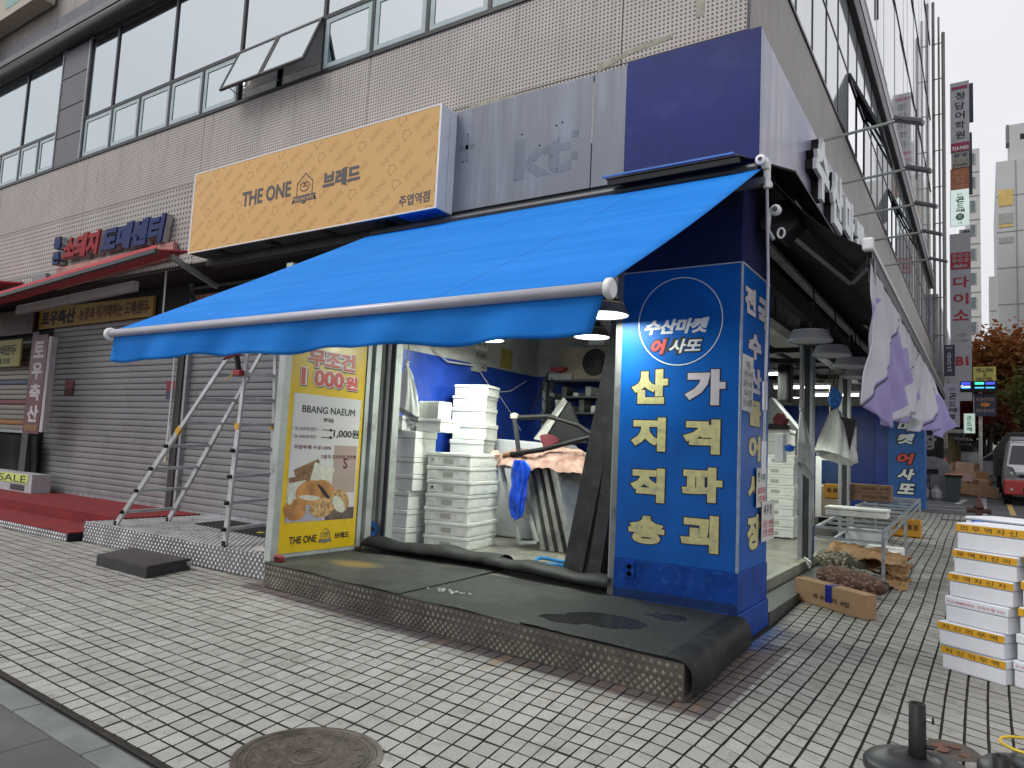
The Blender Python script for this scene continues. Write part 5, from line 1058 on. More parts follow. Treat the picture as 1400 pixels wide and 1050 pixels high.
bx('small_unit', mat('pale_unit', (.40, .41, .40), .5), (-3.75, -3.45, 4.28, 4.5, 3.405, 3.56), None) if 0 else tag(MB().box(-3.78, -3.46, 4.28, 4.5, 3.405, 3.57).build('small_machine', mat('pale_unit', (.40, .41, .40), .5), bev=.03), 'small pale rounded machine on top of the air conditioner unit', 'machine')
tag(MB().lathe([(.02, 0), (.14, .03), (.17, .08), (.165, .085)], 20, (-4.28, 4.22, 2.95)).build('red_basin', mat('dull_red_plastic', (.22, .02, .02), .5)), 'dull red basin on the top shelf of the rack', 'basin')
tag(MB().box(-4.48, -4.02, 4.2, 4.6, 2.832, 2.94).build('paper_stack', mat('grey_paper', (.3, .3, .3)), bev=.005), 'stack of papers on the top shelf left of the air conditioner', 'papers')
rj = [('grey_box', .2), ('pale_box', .4), ('dark_box', .05)]
for k in range(9):
    n_, g_ = rj[k % 3]; x = -4.45+k*.115; z = 2.28 if k % 2 else 2.55
    tag(MB().box(x, x+.10, 4.22, 4.5, z, z+.06+.05*((k*7) % 4)).build('shelf_box', mat(n_, (g_, g_, g_*.93), .6), bev=.004), 'small box among the clutter on the shelves of the storage rack', 'box', 'small boxes on the storage rack')
for k in range(7):
    mbt = MB(); p0 = Vector((-4.6+.05*k, 4.1, 2.85)); pts = [p0+Vector((.12*math.sin(i*1.3+k), -.05, -.16*i+.02*math.sin(i*2+k))) for i in range(6)]; mbt.tube(pts, .009, 5); tag(mbt.build('cable', black), 'black cable in the tangle at the left end of the rack', 'cable', 'cables tangled at the rack')
pn = thing('notice_sheets', 'faded price sheets and a yellow card taped on the upper left shop wall', 'notice', (-5.1, 2.5, 3.1))
for k, (y, z, w_, h_, s_) in enumerate(((2.95, 3.06, .34, .14, '912-0331'), (2.95, 3.22, .34, .18, '아귀'), (2.95, 3.02-.14, .34, .13, '7081-42'))):
    bx('sheet', papm if k % 2 else mat('old_sheet', (.33, .32, .26)), (-5.150, -5.147, y, y+w_, z, z+h_), pn); text(s_, ink, pn, (-5.1455, y+.04, z+.03), Y_, Z_, w_-.08, h_-.06)
bx('yellow_card', mat('yellow_card', (.36, .30, .06)), (-5.150, -5.147, 3.7, 4.05, 3.0, 3.34), pn)
for k in range(6): bx('tape_mark', mat('old_tape', (.45, .40, .24)), (-5.152, -5.149, 1.9+.15*k, 1.96+.15*k, 3.05+.03*(k % 3), 3.09+.03*(k % 3)), pn)
wr = thing('wall_wiring', 'grey cable run with small socket box along the left blue wall', 'cable', (-5.1, 2.2, 2.9))
MB().tube([(-5.10, 1.75, 3.6), (-5.10, 1.85, 3.05), (-5.08, 2.15, 2.90), (-5.08, 2.9, 2.93)], .014, 6).build('conduit', mat('grey_cable', (.35, .35, .35)), wr); bx('junction', alu_l, (-5.148, -5.08, 2.85, 3.05, 2.84, 2.97), wr)
MB().tube([(-5.12, 3.0, 2.9), (-5.12, 3.5, 2.55), (-5.12, 4.0, 2.62), (-5.12, 4.5, 2.85)], .007, 5).build('thin_wire', white, wr); MB().tube([(-5.12, 3.6, 2.56), (-5.12, 4.1, 2.2), (-5.12, 4.4, 1.95)], .007, 5).build('thin_wire', white, wr); MB().tube([(-5.10, 1.55, 3.5), (-5.0, 1.7, 3.1)], .03, 6).build('rope_end', mat('rope', (.3, .2, .08)), wr)
# leaning slabs at the right of the opening
slb = mat('dark_weathered_plank', (.062, .060, .058), .75, var=.25, vs=4, bump=.5, bs=60, dirt=(.12, .12, .12), da=.4, ds=8)
for k, (a, b, w_, d_) in enumerate((((-2.02, .78, .26), (-1.42, .66, 3.25), .24, .10), ((-1.70, .66, .26), (-1.27, .56, 3.20), .15, .09))):
    t = thing('leaning_plank', ['wide dark stone grey plank leaning at the right side of the opening', 'narrow dark plank leaning between the wide one and the blue pillar'][k], 'plank', a); MB().bar(a, b, w_, d_, (0, 1, 0)).build('plank', slb, t, bev=.006)
    o_b = Vector((.5*w_+.012, .03, .0)); MB().bar(Vector(a)+o_b, Vector(b)+o_b, .03, d_*1.2, (0, 1, 0)).build('dark_edge', black, t)
t = thing('leaning_board', 'brownish plywood board leaning behind the dark planks beside the pillar', 'board', (-1.5, .9, .26)); MB().prism([(-1.72, .95, .27), (-1.20, .80, .27), (-1.20, .78, 2.9), (-1.32, .80, 2.9)], (.0, .03, 0)).build('board', mat('dim_plywood', (.10, .085, .055), .6, var=.3, vs=2), t)
tag(MB().tube([(-2.35+.40*math.cos(a*PI/10+.5)*.9, 1.15+.26*math.sin(a*PI/10+.5), .29+.02*math.sin(a)) for a in range(16)], .022, 8).build('blue_hose', mat('sky_blue_hose', (.02, .20, .50), .3, bump=0)), 'sky blue hose loop on the floor in front of the planks', 'hose')
# side interior
for k in range(8):
    t = fishbox(.66, .55, .185, ['lowest', 'second', 'third', 'fourth', 'fifth', 'sixth', 'seventh', 'top'][k]+' box of the handled stack seen through the side opening', (-1.38+.01*math.sin(k*2), 7.4, .27+k*.185), .06)
for k in range(4): fishbox(.62, .5, .24, ['lower grey shaded box', 'second grey shaded box', 'third grey shaded box', 'top grey shaded box'][k]+' behind the handled stack at the side', (-1.62+.4*0, 8.3, 1.28+k*.24), 0, parts='none')
frg = thing('glass_fridge', 'white framed display fridge with glass door inside between the side posts', 'fridge', (-1.0, 9.8, .3)); bx('cabinet', white, (-1.20, -.62, 10.0, 10.6, .5, 1.78), frg); bx('door_glass', mat('blue_dark_glass', (.01, .03, .10), .1), (-1.08, -.66, 9.985, 9.998, 1.2, 1.70), frg); bx('lower_panel', mat('tan_panel', (.22, .18, .14), .5), (-1.08, -.66, 9.985, 9.998, .55, 1.15), frg); bx('foot', black, (-1.15, -.65, 10.05, 10.5, .3, .5), frg)
vnt = thing('louvre_unit', 'small white louvred unit beside the glass fridge', 'heater', (-.6, 9.4, .6)); bx('case', white, (-.66, -.46, 9.4, 9.6, .62, 1.25), vnt)
for k in range(9): bx('louvre', darkg, (-.64, -.50, 9.385, 9.398, .68+k*.06, .705+k*.06), vnt)
dk = thing('back_door', 'darker blue door with panel at the back of the market interior', 'door', (-.9, 15.8, .4)); bx('leaf', mat('blue_door', (.008, .035, .22), .35), (-1.5, -.75, 15.86, 15.895, .4, 3.0), dk); bx('notice', white, (-1.35, -1.2, 15.84, 15.858, 2.1, 2.7), dk)
tp = MB().prism([(-2.9, 9.0, 1.6), (-1.2, 9.0, 1.6), (-1.2, 9.0, 2.1), (-1.9, 9.0, 2.95), (-2.5, 9.0, 2.4)], (0, .5, 0)); tag(tp.build('grey_tarpaulin', mat('grey_tarp', (.13, .14, .14), .6, bump=.3, bs=8)), 'grey tarpaulin draped over goods inside behind the stacked boxes', 'tarpaulin')
tag(MB().lathe([(0, -.14), (.13, -.08), (.15, .02), (.08, .12), (0, .15)], 12, (-1.45, 7.9, 2.42)).build('red_bundle', mat('wine_bundle', (.12, .012, .02), .7)), 'dark red bundle lying on the grey boxes inside', 'bundle')
tag(MB().box(-1.75, -1.3, 7.85, 8.1, 2.24, 2.34).build('black_bundle', black, bev=.03), 'black cloth bundle on the grey boxes inside', 'bundle')
tag(MB().box(-.62, -.50, 3.9, 4.1, 1.60, 2.0).build('power_strip_box', white, bev=.01), 'white box standing beside the blue pillar inside the side opening', 'box')
tag(MB().lathe([(0, -.05), (.06, -.03), (.07, .03), (0, .06)], 10, (-.42, 3.9, 1.80)).build('blue_ball_bag', mat('blue_plastic_sheet', (.008, .1, .5))), 'small knotted blue plastic bag beside the white box', 'bag')
for k in range(5): tag(MB().tube([(-.75+.06*k, 8.9, 3.5), (-.72+.08*k, 8.8, 2.6), (-.62+.05*k, 8.8, 1.8)], .016, 5).build('hanging_cord', mat('brown_cord', (.13, .10, .07))), 'brown cord hanging in a bunch behind the nearer side post', 'cord', 'cords hanging inside')
tag(MB().tube([(-.38, 4.4, 3.6), (-.37, 4.38, 2.9)], .02, 6).build('chain', alu_l), 'pale hanging chain in front of the nearer side post', 'chain')
tag(MB().box(-.95, -.75, 5.4, 5.7, 2.55, 3.2).build('black_apron', black, bev=.05), 'black cloth hanging inside to the left of the nearer side post', 'cloth')

# ================================================================ LADDER AND SMALL THINGS ON THE STEPS
lad = thing('folding_ladder', 'aluminium multi position ladder standing open in front of the grey shutter', 'ladder', (-7, -.6, .28))
lal = mat('ladder_aluminium', (.50, .51, .52), .4, .45, var=.15, vs=5, bump=.03)
Af, Ar, Tf, Tr = Vector((-8.32, -.95, .30)), Vector((-8.42, -.12, .30)), Vector((-5.74, -.95, 2.96)), Vector((-5.98, -.38, 3.02))
Bf, Br = Vector((-5.79, -1.0, .30)), Vector((-5.98, -.18, .30))
def rail(a, b, sp):
    m1 = a.lerp(b, sp); d = (b-a).normalized(); off = d.cross(Vector((0, 1, 0))).normalized()*.012
    MB().bar(a, a.lerp(b, sp+.06), .074, .034, (0, 1, 0)).build('outer_rail', lal, lad, bev=.004); MB().bar(m1+off*.0, b, .058, .027, (0, 1, 0)).build('inner_rail', lal, lad, bev=.004)
    MB().box(-.03, .03, -.028, .028, -.03, .05, Matrix.Translation(a)).build('foot', black, lad, bev=.006)
for a, b in ((Af, Tf), (Ar, Tr), (Bf, Tf+Vector((.03, 0, 0))), (Br, Tr+Vector((.03, 0, 0)))): rail(a, b, .46)
for (a, b), (c, d) in (((Af, Tf), (Ar, Tr)), ((Bf, Tf), (Br, Tr))):
    for k in range(8):
        f_ = .07+.118*k; p, q = a.lerp(b, f_), c.lerp(d, f_); MB().bar(p, q, .046, .040).build('rung', lal, lad, bev=.004)
        if k in (0, 1, 2, 3): MB().lathe([(.0, -.03), (.026, -.026), (.026, .03), (0, .034)], 10, p+Vector((0, -.03, 0)), Matrix.Rotation(PI/2, 4, 'X')).build('lock_knob', black, lad)
        if k in (0, 2, 3) : MB().lathe([(.0, -.02), (.024, -.018), (.024, .02), (0, .024)], 10, q+Vector((0, -.03, 0)), Matrix.Rotation(PI/2, 4, 'X')).build('lock_knob', black, lad)
yl = mat('yellow_lock', (.50, .27, .03), .5)
for a, b, f_ in ((Af, Tf, .49), (Bf, Tf, .52), (Br, Tr, .52), (Af, Tf, .88)): MB().bar(a.lerp(b, f_)+Vector((0, -.002, 0)), a.lerp(b, f_+.03)+Vector((0, -.002, 0)), .080, .038, (0, 1, 0)).build('lock_label', yl, lad)
MB().bar(Af.lerp(Tf, .47)+Vector((-.02, -.05, .0)), Af.lerp(Tf, .50)+Vector((-.14, -.05, .08)), .012, .03).build('lock_lever', galv, lad)
for p in (Tf, Tr): MB().lathe([(0, -.03), (.06, -.025), (.06, .025), (0, .03)], 16, p, Matrix.Rotation(PI/2, 4, 'X')).build('hinge', darkg, lad)
dr = thing('power_drill', 'red and black cordless power drill hooked on the ladder under the blue awning', 'drill', (-5.82, -1.02, 2.5)); rb = mat('tool_red', (.25, .015, .015), .4)
MB().tube([(-5.99, -1.05, 2.56), (-5.93, -1.05, 2.60), (-5.76, -1.05, 2.62)], [.025, .05, .048], 10).build('motor_body', rb, dr); MB().bar((-5.80, -1.05, 2.60), (-5.73, -1.05, 2.40), .045, .06, (0, 1, 0)).build('grip', black, dr, bev=.01); MB().box(-5.80, -5.66, -1.09, -1.01, 2.33, 2.40).build('battery', rb, dr, bev=.01); MB().tube([(-5.80, -1.05, 2.36), (-5.90, -1.05, 2.32), (-5.96, -1.05, 2.28)], .008, 5).build('hook', yl, dr); MB().tube([(-5.99, -1.05, 2.56), (-6.04, -1.05, 2.54)], .016, 8).build('chuck', black, dr)
tag(MB().prism([(-7.95, .0, .284), (-5.9, -.18, .284), (-5.7, .62, .284), (-8.1, .70, .284)], (0, 0, .010)).build('floor_mat', rubber), 'black floor mat lying in front of the shutter behind the ladder', 'mat')
for k, (x, y) in enumerate(((-7.1, .16), (-6.55, .10), (-6.25, .15))): tag(MB().lathe([(0, .008), (.05, .006), (.06, 0)], 9, (x, y, .295)).build('dry_leaf', mat('yellow_leaf', (.42, .34, .03), .7)), 'small yellow leaf lying on the black floor mat', 'leaf', 'leaves on the floor mat')
tl_ = thing('metal_trowel', 'pale metal trowel tool lying at the edge of the checker plate platform', 'tool', (-5.2, -.92, .285)); MB().prism([(-5.46, -.86, .287), (-5.22, -.98, .287), (-5.16, -.90, .289), (-5.38, -.78, .325)], (0, 0, .006)).build('blade', mat('pale_tool', (.42, .41, .38), .4), tl_); MB().tube([(-5.2, -.93, .31), (-5.0, -1.0, .315)], .018, 6).build('handle', mat('pale_tool', (.4, .4, .4)), tl_)
tmz = thing('tape_measure', 'red and black tape measure lying at the foot of the yellow bakery banner', 'tape measure', (-4.6, -1.14, .27)); MB().box(-4.68, -4.55, -1.18, -1.12, .268, .335).build('case', rb, tmz, bev=.018); MB().box(-4.66, -4.57, -1.186, -1.114, .29, .322).build('grip_band', black, tmz, bev=.012)
tag(MB().lathe([(0, 0), (.035, 0), (.035, .03), (0, .035)], 12, (-4.70, .12, .28)).build('brown_cap', mat('brown_cap', (.12, .05, .01))), 'small brown cap at the corner of the banner frame', 'cap')

# ================================================================ RIGHT FOREGROUND
cb = thing('carton', 'long brown carton with blue tape and black Korean writing lying by the step', 'carton', (.35, 2.2, .03))
p0, p1 = Vector((-.02, 2.42, gz(2.4)+.004)), Vector((.77, 1.88, gz(1.9)+.004)); ex = (p1-p0).normalized(); ey = Vector((-ex.y, ex.x, 0)).normalized(); L_ = (p1-p0).length; ez = ex.cross(ey)
MB().prism([p0, p1, p1+ey*.17, p0+ey*.17], ez*.25).build('body', card, cb, bev=.006)
MB().prism([p0+ex*.44-ey*.003+ez*.07, p0+ex*.53-ey*.003+ez*.07, p0+ex*.53-ey*.003+ez*.253, p0+ex*.44-ey*.003+ez*.253], -ey*.0015).build('tape', mat('blue_tape', (.01, .02, .22), .25), cb); MB().prism([p0+ex*.44-ey*.004+ez*.2512, p0+ex*.53-ey*.004+ez*.2512, p0+ex*.53+ey*.12+ez*.2512, p0+ex*.44+ey*.12+ez*.2512], ez*.0015).build('tape', MATS['blue_tape'], cb)
text('새 우 7 미  8입', ink, cb, p0+ex*.26-ey*.0062+ez*.075, ex, ez, .50, .055, bold=.01)
# steel display table
tb = thing('steel_display_table', 'long low galvanised tube frame table along the pavement beside the side opening', 'table', (.3, 6.8, .2))
def tbz(y): return .685+gz(y)
def tbar(a, b, r=.036): MB().bar(a, b, r).build('frame_tube', galv, tb)
for y0, y1 in ((3.8, 6.75), (6.85, 9.9)):
    XL = -.04
    for x in (XL, .74): tbar((x, y0, tbz(y0)), (x, y1, tbz(y1)))
    tbar((.74, y0, tbz(y0)-.11), (.74, y1, tbz(y1)-.11), .028)
    n_ = 5
    for k in range(n_+1):
        y = y0+(y1-y0)*k/n_; tbar((XL, y, tbz(y)-(.0 if k in (0, n_) else .002)), (.74, y, tbz(y)-(.0 if k in (0, n_) else .002)), .034)
    tbar((XL, y0, tbz(y0)-.13), (.74, y0, tbz(y0)-.13), .028)
    for x in (XL, .74):
        for y in ((y0, y1) if x > 0 or y0 > 5 else (y1,)): MB().bar((x, y, gz(y)), (x, y, tbz(y)), .04).build('leg', galv, tb)
    tbar((XL, y0+1, tbz(y0+1)-.3), (XL, y1, tbz(y1)-.3), .028)
t = thing('styrofoam_box', 'long flat white styrofoam box lying across the steel display table', 'box', (.22, 5.4, tbz(5.4)+.02), 0)
MB().box(-.40, .42, -.2, .2, 0, .085).build('body', styro, t, local=True, bev=.012); MB().box(-.41, .43, -.21, .21, .09, .13).build('lid', styro, t, local=True, bev=.012)
for k in range(2):
    t = thing('carton', ['lower printed brown carton on the far part of the steel table', 'upper printed brown carton on the far part of the steel table'][k], 'carton', (.0, 8.6, tbz(8.6)+.02+k*.15)); MB().box(-.36, .38, -.2, .2, 0, .145).build('body', card_d, t, local=True, bev=.006); MB().box(-.10, .14, -.202, -.2005, .04, .10).build('print', mat('carton_print', (.10, .05, .03)), t, local=True); text('수산', ink, t, WM[t.name] @ Vector((.2, -.203, .04)), X_, Z_, .14, .07)
def crate(lb, x, y, z, w_, d_, h, m, grp=None):
    t = thing('plastic_crate', lb, 'crate', (x, y, z)); MB().box(-w_/2, w_/2, -d_/2, d_/2, 0, .02).build('floor', m, t, local=True)
    q = MB()
    for a in (-1, 1): q.box(a*w_/2-.012, a*w_/2+.012, -d_/2, d_/2, .0, h); 
    q.box(-w_/2+.013, w_/2-.013, -d_/2, -d_/2+.024, 0, h); q.box(-w_/2+.013, w_/2-.013, d_/2-.024, d_/2, 0, h); q.build('walls', m, t, local=True, bev=.004)
    for k in range(4): MB().box(-w_/2+.05+k*w_/4.4, -w_/2+.05+k*w_/4.4+w_*.14, -d_/2-.004, -d_/2+.001, h*.45, h*.75).build('slot', mat('crate_slot', (.12, .06, .01)), t, local=True)
yc = mat('yellow_orange_crate', (.55, .26, .015), .45, var=.1)
crate('yellow plastic crate behind the printed cartons near the far side post', -.55, 8.9, .95, .5, .4, .28, yc); crate('yellow plastic crate standing on the floor under the far end of the table', .55, 9.5, gz(9.5), .45, .4, .32, yc)
tag(MB().box(-.05, .5, 6.2, 6.7, .36, .60).build('white_carton', mat('white_carton_m', (.5, .52, .55), .6), bev=.01), 'white printed carton on the shelf under the steel table', 'carton'); text('냉동 바지락', ink, None, (.0, 6.195, .44), X_, Z_, .40, .09, name='print_tmp') if 0 else None
tag(MB().box(.30, .80, 5.1, 6.0, .20, .42).build('white_long_box', styro, bev=.02), 'long white styrofoam box under the outer edge of the steel table', 'box')
def sack(nm, lb, a, b, r, m, sub=None, studm=None):
    a, b = Vector(a), Vector(b); d = (b-a); sx = Vector((-d.y, d.x, 0)).normalized(); t = thing(nm, lb, 'sack', a)
    def f2(u, v):
        an = v*2*PI; e = max(0.0, math.sin(PI*min(1, max(0, u))))**.42; rr = r*e*(1+.10*noise.noise(Vector((u*5, v*4, r*9))))
        p = a.lerp(b, u); return tuple(p+sx*rr*math.cos(an)*1.15+Vector((0, 0, 1))*(rr*math.sin(an)*.80))
    MB().grid(f2, 36, 24).build('sack_body', m, t, smooth=True)
    if studm:
        q = MB()
        for i in range(sub):
            u, v = random.uniform(.08, .92), random.uniform(0, 1); p = Vector(f2(u, v)); s_ = random.uniform(.022, .036); n0 = len(q.v)
            c = a.lerp(b, u); nn = (p-c).normalized(); t1 = nn.cross(Vector((0, 0, 1))).normalized(); t2 = nn.cross(t1)
            for k in range(6): q.v.append(tuple(p+t1*math.cos(k*PI/3)*s_+t2*math.sin(k*PI/3)*s_*.75-nn*.004))
            q.v.append(tuple(p+nn*.016)); q.f += [(n0+k, n0+(k+1) % 6, n0+6) for k in range(6)]
        q.build('contents', studm, t, kind='stuff')
    return t
sack('mesh_sack', 'long reddish brown mesh sack of shellfish lying on the paving behind the carton', (.05, 3.35, .26), (.86, 3.0, .20), .17, mat('brown_mesh', (.10, .052, .035), .8, var=.4, vs=30, bump=.8, bs=70), 260, mat('mesh_lump', (.22, .13, .09), .7, var=.4, vs=40))
sack('mesh_sack', 'dark mesh sack of pale clams under the near end of the table', (-.12, 4.35, .36), (.50, 4.0, .30), .17, mat('dark_mesh', (.06, .055, .035), .8, var=.4, vs=40), 420, mat('clam_shell', (.27, .25, .18), .5, var=.4, vs=30))
sack('mesh_sack', 'green mesh sack of small shells between brown sack and paper bags', (.35, 3.95, .22), (.80, 3.5, .15), .13, mat('green_mesh', (.04, .07, .05), .8, var=.4, vs=40), 380, mat('small_shell', (.22, .24, .20), .5, var=.5, vs=30))
def pb_(x0, y0, z0, L, W, seed, lb):
    def f2(u, v):
        n_ = noise.noise(Vector((u*4+seed, v*5, seed)))+.5*abs(noise.noise(Vector((u*11, v*13, seed)))); return (x0+L*u+.04*n_, y0+W*v+.05*n_-.45*u*.5, z0+.09*math.sin(PI*v)*(1-.2*u)+.07*n_-.05*u)
    tag(MB().grid(f2, 60, 30).build('paper_sack', mat('brown_paper', (.33, .19, .085), .7, var=.25, vs=5, bump=.3), solid=.012), lb, 'sack')
pb_(.02, 4.1, .43, .95, .9, 3, 'crumpled brown paper sack on top of the pile under the table'); pb_(.15, 4.2, .30, .85, .8, 7, 'crumpled brown paper sack in the middle of the pile under the table'); pb_(.30, 4.0, .16, .70, .8, 12, 'crumpled torn brown paper sack at the bottom of the pile under the table')
tag(MB().tube([(-.05, 3.4, .3), (-.10, 3.35, .42), (-.02, 3.3, .38), (-.06, 3.45, .28)], .012, 5).build('sack_tie', styro), 'white tie string at the near end of the reddish mesh sack', 'string')

# stacks of taped boxes at the right edge
tape_y = mat('yellow_tape', (.62, .33, .02), .3, var=.05, bump=0)
AZ = math.radians(-31)
def tbox(lb, loc, w_, d_, h, rz, tape=True, s='자 신 의 무 역', red=False):
    t = thing('taped_box', lb, 'box', loc, rz); MB().box(-w_/2+.006, w_/2-.006, 0.006, d_-.006, 0, h*.62).build('body', styro_b, t, local=True, bev=.009); MB().box(-w_/2, w_/2, 0, d_, h*.625, h-.003).build('lid', styro_b, t, local=True, bev=.010)
    if tape:
        tp_ = MB().box(-w_/2-.001, w_/2+.001, -.0022, .002, h*.66, h*.94).box(-w_/2-.0022, -w_/2+.002, -.001, d_, h*.66, h*.94).build('tape', tape_y, t, local=True)
        vs_ = WM[t.name]; text(s, ink, tp_, vs_ @ Vector((-w_*.43, -.004, h*.70)), vs_.to_3x3() @ Vector(X_), Z_, w_*.84, h*.19, bold=.0)
    if red: text('010-00800456  인천수협 010', red_ink, t, WM[t.name] @ Vector((-w_*.45, -.0035, h*.74)), WM[t.name].to_3x3() @ Vector(X_), Z_, w_*.9, h*.11, bold=0)
    return t
hz = .0
labs = ['lowest box of the yellow taped stack', 'second box up in the yellow taped stack', 'white box with red phone number, middle of the taped stack', 'fourth box up in the yellow taped stack', 'fifth box up in the yellow taped stack', 'top box of the yellow taped stack']
txs = ['자 신 의 무 역', '자 신 의 무 역', '', '무 역 자 신 자', '무 역 자 신 의', '의 무 역 자 신']
bc = Vector((1.715, .455, 0))
for k in range(6):
    h = [.19, .19, .205, .192, .192, .215][k]; sh = [0, -.02, .03, .07, .11, .16][k]
    tbox(labs[k], (bc.x+sh*.75, bc.y-.006*k+sh*.3, hz), [.50, .51, .50, .50, .50, .52][k], .40, h, AZ+[0, .03, -.02, .01, -.02, .02][k], k != 2, txs[k], k == 2); hz += h
hz = 0
for k in range(5): tbox(['lowest box of the right hand stack cut by the picture edge', 'second box up of the right hand stack at the picture edge', 'third box up of the right hand stack at the picture edge', 'fourth box up of the right hand stack at the picture edge', 'top box of the right hand stack at the picture edge'][k], (2.19+.02*k, .25-.01*k, hz), .5, .4, .20, AZ, k > 1, '자 신 의 무 역', k == 0); hz += .201
hz = 0
for k in range(4): tbox(['lowest box of the stack behind the taped one', 'second box of the stack behind the taped one', 'third box of the stack behind the taped one', 'top box of the stack behind the taped one'][k], (1.84, .93, hz+gz(1)), .62, .40, .225, AZ+.02, k in (1, 2)); hz += .226
t = thing('styrofoam_box', 'plain white styrofoam box lying on top of the rear stack at the right edge', 'box', (2.06, 1.08, .98), AZ); MB().box(-.34, .4, -.2, .2, 0, .20).build('body', styro_b, t, local=True, bev=.015); MB().box(-.345, .405, -.205, .205, .205, .235).build('lid', styro_b, t, local=True, bev=.012)
tag(MB().lathe([(0, -.06), (.06, -.05), (.08, 0), (.05, .05), (.0, .06)], 9, (1.76, .95, 1.13)).build('blue_plastic', mat('blue_plastic_sheet', (.008, .1, .5), .3, bump=.8, bs=20)), 'scrap of blue plastic on the rear box stack', 'bag')
# parasol bases
def pbase(lb, x, y, tube_h, r, lean=0):
    t = thing('parasol_base', lb, 'parasol base', (x, y, 0)); m = mat('black_plastic_base', (.022, .023, .026), .38, var=.15, vs=20, dirt=(.06, .06, .06), da=.3, ds=12)
    MB().lathe([(r, 0), (r, .035), (r-.02, .055), (r*.6, .075), (.06, .095), (.06, 0)], 48).build('base', m, t, local=True, smooth=True)
    if tube_h:
        q = MB(); q.lathe([(.043, .09), (.040, .09+tube_h), (.031, .09+tube_h), (.031, .1)], 20, (0, 0, 0), Matrix.Rotation(lean, 4, 'Y')); q.build('tube', black, t, local=True, smooth=True)
        MB().tube([(.03, 0, .09+tube_h*.72), (.068, 0, .09+tube_h*.72)], .006, 6).build('screw', galv, t, local=True); MB().lathe([(0, -.006), (.018, -.005), (.018, .005), (0, .006)], 12, (.072, 0, .09+tube_h*.72), Matrix.Rotation(PI/2, 4, 'Y')).build('knob', black, t, local=True)
        MB().tube([(.03, 0, .09+tube_h*.2), (.078, 0, .09+tube_h*.22)], .012, 6).build('knob', black, t, local=True)
    return t
pbase('round black parasol base with upright tube in the lower right foreground', 1.50, -1.91, .27, .26)
pbase('second black parasol base at the bottom right corner with yellow string', 2.03, -1.62, .0, .27)
bt = thing('base_socket', 'black ribbed plastic ring on the second parasol base with yellow string', 'ring', (2.1, -1.9, .08)); MB().lathe([(.17, .075), (.185, .09), (.17, .12), (.12, .13), (.10, .15), (.07, .15)], 36, (2.09, -1.60, 0)).build('collar', mat('dark_grey_plastic', (.05, .055, .06), .4), bt, smooth=True); MB().tube([(2.0+.15*math.cos(a*.35)*.9, -1.58+.13*math.sin(a*.35), .165) for a in range(14)], .008, 6).build('string', mat('yellow_string', (.55, .38, .02), .5), bt)
MB().lathe([(.040, .0), (.040, .17), (.028, .17), (.028, .05)], 18, (1.87, -1.86, 0)).build('pipe_stub', black, bt, smooth=True)
dl = thing('drain_dish', 'small rusty brown round dish on the paving between the parasol bases', 'dish', (1.63, -1.42, 0)); MB().lathe([(0, .006), (.11, .006), (.135, .012), (.15, .004), (.155, 0)], 28, (1.63, -1.42, 0)).build('dish', iron, dl); 
for k in range(7): MB().lathe([(0, .006), (.025, .003), (.032, 0)], 7, (1.63+random.uniform(-.08, .08), -1.42+random.uniform(-.07, .07), .012)).build('debris', mat('brown_debris', (.12, .05, .03), .6), dl)

# ================================================================ BEYOND THE SHOP
side = prof_sheet('side_road', asph, -1.0, 1.62, [15.02, 17, 20, 22.0], .004); prof_sheet('service_lane', mat('grey_lane', (.16, .16, .165), .85, var=.2, vs=1), -1, 1.62, [22.01, 30, 40], .006)
for y, x0, x1 in ((16.3, -.4, 1.35), (17.5, -.4, 1.35), (18.9, -.4, .9), (21.6, .9, 1.6)): bx('painted_line', linew, (x0, x1, y, y+.10, gz(y)+.006, gz(y+.1)+.009), side)
MB().prism([(1.05, 18.6, gz(18.6)+.008), (1.2, 18.6, gz(18.6)+.008), (1.38, 20.6, gz(20.6)+.008), (1.2, 20.6, gz(20.6)+.008)], (0, 0, .002)).build('painted_line', linew, side)
k2 = bpy.data.objects.new('kerb', None); COL.objects.link(k2); k2['kind'] = 'structure'; reg(k2)
for i in range(24):
    y = 13+i*1.05; MB().prism([(1.64, y, gz(y)-.05), (1.86, y, gz(y)-.05), (1.86, y+1.04, gz(y+1.04)-.05), (1.64, y+1.04, gz(y+1.04)-.05)], (0, 0, .065)).build('kerb_stone', granite_l, k2)
rd = prof_sheet('road', asph, 1.87, 9, [12, 20, 30, 45, 90], .002)
for y0, y1, x in ((13, 15.2, 2.55), (16, 20, 2.35), (21, 26, 2.35)): MB().prism([(x, y0, gz(y0)+.006), (x+.13, y0, gz(y0)+.006), (x+.13, y1, gz(y1)+.006), (x, y1, gz(y1)+.006)], (0, 0, .002)).build('painted_line', liney, rd)
grt = thing('drain_grate', 'dark drain grate strip across the paving near the hydrant', 'grate', (1.3, 13.6, .45)); 
for k in range(14): bx('grate_bar', darkg, (.95+k*.055, .98+k*.055, 13.4, 13.75, gz(13.5)+.003, gz(13.5)+.012), grt)
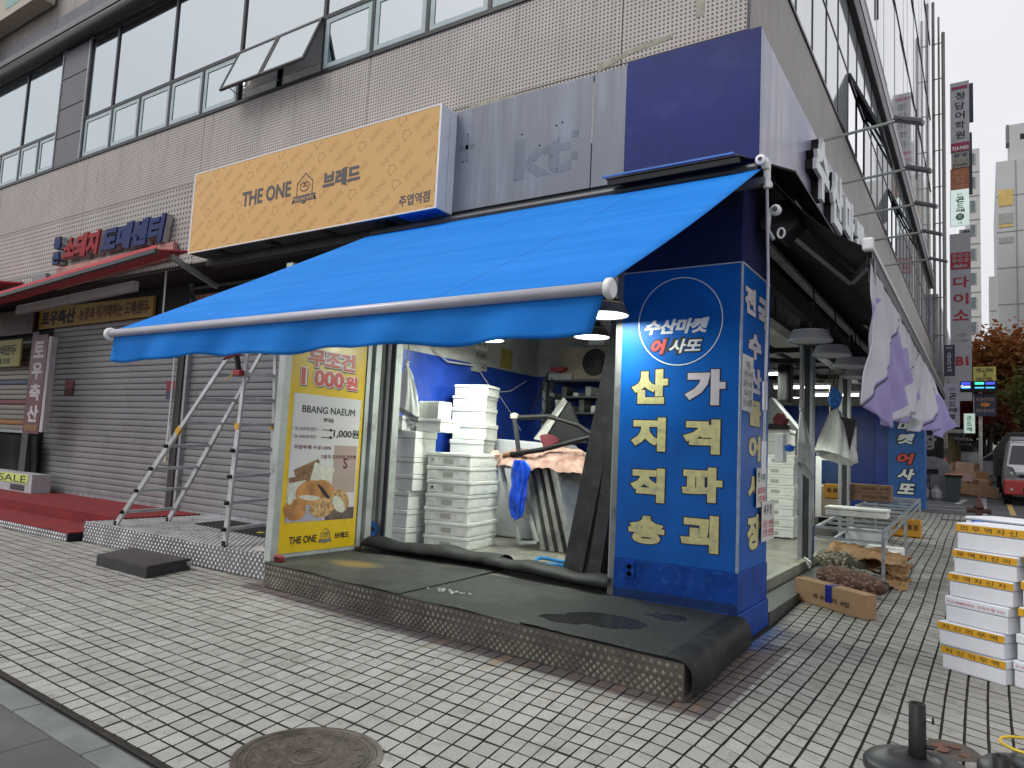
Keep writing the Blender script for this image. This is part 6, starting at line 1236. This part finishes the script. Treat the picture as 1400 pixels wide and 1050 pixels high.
# hydrant
hy = thing('hydrant', 'dark rusty red fire hydrant standing behind the white box stack', 'hydrant', (1.70, 12.6, gz(12.6))); hr = mat('rusty_hydrant', (.07, .022, .016), .6, var=.4, vs=20)
MB().lathe([(.11, 0), (.11, .03), (.07, .04), (.065, .38), (.10, .40), (.10, .43), (.085, .46), (.06, .56), (.03, .60), (.025, .66), (0, .67)], 16).build('barrel', hr, hy, local=True, smooth=True)
MB().tube([(-.20, 0, .34), (.20, 0, .34)], [.055, .055], 10).build('outlet', hr, hy, local=True); MB().tube([(-.23, 0, .34), (-.19, 0, .34)], .07, 10).build('outlet_cap', hr, hy, local=True); MB().tube([(.19, 0, .34), (.23, 0, .34)], .07, 10).build('outlet_cap', hr, hy, local=True); MB().tube([(0, -.16, .30), (0, 0, .30)], .06, 10).build('front_outlet', hr, hy, local=True)
# dumpster, bin, bags
dm = thing('dumpster', 'grey domed metal collection container beside the shop corner down the street', 'container', (.45, 20.5, gz(20.5))); zz = gz(20.5)
MB().prism([(.02, 20.3, zz), (.88, 20.3, zz), (.88, 20.3, zz+1.05), (.72, 20.3, zz+1.25), (.45, 20.3, zz+1.33), (.02, 20.3, zz+1.30)], (0, 1.0, 0)).build('shell', mat('dumpster_grey', (.16, .165, .17), .45, .2, var=.15), dm, bev=.01); bx('slot', black, (.15, .58, 20.285, 20.299, zz+.78, zz+.93), dm); MB().lathe([(.0, 0), (.06, 0)], 14, (.28, 20.28, zz+.55), Matrix.Rotation(PI/2, 4, 'X')).build('lock_plate', darkg, dm)
bn_ = thing('wheelie_bin', 'dark green grey bin with an orange sheet on its lid next to the container', 'bin', (1.0, 19.6, gz(19.6))); zz = gz(19.6); MB().prism([(.84, 19.4, zz), (1.16, 19.4, zz), (1.22, 19.4, zz+.74), (.80, 19.4, zz+.74)], (0, .4, 0)).build('tub', mat('bin_green_grey', (.035, .045, .045), .5), bn_, bev=.01); bx('lid', black, (.78, 1.25, 19.38, 19.84, zz+.741, zz+.80), bn_, bev=.01); MB().grid(lambda u, v: (.76+.52*u, 19.36+.46*v, zz+.815+.03*math.sin(u*9)*math.sin(v*5)), 10, 6).build('orange_sheet', mat('dull_orange_sheet', (.42, .17, .08), .7), bn_, solid=.01)
for k, x in enumerate((.22, .56)): tag(MB().lathe([(.10, 0), (.16, .1), (.15, .28), (.05, .40), (.07, .46), (0, .47)], 12, (x, 19.5, gz(19.5)), ).build('rubbish_bag', mat('grey_rubbish_bag', (.25, .25, .26), .4, var=.3, vs=20, bump=.8, bs=20)), ['left grey rubbish bag in front of the container', 'right grey rubbish bag in front of the container'][k], 'bag')
sh_ = thing('shovel', 'shovel standing against the grey container', 'shovel', (.3, 19.9, .7)); MB().tube([(.38, 19.9, gz(19.9)), (.33, 20.1, gz(19.9)+.75)], .015, 6).build('shaft', black, sh_); MB().lathe([(.04, -.01), (.06, 0), (.04, .01)], 12, (.33, 20.1, gz(19.9)+.80), Matrix.Rotation(PI/2, 4, 'X')).build('grip', black, sh_)
# cartons heap
random.seed(5)
cmats = [card, card_d, mat('light_cardboard', (.42, .29, .19), .8)]
for k in range(26):
    lay = 0 if k < 9 else (1 if k < 17 else (2 if k < 23 else 3)); x = .85+random.uniform(0, 1.25)*(1-.15*lay); y = 22.6+random.uniform(0, 1.2); w_, d_, h = random.uniform(.3, .62), random.uniform(.3, .4), random.uniform(.22, .34)
    t = MB().box(-w_/2, w_/2, -d_/2, d_/2, 0, h, Matrix.Rotation(random.uniform(-.3, .3), 4, 'Z') @ Matrix.Rotation(random.uniform(-.12, .12), 4, 'Y')).build('carton', cmats[k % 3], bev=.004); t.location = (x, y, gz(y)+lay*.27); tag(t, 'brown cardboard carton thrown on the heap by the road', 'carton', 'cartons heaped by the road')
t = MB().box(-.62, .62, -.15, .15, 0, .36, Matrix.Rotation(.12, 4, 'Y')).build('carton', card, bev=.004); t.location = (1.55, 22.1, gz(22)+.08); tag(t, 'long printed brown carton lying at the front of the heap', 'carton')
t = MB().box(-.2, .2, -.1, .1, 0, .25).build('carton', mat('pink_carton', (.45, .32, .33), .7)); t.location = (1.25, 22.25, gz(22)+.52); tag(t, 'pale pink carton in the middle of the cardboard heap', 'carton')
tag(MB().bar((.80, 22.0, gz(22)+.3), (.68, 22.3, gz(22)+1.3), .09, .04).build('red_board', mat('dull_red', (.3, .04, .04))), 'red board leaning at the left of the cardboard heap', 'board')
bd = thing('black_street_sign', 'tall black panel with large grey Korean letters behind the blue far pillar', 'sign', (.1, 23, 1)); bx('panel', black, (-.45, .62, 23.0, 23.1, .9, 4.2), bd); text('사', mat('grey_sign_letter', (.2, .2, .2)), bd, (-.05, 22.99, 3.0), X_, Z_, .45, .55, bold=.05); text('장', MATS['grey_sign_letter'], bd, (-.05, 22.99, 2.3), X_, Z_, .45, .55, bold=.05)
# hanging signs
def blade(lb, x0, x1, z0, z1, y, face, parts, edge=galv, dep=.18):
    t = thing('blade_sign', lb, 'sign', ((x0+x1)/2, y, z0)); bx('box', face, (x0, x1, y, y+dep, z0, z1), t); bx('edge_trim', edge, (x0-.02, x0-.0005, y-.01, y+dep, z0, z1), t)
    for s_, m, x, z, w_, h_, b in parts: text(s_, m, t, (x, y-.006, z), X_, Z_, w_, h_, bold=b)
    return t
lgp = mat('pale_grey_sign', (.33, .33, .36), .5, var=.03); mag = mat('magenta_band', (.32, .02, .09), .5)
def vert(s_, m, cx, ztop, w_, h_, gap, b=.04): return [(ch, m, cx-w_/2, ztop-h_-k*(h_+gap), w_, h_, b) for k, ch in enumerate(s_)]
t = blade('topmost pale hanging sign with five black Korean letters stacked vertically', .76, 1.42, 15.01, 18.07, 28, mat('white_grey_sign', (.42, .42, .46), .5), vert('청담어학원', ink, 1.09, 17.62, .34, .34, .09, .02))
bx('band', mag, (.765, 1.415, 27.985, 27.996, 15.02, 15.40), t); text('924-9400', whitel, t, (.80, 27.975, 15.07), X_, Z_, .58, .17, bold=.02); bx('band', mag, (.79, 1.36, 27.985, 27.996, 17.75, 17.88), t)
t = blade('beige hanging sign with a navy word and 919-6001 below it', .78, 1.40, 14.31, 14.98, 28, mat('beige_hanging_sign', (.33, .31, .26), .6), [('삼 성', mat('sign_navy', (.02, .04, .12)), .86, 14.76, .46, .18, .03), ('무 도 실', mat('sign_grey_red', (.25, .15, .14)), .86, 14.55, .5, .15, 0), ('919-6001', ink, .82, 14.35, .54, .15, .02)])
t = blade('orange brown hanging sign between the beige and the white one', .74, 1.39, 13.41, 14.27, 28, mat('orange_brown_sign', (.36, .12, .045), .5), [('예닮 교육', mat('orange_sign_print', (.55, .34, .24)), .84, 14.02, .45, .13, 0), ('음악\n학원', MATS['orange_sign_print'], .92, 13.62, .3, .34, 0), ('031-919', MATS['orange_sign_print'], .84, 13.46, .45, .1, 0)])
t = blade('lit white hanging sign with green Korean lettering', .73, 1.38, 11.82, 13.36, 28, mat('lit_white_sign', (.6, .68, .66), .4, emit=(.75, .9, .86), es=.35), [('일산', ink, .95, 13.1, .2, .12, 0), ('곤', mat('sign_green', (.01, .16, .05)), .92, 12.80, .3, .25, .05), ('드', MATS['sign_green'], .95, 12.55, .24, .2, .03), ('레', ink, .92, 12.38, .3, .14, .03), ('2층', ink, .98, 11.88, .16, .10, 0)])
MB().lathe([(0, 0), (.15, 0)], 20, (1.06, 27.975, 12.18), Matrix.Rotation(PI/2, 4, 'X')).build('green_disc', MATS['sign_green'], t); text('밥', whitel, t, (.99, 27.96, 12.1), X_, Z_, .15, .17)
t = blade('short grey hanging sign stub with one letter above the tall pale sign', 1.03, 1.45, 11.50, 11.80, 28.6, mat('grey_stub', (.28, .28, .32)), [('학', ink, 1.15, 11.55, .25, .2, .03)])
t = blade('tallest pale grey hanging sign with red block and three large red letters above B1', .70, 1.42, 4.47, 11.47, 28, lgp, [('다', mat('sign_red', (.30, .02, .035)), .79, 9.18, .56, .46, .03), ('이', MATS['sign_red'], .79, 8.47, .54, .46, .03), ('소', MATS['sign_red'], .79, 7.79, .54, .46, .03), ('주엽점', mat('sign_grey', (.12, .12, .13)), .90, 7.10, .32, .16, .0), ('031-924-4901', MATS['sign_grey'], .80, 6.90, .5, .10, 0), ('B1', MATS['sign_red'], .86, 5.91, .45, .39, .05)])
bx('red_block', MATS['sign_red'], (.71, 1.41, 27.985, 27.996, 9.95, 10.66), t); text('daiso', lgp, t, (.80, 27.975, 10.02), X_, Z_, .50, .16, bold=.03)
for i in range(3):
    for j in range(2): MB().lathe([(.045, 0), (.075, 0)], 14, (.85+i*.21, 27.975, 10.32+j*.2), Matrix.Rotation(PI/2, 4, 'X')).build('dot_ring', lgp, t)
nvs = mat('navy_hanging_sign', (.02, .022, .05), .5)
t = blade('dark navy sign edge behind the topmost pale sign', 1.40, 1.56, 16.6, 18.3, 28.8, nvs, []); t = blade('long dark navy sign edge behind the beige and orange signs', 1.38, 1.50, 13.4, 16.1, 28.8, nvs, [])
t = blade('small dark navy hanging sign with white vertical writing', .56, .92, 5.17, 6.34, 25, nvs, vert('스마트마사지', whitel, .74, 6.06, .13, .10, .03, 0)+[('HOTEL', whitel, .64, 6.2, .2, .05, 0)])
t = blade('pale lilac hanging sign with black Korean lettering beside the purple banner', .63, 1.08, 3.18, 4.78, 24, mat('lilac_sign', (.33, .32, .40)), [('일산', ink, .78, 4.52, .16, .1, 0), ('곤', ink, .76, 4.18, .22, .24, .04), ('드', ink, .76, 3.93, .2, .18, .03), ('레', ink, .74, 3.72, .26, .15, .03), ('밥', ink, .76, 3.47, .2, .18, .04), ('2층', ink, .78, 3.27, .14, .1, 0)])
t = thing('led_sign', 'dark electronic sign strip with blue and green lit bars', 'sign', (1.6, 24, 4.5)); bx('case', black, (1.10, 2.22, 24.0, 24.2, 4.46, 4.84), t)
for k, (c_, x) in enumerate((('led_blue', 1.14), ('led_green', 1.55), ('led_blue', 1.87))):
    cc = {'led_blue': (.05, .08, .9), 'led_green': (.05, .8, .45)}[c_]; m_ = mat(c_, cc, .5, bump=0, emit=cc, es=1.0); bx('lit_bar', m_, (x, x+.27, 23.985, 23.998, 4.72, 4.80), t); bx('lit_bar', mat('led_cyan', (.05, .4, .8), .5, bump=0, emit=(.08, .5, .9), es=.9), (x, x+.27, 23.985, 23.998, 4.58, 4.63), t)
text('Queen', mat('led_white', (.8, .8, 1), .5, bump=0, emit=(.8, .85, 1), es=1), t, (1.12, 23.98, 4.60), X_, Z_, .3, .10, bold=.02)
yh_ = blade('yellow YELLOW HOTEL sign on the pole by the red trees', 1.51, 2.19, 4.86, 5.42, 24.5, mat('yellow_hotel_sign', (.50, .44, .10), .5), [('YELLOW', ink, 1.56, 5.22, .56, .14, .03), ('S', ink, 1.80, 5.06, .1, .12, .02), ('HOTEL', ink, 1.60, 4.90, .5, .13, .03)], mat('lime_edge', (.3, .3, .05)))
t = blade('dark navy pole sign with pink lettering and an orange oval', 1.52, 2.18, 3.62, 4.42, 24.3, nvs, [('박경한의원', mat('pink_sign_print', (.50, .33, .30)), 1.58, 4.14, .54, .14, 0), ('제트로치과', MATS['pink_sign_print'], 1.58, 3.74, .54, .13, 0)])
MB().lathe([(0, 0), (.15, 0)], 20, (1.85, 24.28, 4.02), Matrix.Rotation(PI/2, 4, 'X') @ Matrix.Scale(.5, 4, (0, 1, 0))).build('orange_oval', mat('orange_oval', (.5, .2, .03)), t)
t = blade('small white lit sign with green lettering left of the pole', 1.21, 1.54, 2.99, 3.69, 24.2, mat('lit_mint_sign', (.55, .68, .60), .4, emit=(.7, .9, .8), es=.25), vert('곤드레', MATS['sign_green'], 1.37, 3.60, .15, .15, .05, .03))
pl_ = thing('sign_pole', 'pale street pole carrying the yellow and navy signs', 'pole', (1.70, 24.6, gz(24.6))); MB().tube([(1.69, 24.65, gz(24.6)), (1.72, 24.65, 5.4)], [.065, .055], 10).build('pole', mat('pale_pole', (.35, .33, .30), .6, var=.3, vs=3), pl_)
# shop fronts further along the street
ff = thing('street_shops', 'dim row of small shop fronts with posts and awnings past the hanging signs', 'shops', (.4, 32, 1)); bx('wall', mat('dim_shop_wall', (.06, .055, .05), .8), (-2, .3, 29, 60, .8, 4.3), ff)
for k in range(5): bx('awning_roof', mat('pale_awning_'+str(k % 2), ((.30, .29, .27), (.10, .12, .11))[k % 2], .7), (.3, 1.1, 29+k*4, 31.5+k*4, 3.2+.2*(k % 2), 3.35+.2*(k % 2)), ff); bx('post', mat('ochre_post', (.25, .17, .06)), (.5, .6, 30+k*4, 30.1+k*4, 1.2, 3.2), ff)
bx('wall_above', lav, (-2, .25, 28.1, 60, 4.3, 9), ff)

# vehicles
van = thing('white_van', 'white and red van parked facing the camera by the right kerb', 'van', (3.2, 20, gz(20))); z0 = gz(20)
vw = mat('van_white', (.55, .56, .58), .3, var=.03, bump=0, coat=.6); vr = mat('van_red', (.42, .022, .018), .3, var=.05, bump=0, coat=.5); vg = mat('van_glass', (.03, .035, .04), .06, bump=0)
x0, x1 = 2.30, 3.95
def vsec(y, zb, zt, ins): return [(x0+.02, y, z0+zb), (x1-.02, y, z0+zb), (x1, y, z0+zb+.35), (x1-ins*.4, y, z0+(zb+zt)/2+.2), (x1-ins, y, z0+zt), (x0+ins, y, z0+zt), (x0+ins*.4, y, z0+(zb+zt)/2+.2), (x0, y, z0+zb+.35)]
secs = [vsec(19.62, .30, .80, .04), vsec(19.55, .32, .98, .05), vsec(19.85, .30, 1.22, .07), vsec(20.30, .28, 1.84, .17), vsec(20.9, .28, 1.95, .15), vsec(23.9, .28, 1.95, .15), vsec(24.1, .35, 1.6, .1)]
mb = MB(); n0 = 8; vs = [p for s_ in secs for p in s_]; fs = [tuple(range(8))[::-1]]+[(i*8+j, i*8+(j+1) % 8, (i+1)*8+(j+1) % 8, (i+1)*8+j) for i in range(len(secs)-1) for j in range(8)]+[tuple(range(48, 56))]
mb.add(vs, fs).build('body', vw, van, bev=.03)
MB().prism([(x0+.12, 19.84, z0+1.20), (x1-.12, 19.84, z0+1.20), (x1-.22, 20.24, z0+1.76), (x0+.22, 20.24, z0+1.76)], (0, -.03, .012)).build('windscreen', vg, van)
bx('bumper', vr, (x0-.02, x1+.02, 19.46, 19.62, z0+.30, z0+.74), van, bev=.04); bx('lower_grille', black, (x0+.45, x1-.4, 19.445, 19.47, z0+.36, z0+.52), van); bx('grille', black, (x0+.35, x1-.35, 19.51, 19.56, z0+.82, z0+.90), van, bev=.01)
for x, s_ in ((x0+.17, 1), (x1-.17, -1)):
    hl = MB().prism([(x-.14, 19.53, z0+.80), (x+.16*s_+.0, 19.53, z0+.80), (x+.05*s_, 19.55, z0+1.10), (x-.13, 19.58, z0+1.16)] if s_ > 0 else [(x-.16, 19.53, z0+.80), (x+.14, 19.53, z0+.80), (x+.13, 19.58, z0+1.16), (x-.05, 19.55, z0+1.10)], (0, .04, 0)).build('headlight', mat('headlight_glass', (.12, .12, .13), .1), van); MB().lathe([(.05, 0), (0, .02)], 12, (x, 19.50, z0+.92), Matrix.Rotation(PI/2, 4, 'X')).build('reflector', alu_l, hl)
    MB().lathe([(.04, 0), (0, .02)], 12, (x, 19.45, z0+.45), Matrix.Rotation(PI/2, 4, 'X')).build('fog_light', alu_l, van)
bx('number_plate', mat('plate_yellow', (.45, .36, .05), .5), (2.92, 3.35, 19.435, 19.444, z0+.54, z0+.68), van); text('81바 2450', ink, van, (2.95, 19.43, z0+.57), X_, Z_, .36, .08) if 0 else None
for x in (x0-.12, x1+.06): MB().box(x-.03, x+.10, 20.1, 20.2, z0+1.15, z0+1.40).build('mirror', black, van, bev=.02)
for y in (20.3, 23.2):
    for x in (x0+.1, x1-.1): wl = MB().lathe([(.20, -.1), (.30, -.1), (.31, 0), (.30, .1), (.20, .1)], 20, (x, y, z0+.31), Matrix.Rotation(PI/2, 4, 'Y')).build('wheel', rubber, van); MB().lathe([(0, -.07), (.19, -.06), (.2, .09)], 14, (x, y, z0+.31), Matrix.Rotation(PI/2, 4, 'Y')).build('rim', galv, wl)
bx('wiper', black, (x0+.5, x1-.3, 19.80, 19.82, z0+1.17, z0+1.19), van)
rrk = MB(); [rrk.box(x0+.2, x1-.2, 20.6+k*.5, 20.65+k*.5, z0+2.02, z0+2.06) for k in range(4)]; [rrk.box(x, x+.04, 20.5, 22.2, z0+1.96, z0+2.02) for x in (x0+.25, x1-.28)]; rrk.build('roof_rack', galv, van)
trk = thing('dark_truck', 'dark covered truck box parked behind the white van', 'truck', (3.2, 25.5, gz(25))); MB().prism([(2.1, 25, gz(25)+.6), (4.6, 25, gz(25)+.6), (4.6, 25, gz(25)+2.0), (4.3, 25, gz(25)+2.35), (2.5, 25, gz(25)+2.2), (2.1, 25, gz(25)+1.6)], (0, 4, 0)).build('cover', mat('dark_cover', (.03, .028, .025), .7), trk, bev=.05)
for x in (2.3, 4.4): MB().lathe([(0, -.12), (.42, -.12), (.42, .12), (0, .12)], 18, (x, 26, gz(25)+.42), Matrix.Rotation(PI/2, 4, 'Y')).build('wheel', rubber, trk)
def car(lb, x, y, col_, rz=0):
    t = thing('parked_car', lb, 'car', (x, y, gz(y)), rz); prof = [(-2.1, .30), (2.1, .30), (2.15, .65), (1.9, .88), (1.1, .95), (.55, 1.38), (-1.0, 1.42), (-1.75, .98), (-2.12, .85)]
    MB().prism([(-.82, a, b) for a, b in prof], (1.64, 0, 0)).build('body', mat('car_paint_'+str(col_[0])[:4], col_, .3, bump=0, coat=.5), t, local=True, bev=.06)
    MB().prism([(-.70, -1.62, 1.0), (.70, -1.62, 1.0), (.62, -1.06, 1.37), (-.62, -1.06, 1.37)], (0, -.04, .03)).build('windscreen', vg, t, local=True)
    for s_ in (-1, 1): MB().prism([(s_*.825, -1.45, .98), (s_*.825, .95, .98), (s_*.825, .5, 1.32), (s_*.825, -1.0, 1.34)], (s_*.01, 0, 0)).build('side_window', vg, t, local=True)
    for a in (-1.3, 1.3):
        for s_ in (-1, 1): MB().lathe([(0, -.1), (.31, -.1), (.32, .1), (0, .1)], 18, (s_*.76, a, .32), Matrix.Rotation(PI/2, 4, 'Y')).build('wheel', rubber, t, local=True)
    for s_ in (-1, 1): MB().lathe([(.09, 0), (0, .03)], 10, (s_*.6, -2.13, .68), Matrix.Rotation(PI/2, 4, 'X')).build('headlight', alu_l, t, local=True)
car('silver car far down the street right of the pole', 2.75, 33, (.38, .40, .43), PI/2*.9); 
wv = thing('white_truck', 'small white truck cab far down the street above the cartons', 'truck', (1.2, 48, gz(45))); zz = gz(45)-.1
bx('cab', vw, (.4, 2.0, 48, 51, zz+.6, zz+2.3), wv, bev=.08); bx('windscreen', vg, (.5, 1.9, 47.97, 48.0, zz+1.4, zz+2.1), wv); bx('bumper', black, (.4, 2.0, 47.9, 48.0, zz+.4, zz+.8), wv)

# trees
bark = mat('tree_bark', (.06, .048, .038), .9, var=.4, vs=9, bump=.6)
def leafm(nm, a, b, c_):
    g = NG(nm); P = g.pos(); f = g.noise(P, 1.3, 4); f2 = g.noise(P, 14, 2)
    g.col(g.mix(g.ramp(f2, .35, .65), g.mix(g.ramp(f, .38, .62), a, b), c_)); g.set('Roughness', .7)
    a_ = g.n('BsdfTranslucent', Color=(*b, 1)); m_ = g.n('MixShader', i0=.3); g.t.links.new(g.p.outputs[0], m_.inputs[1]); g.t.links.new(a_.outputs[0], m_.inputs[2]); g.t.links.new(m_.outputs[0], g.out.inputs[0]); return g.m
LM = [leafm('maple_red_leaves', (.26, .035, .02), (.40, .09, .03), (.18, .04, .02)), leafm('orange_leaves', (.42, .15, .03), (.30, .07, .02), (.22, .15, .04)), leafm('green_yellow_leaves', (.10, .14, .03), (.22, .20, .04), (.08, .10, .03)), leafm('dull_green_leaves', (.05, .055, .02), (.10, .06, .02), (.03, .035, .015))]
def tree(lb, x, y, zb, h, r, m, n_=4200, leaf=.15):
    t = thing('street_tree', lb, 'tree', (x, y, zb)); trk_ = MB(); top = Vector((random.uniform(-.2, .2), 0, h*.62))
    trk_.tube([(0, 0, -.1), (.05, 0, h*.25), tuple(top)], [.16, .12, .05], 8); cl = []
    for k in range(9):
        a = k*2.4; b0 = Vector((.03, 0, h*(.28+.035*k))); e = Vector((math.cos(a)*r*random.uniform(.5, .9), math.sin(a)*r*random.uniform(.5, .9), h*(.45+.05*k))); trk_.tube([tuple(b0), tuple(b0.lerp(e, .5)+Vector((0, 0, .12))), tuple(e)], [.06, .035, .012], 5); cl.append(e)
    trk_.build('trunk', bark, t, local=True); cl += [Vector((random.gauss(0, r*.45), random.gauss(0, r*.45), h*random.uniform(.5, .97))) for _ in range(22)]
    q = MB()
    for k in range(n_):
        c = random.choice(cl); p = c+Vector((random.gauss(0, r*.20), random.gauss(0, r*.20), random.gauss(0, h*.06))); s_ = leaf*random.uniform(.6, 1.4)
        a = Vector((random.gauss(0, 1), random.gauss(0, 1), random.gauss(0, .7))).normalized(); b = a.cross(Vector((random.gauss(0, 1), random.gauss(0, 1), random.gauss(0, 1)))).normalized()
        n0 = len(q.v); q.v += [tuple(p-a*s_), tuple(p+b*s_*.5), tuple(p+a*s_), tuple(p-b*s_*.5)]; q.f.append((n0, n0+1, n0+2, n0+3))
    q.build('crown', m, t, local=True)
zt = gz(45)-.1
tree('tall red leaved tree directly behind the yellow hotel sign', 2.0, 37, zt, 6.4, 1.5, LM[0]); tree('orange red tree between the pole signs and the white tower', 3.3, 34, zt, 6.6, 1.7, LM[1]); tree('green yellow tree at the right edge above the van', 4.5, 30, zt-.2, 5.6, 1.6, LM[2]); tree('dull green tree low behind the navy pole sign', 1.8, 42, zt, 5.0, 1.6, LM[3]); tree('dark green tree behind the parked truck', 3.6, 44, zt, 5.6, 2.2, LM[3], 4200); tree('red tree farther back at the right edge', 5.6, 38, zt, 7.4, 2.2, LM[0], 4200); tree('farthest mixed brown tree in the middle of the street end', .8, 55, zt, 6, 2.4, LM[3], 4200); tree('rust coloured tree behind the orange one', 3.2, 50, zt, 8.2, 2.4, LM[1], 4200)
# distant buildings
def tower(lb, x0, x1, y, z1, m, fw=None, cols=1, floors=10, dep=12, zb=0, wm=None):
    t = thing('distant_building', lb, 'building', ((x0+x1)/2, y, zb)); bx('wall', m, (x0, x1, y, y+dep, zb, z1), t)
    for f_ in range(floors):
        z = zb+(z1-zb)*(f_+.35)/floors; MB().box(x0, x1, y-.03, y-.001, z-(z1-zb)*.35/floors, z-(z1-zb)*.35/floors+.07).build('floor_joint', mat('floor_joint', (.20, .20, .20)), t)
        for c_ in range(cols):
            if fw: xx = x0+(x1-x0)*(c_+.3)/cols; w0 = bx('window', mat('far_window_frame', (.4, .4, .4)), (xx, xx+fw, y-.06, y-.031, z, z+(z1-zb)/floors*.48), t); bx('pane', wm or mat('far_window', (.10, .13, .14), .2), (xx+.05, xx+fw-.05, y-.075, y-.061, z+.05, z+(z1-zb)/floors*.48-.05), w0)
    return t
wt = mat('pale_tower_wall', (.44, .44, .43), .8, var=.04, vs=.3); wt2 = mat('pale_grey_tower', (.40, .41, .41), .8, var=.04, vs=.2)
tower('slim white apartment tower with a column of windows behind the hanging signs', .7, 1.72, 60, 27.5, wt, .42, 1, 14, 6); t = tower('big pale grey building with yellow squares at the right edge of the sky', 2.95, 9.0, 70, 29.8, wt2, None, 1, 9, 20)
bx('yellow_square', mat('yellow_square', (.50, .36, .12), .7), (3.1, 4.19, 69.95, 69.99, 25.6, 27.1), t); bx('grey_square', mat('grey_square', (.28, .28, .27), .7), (3.1, 4.16, 69.95, 69.99, 23.95, 24.9), t); bx('yellow_strip', MATS['yellow_square'], (3.1, 4.16, 69.95, 69.99, 23.65, 23.9), t); bx('grey_square', MATS['grey_square'], (3.1, 4.16, 69.95, 69.99, 22.2, 22.7), t); bx('vertical_joint', MATS['floor_joint'], (4.38, 4.43, 69.93, 69.99, 0, 29.7), t); bx('roof_house', wt2, (4.0, 7, 70.5, 76, 29.8, 33.3), t); bx('roof_window', black, (4.8, 5.4, 70.47, 70.49, 31.8, 32.3), t); bx('roof_overhang', mat('overhang', (.15, .15, .15)), (3.75, 3.99, 70.6, 72, 31.7, 33.4), t)
tower('lower narrow pale building just left of the big pale grey one', 2.35, 3.05, 76, 20.6, wt2, None, 1, 6, 6)
tower('pale blocks across the street beyond the trees', -6, 12, 95, 9, mat('far_block', (.33, .33, .32), .8), 1.2, 9, 3, 6)
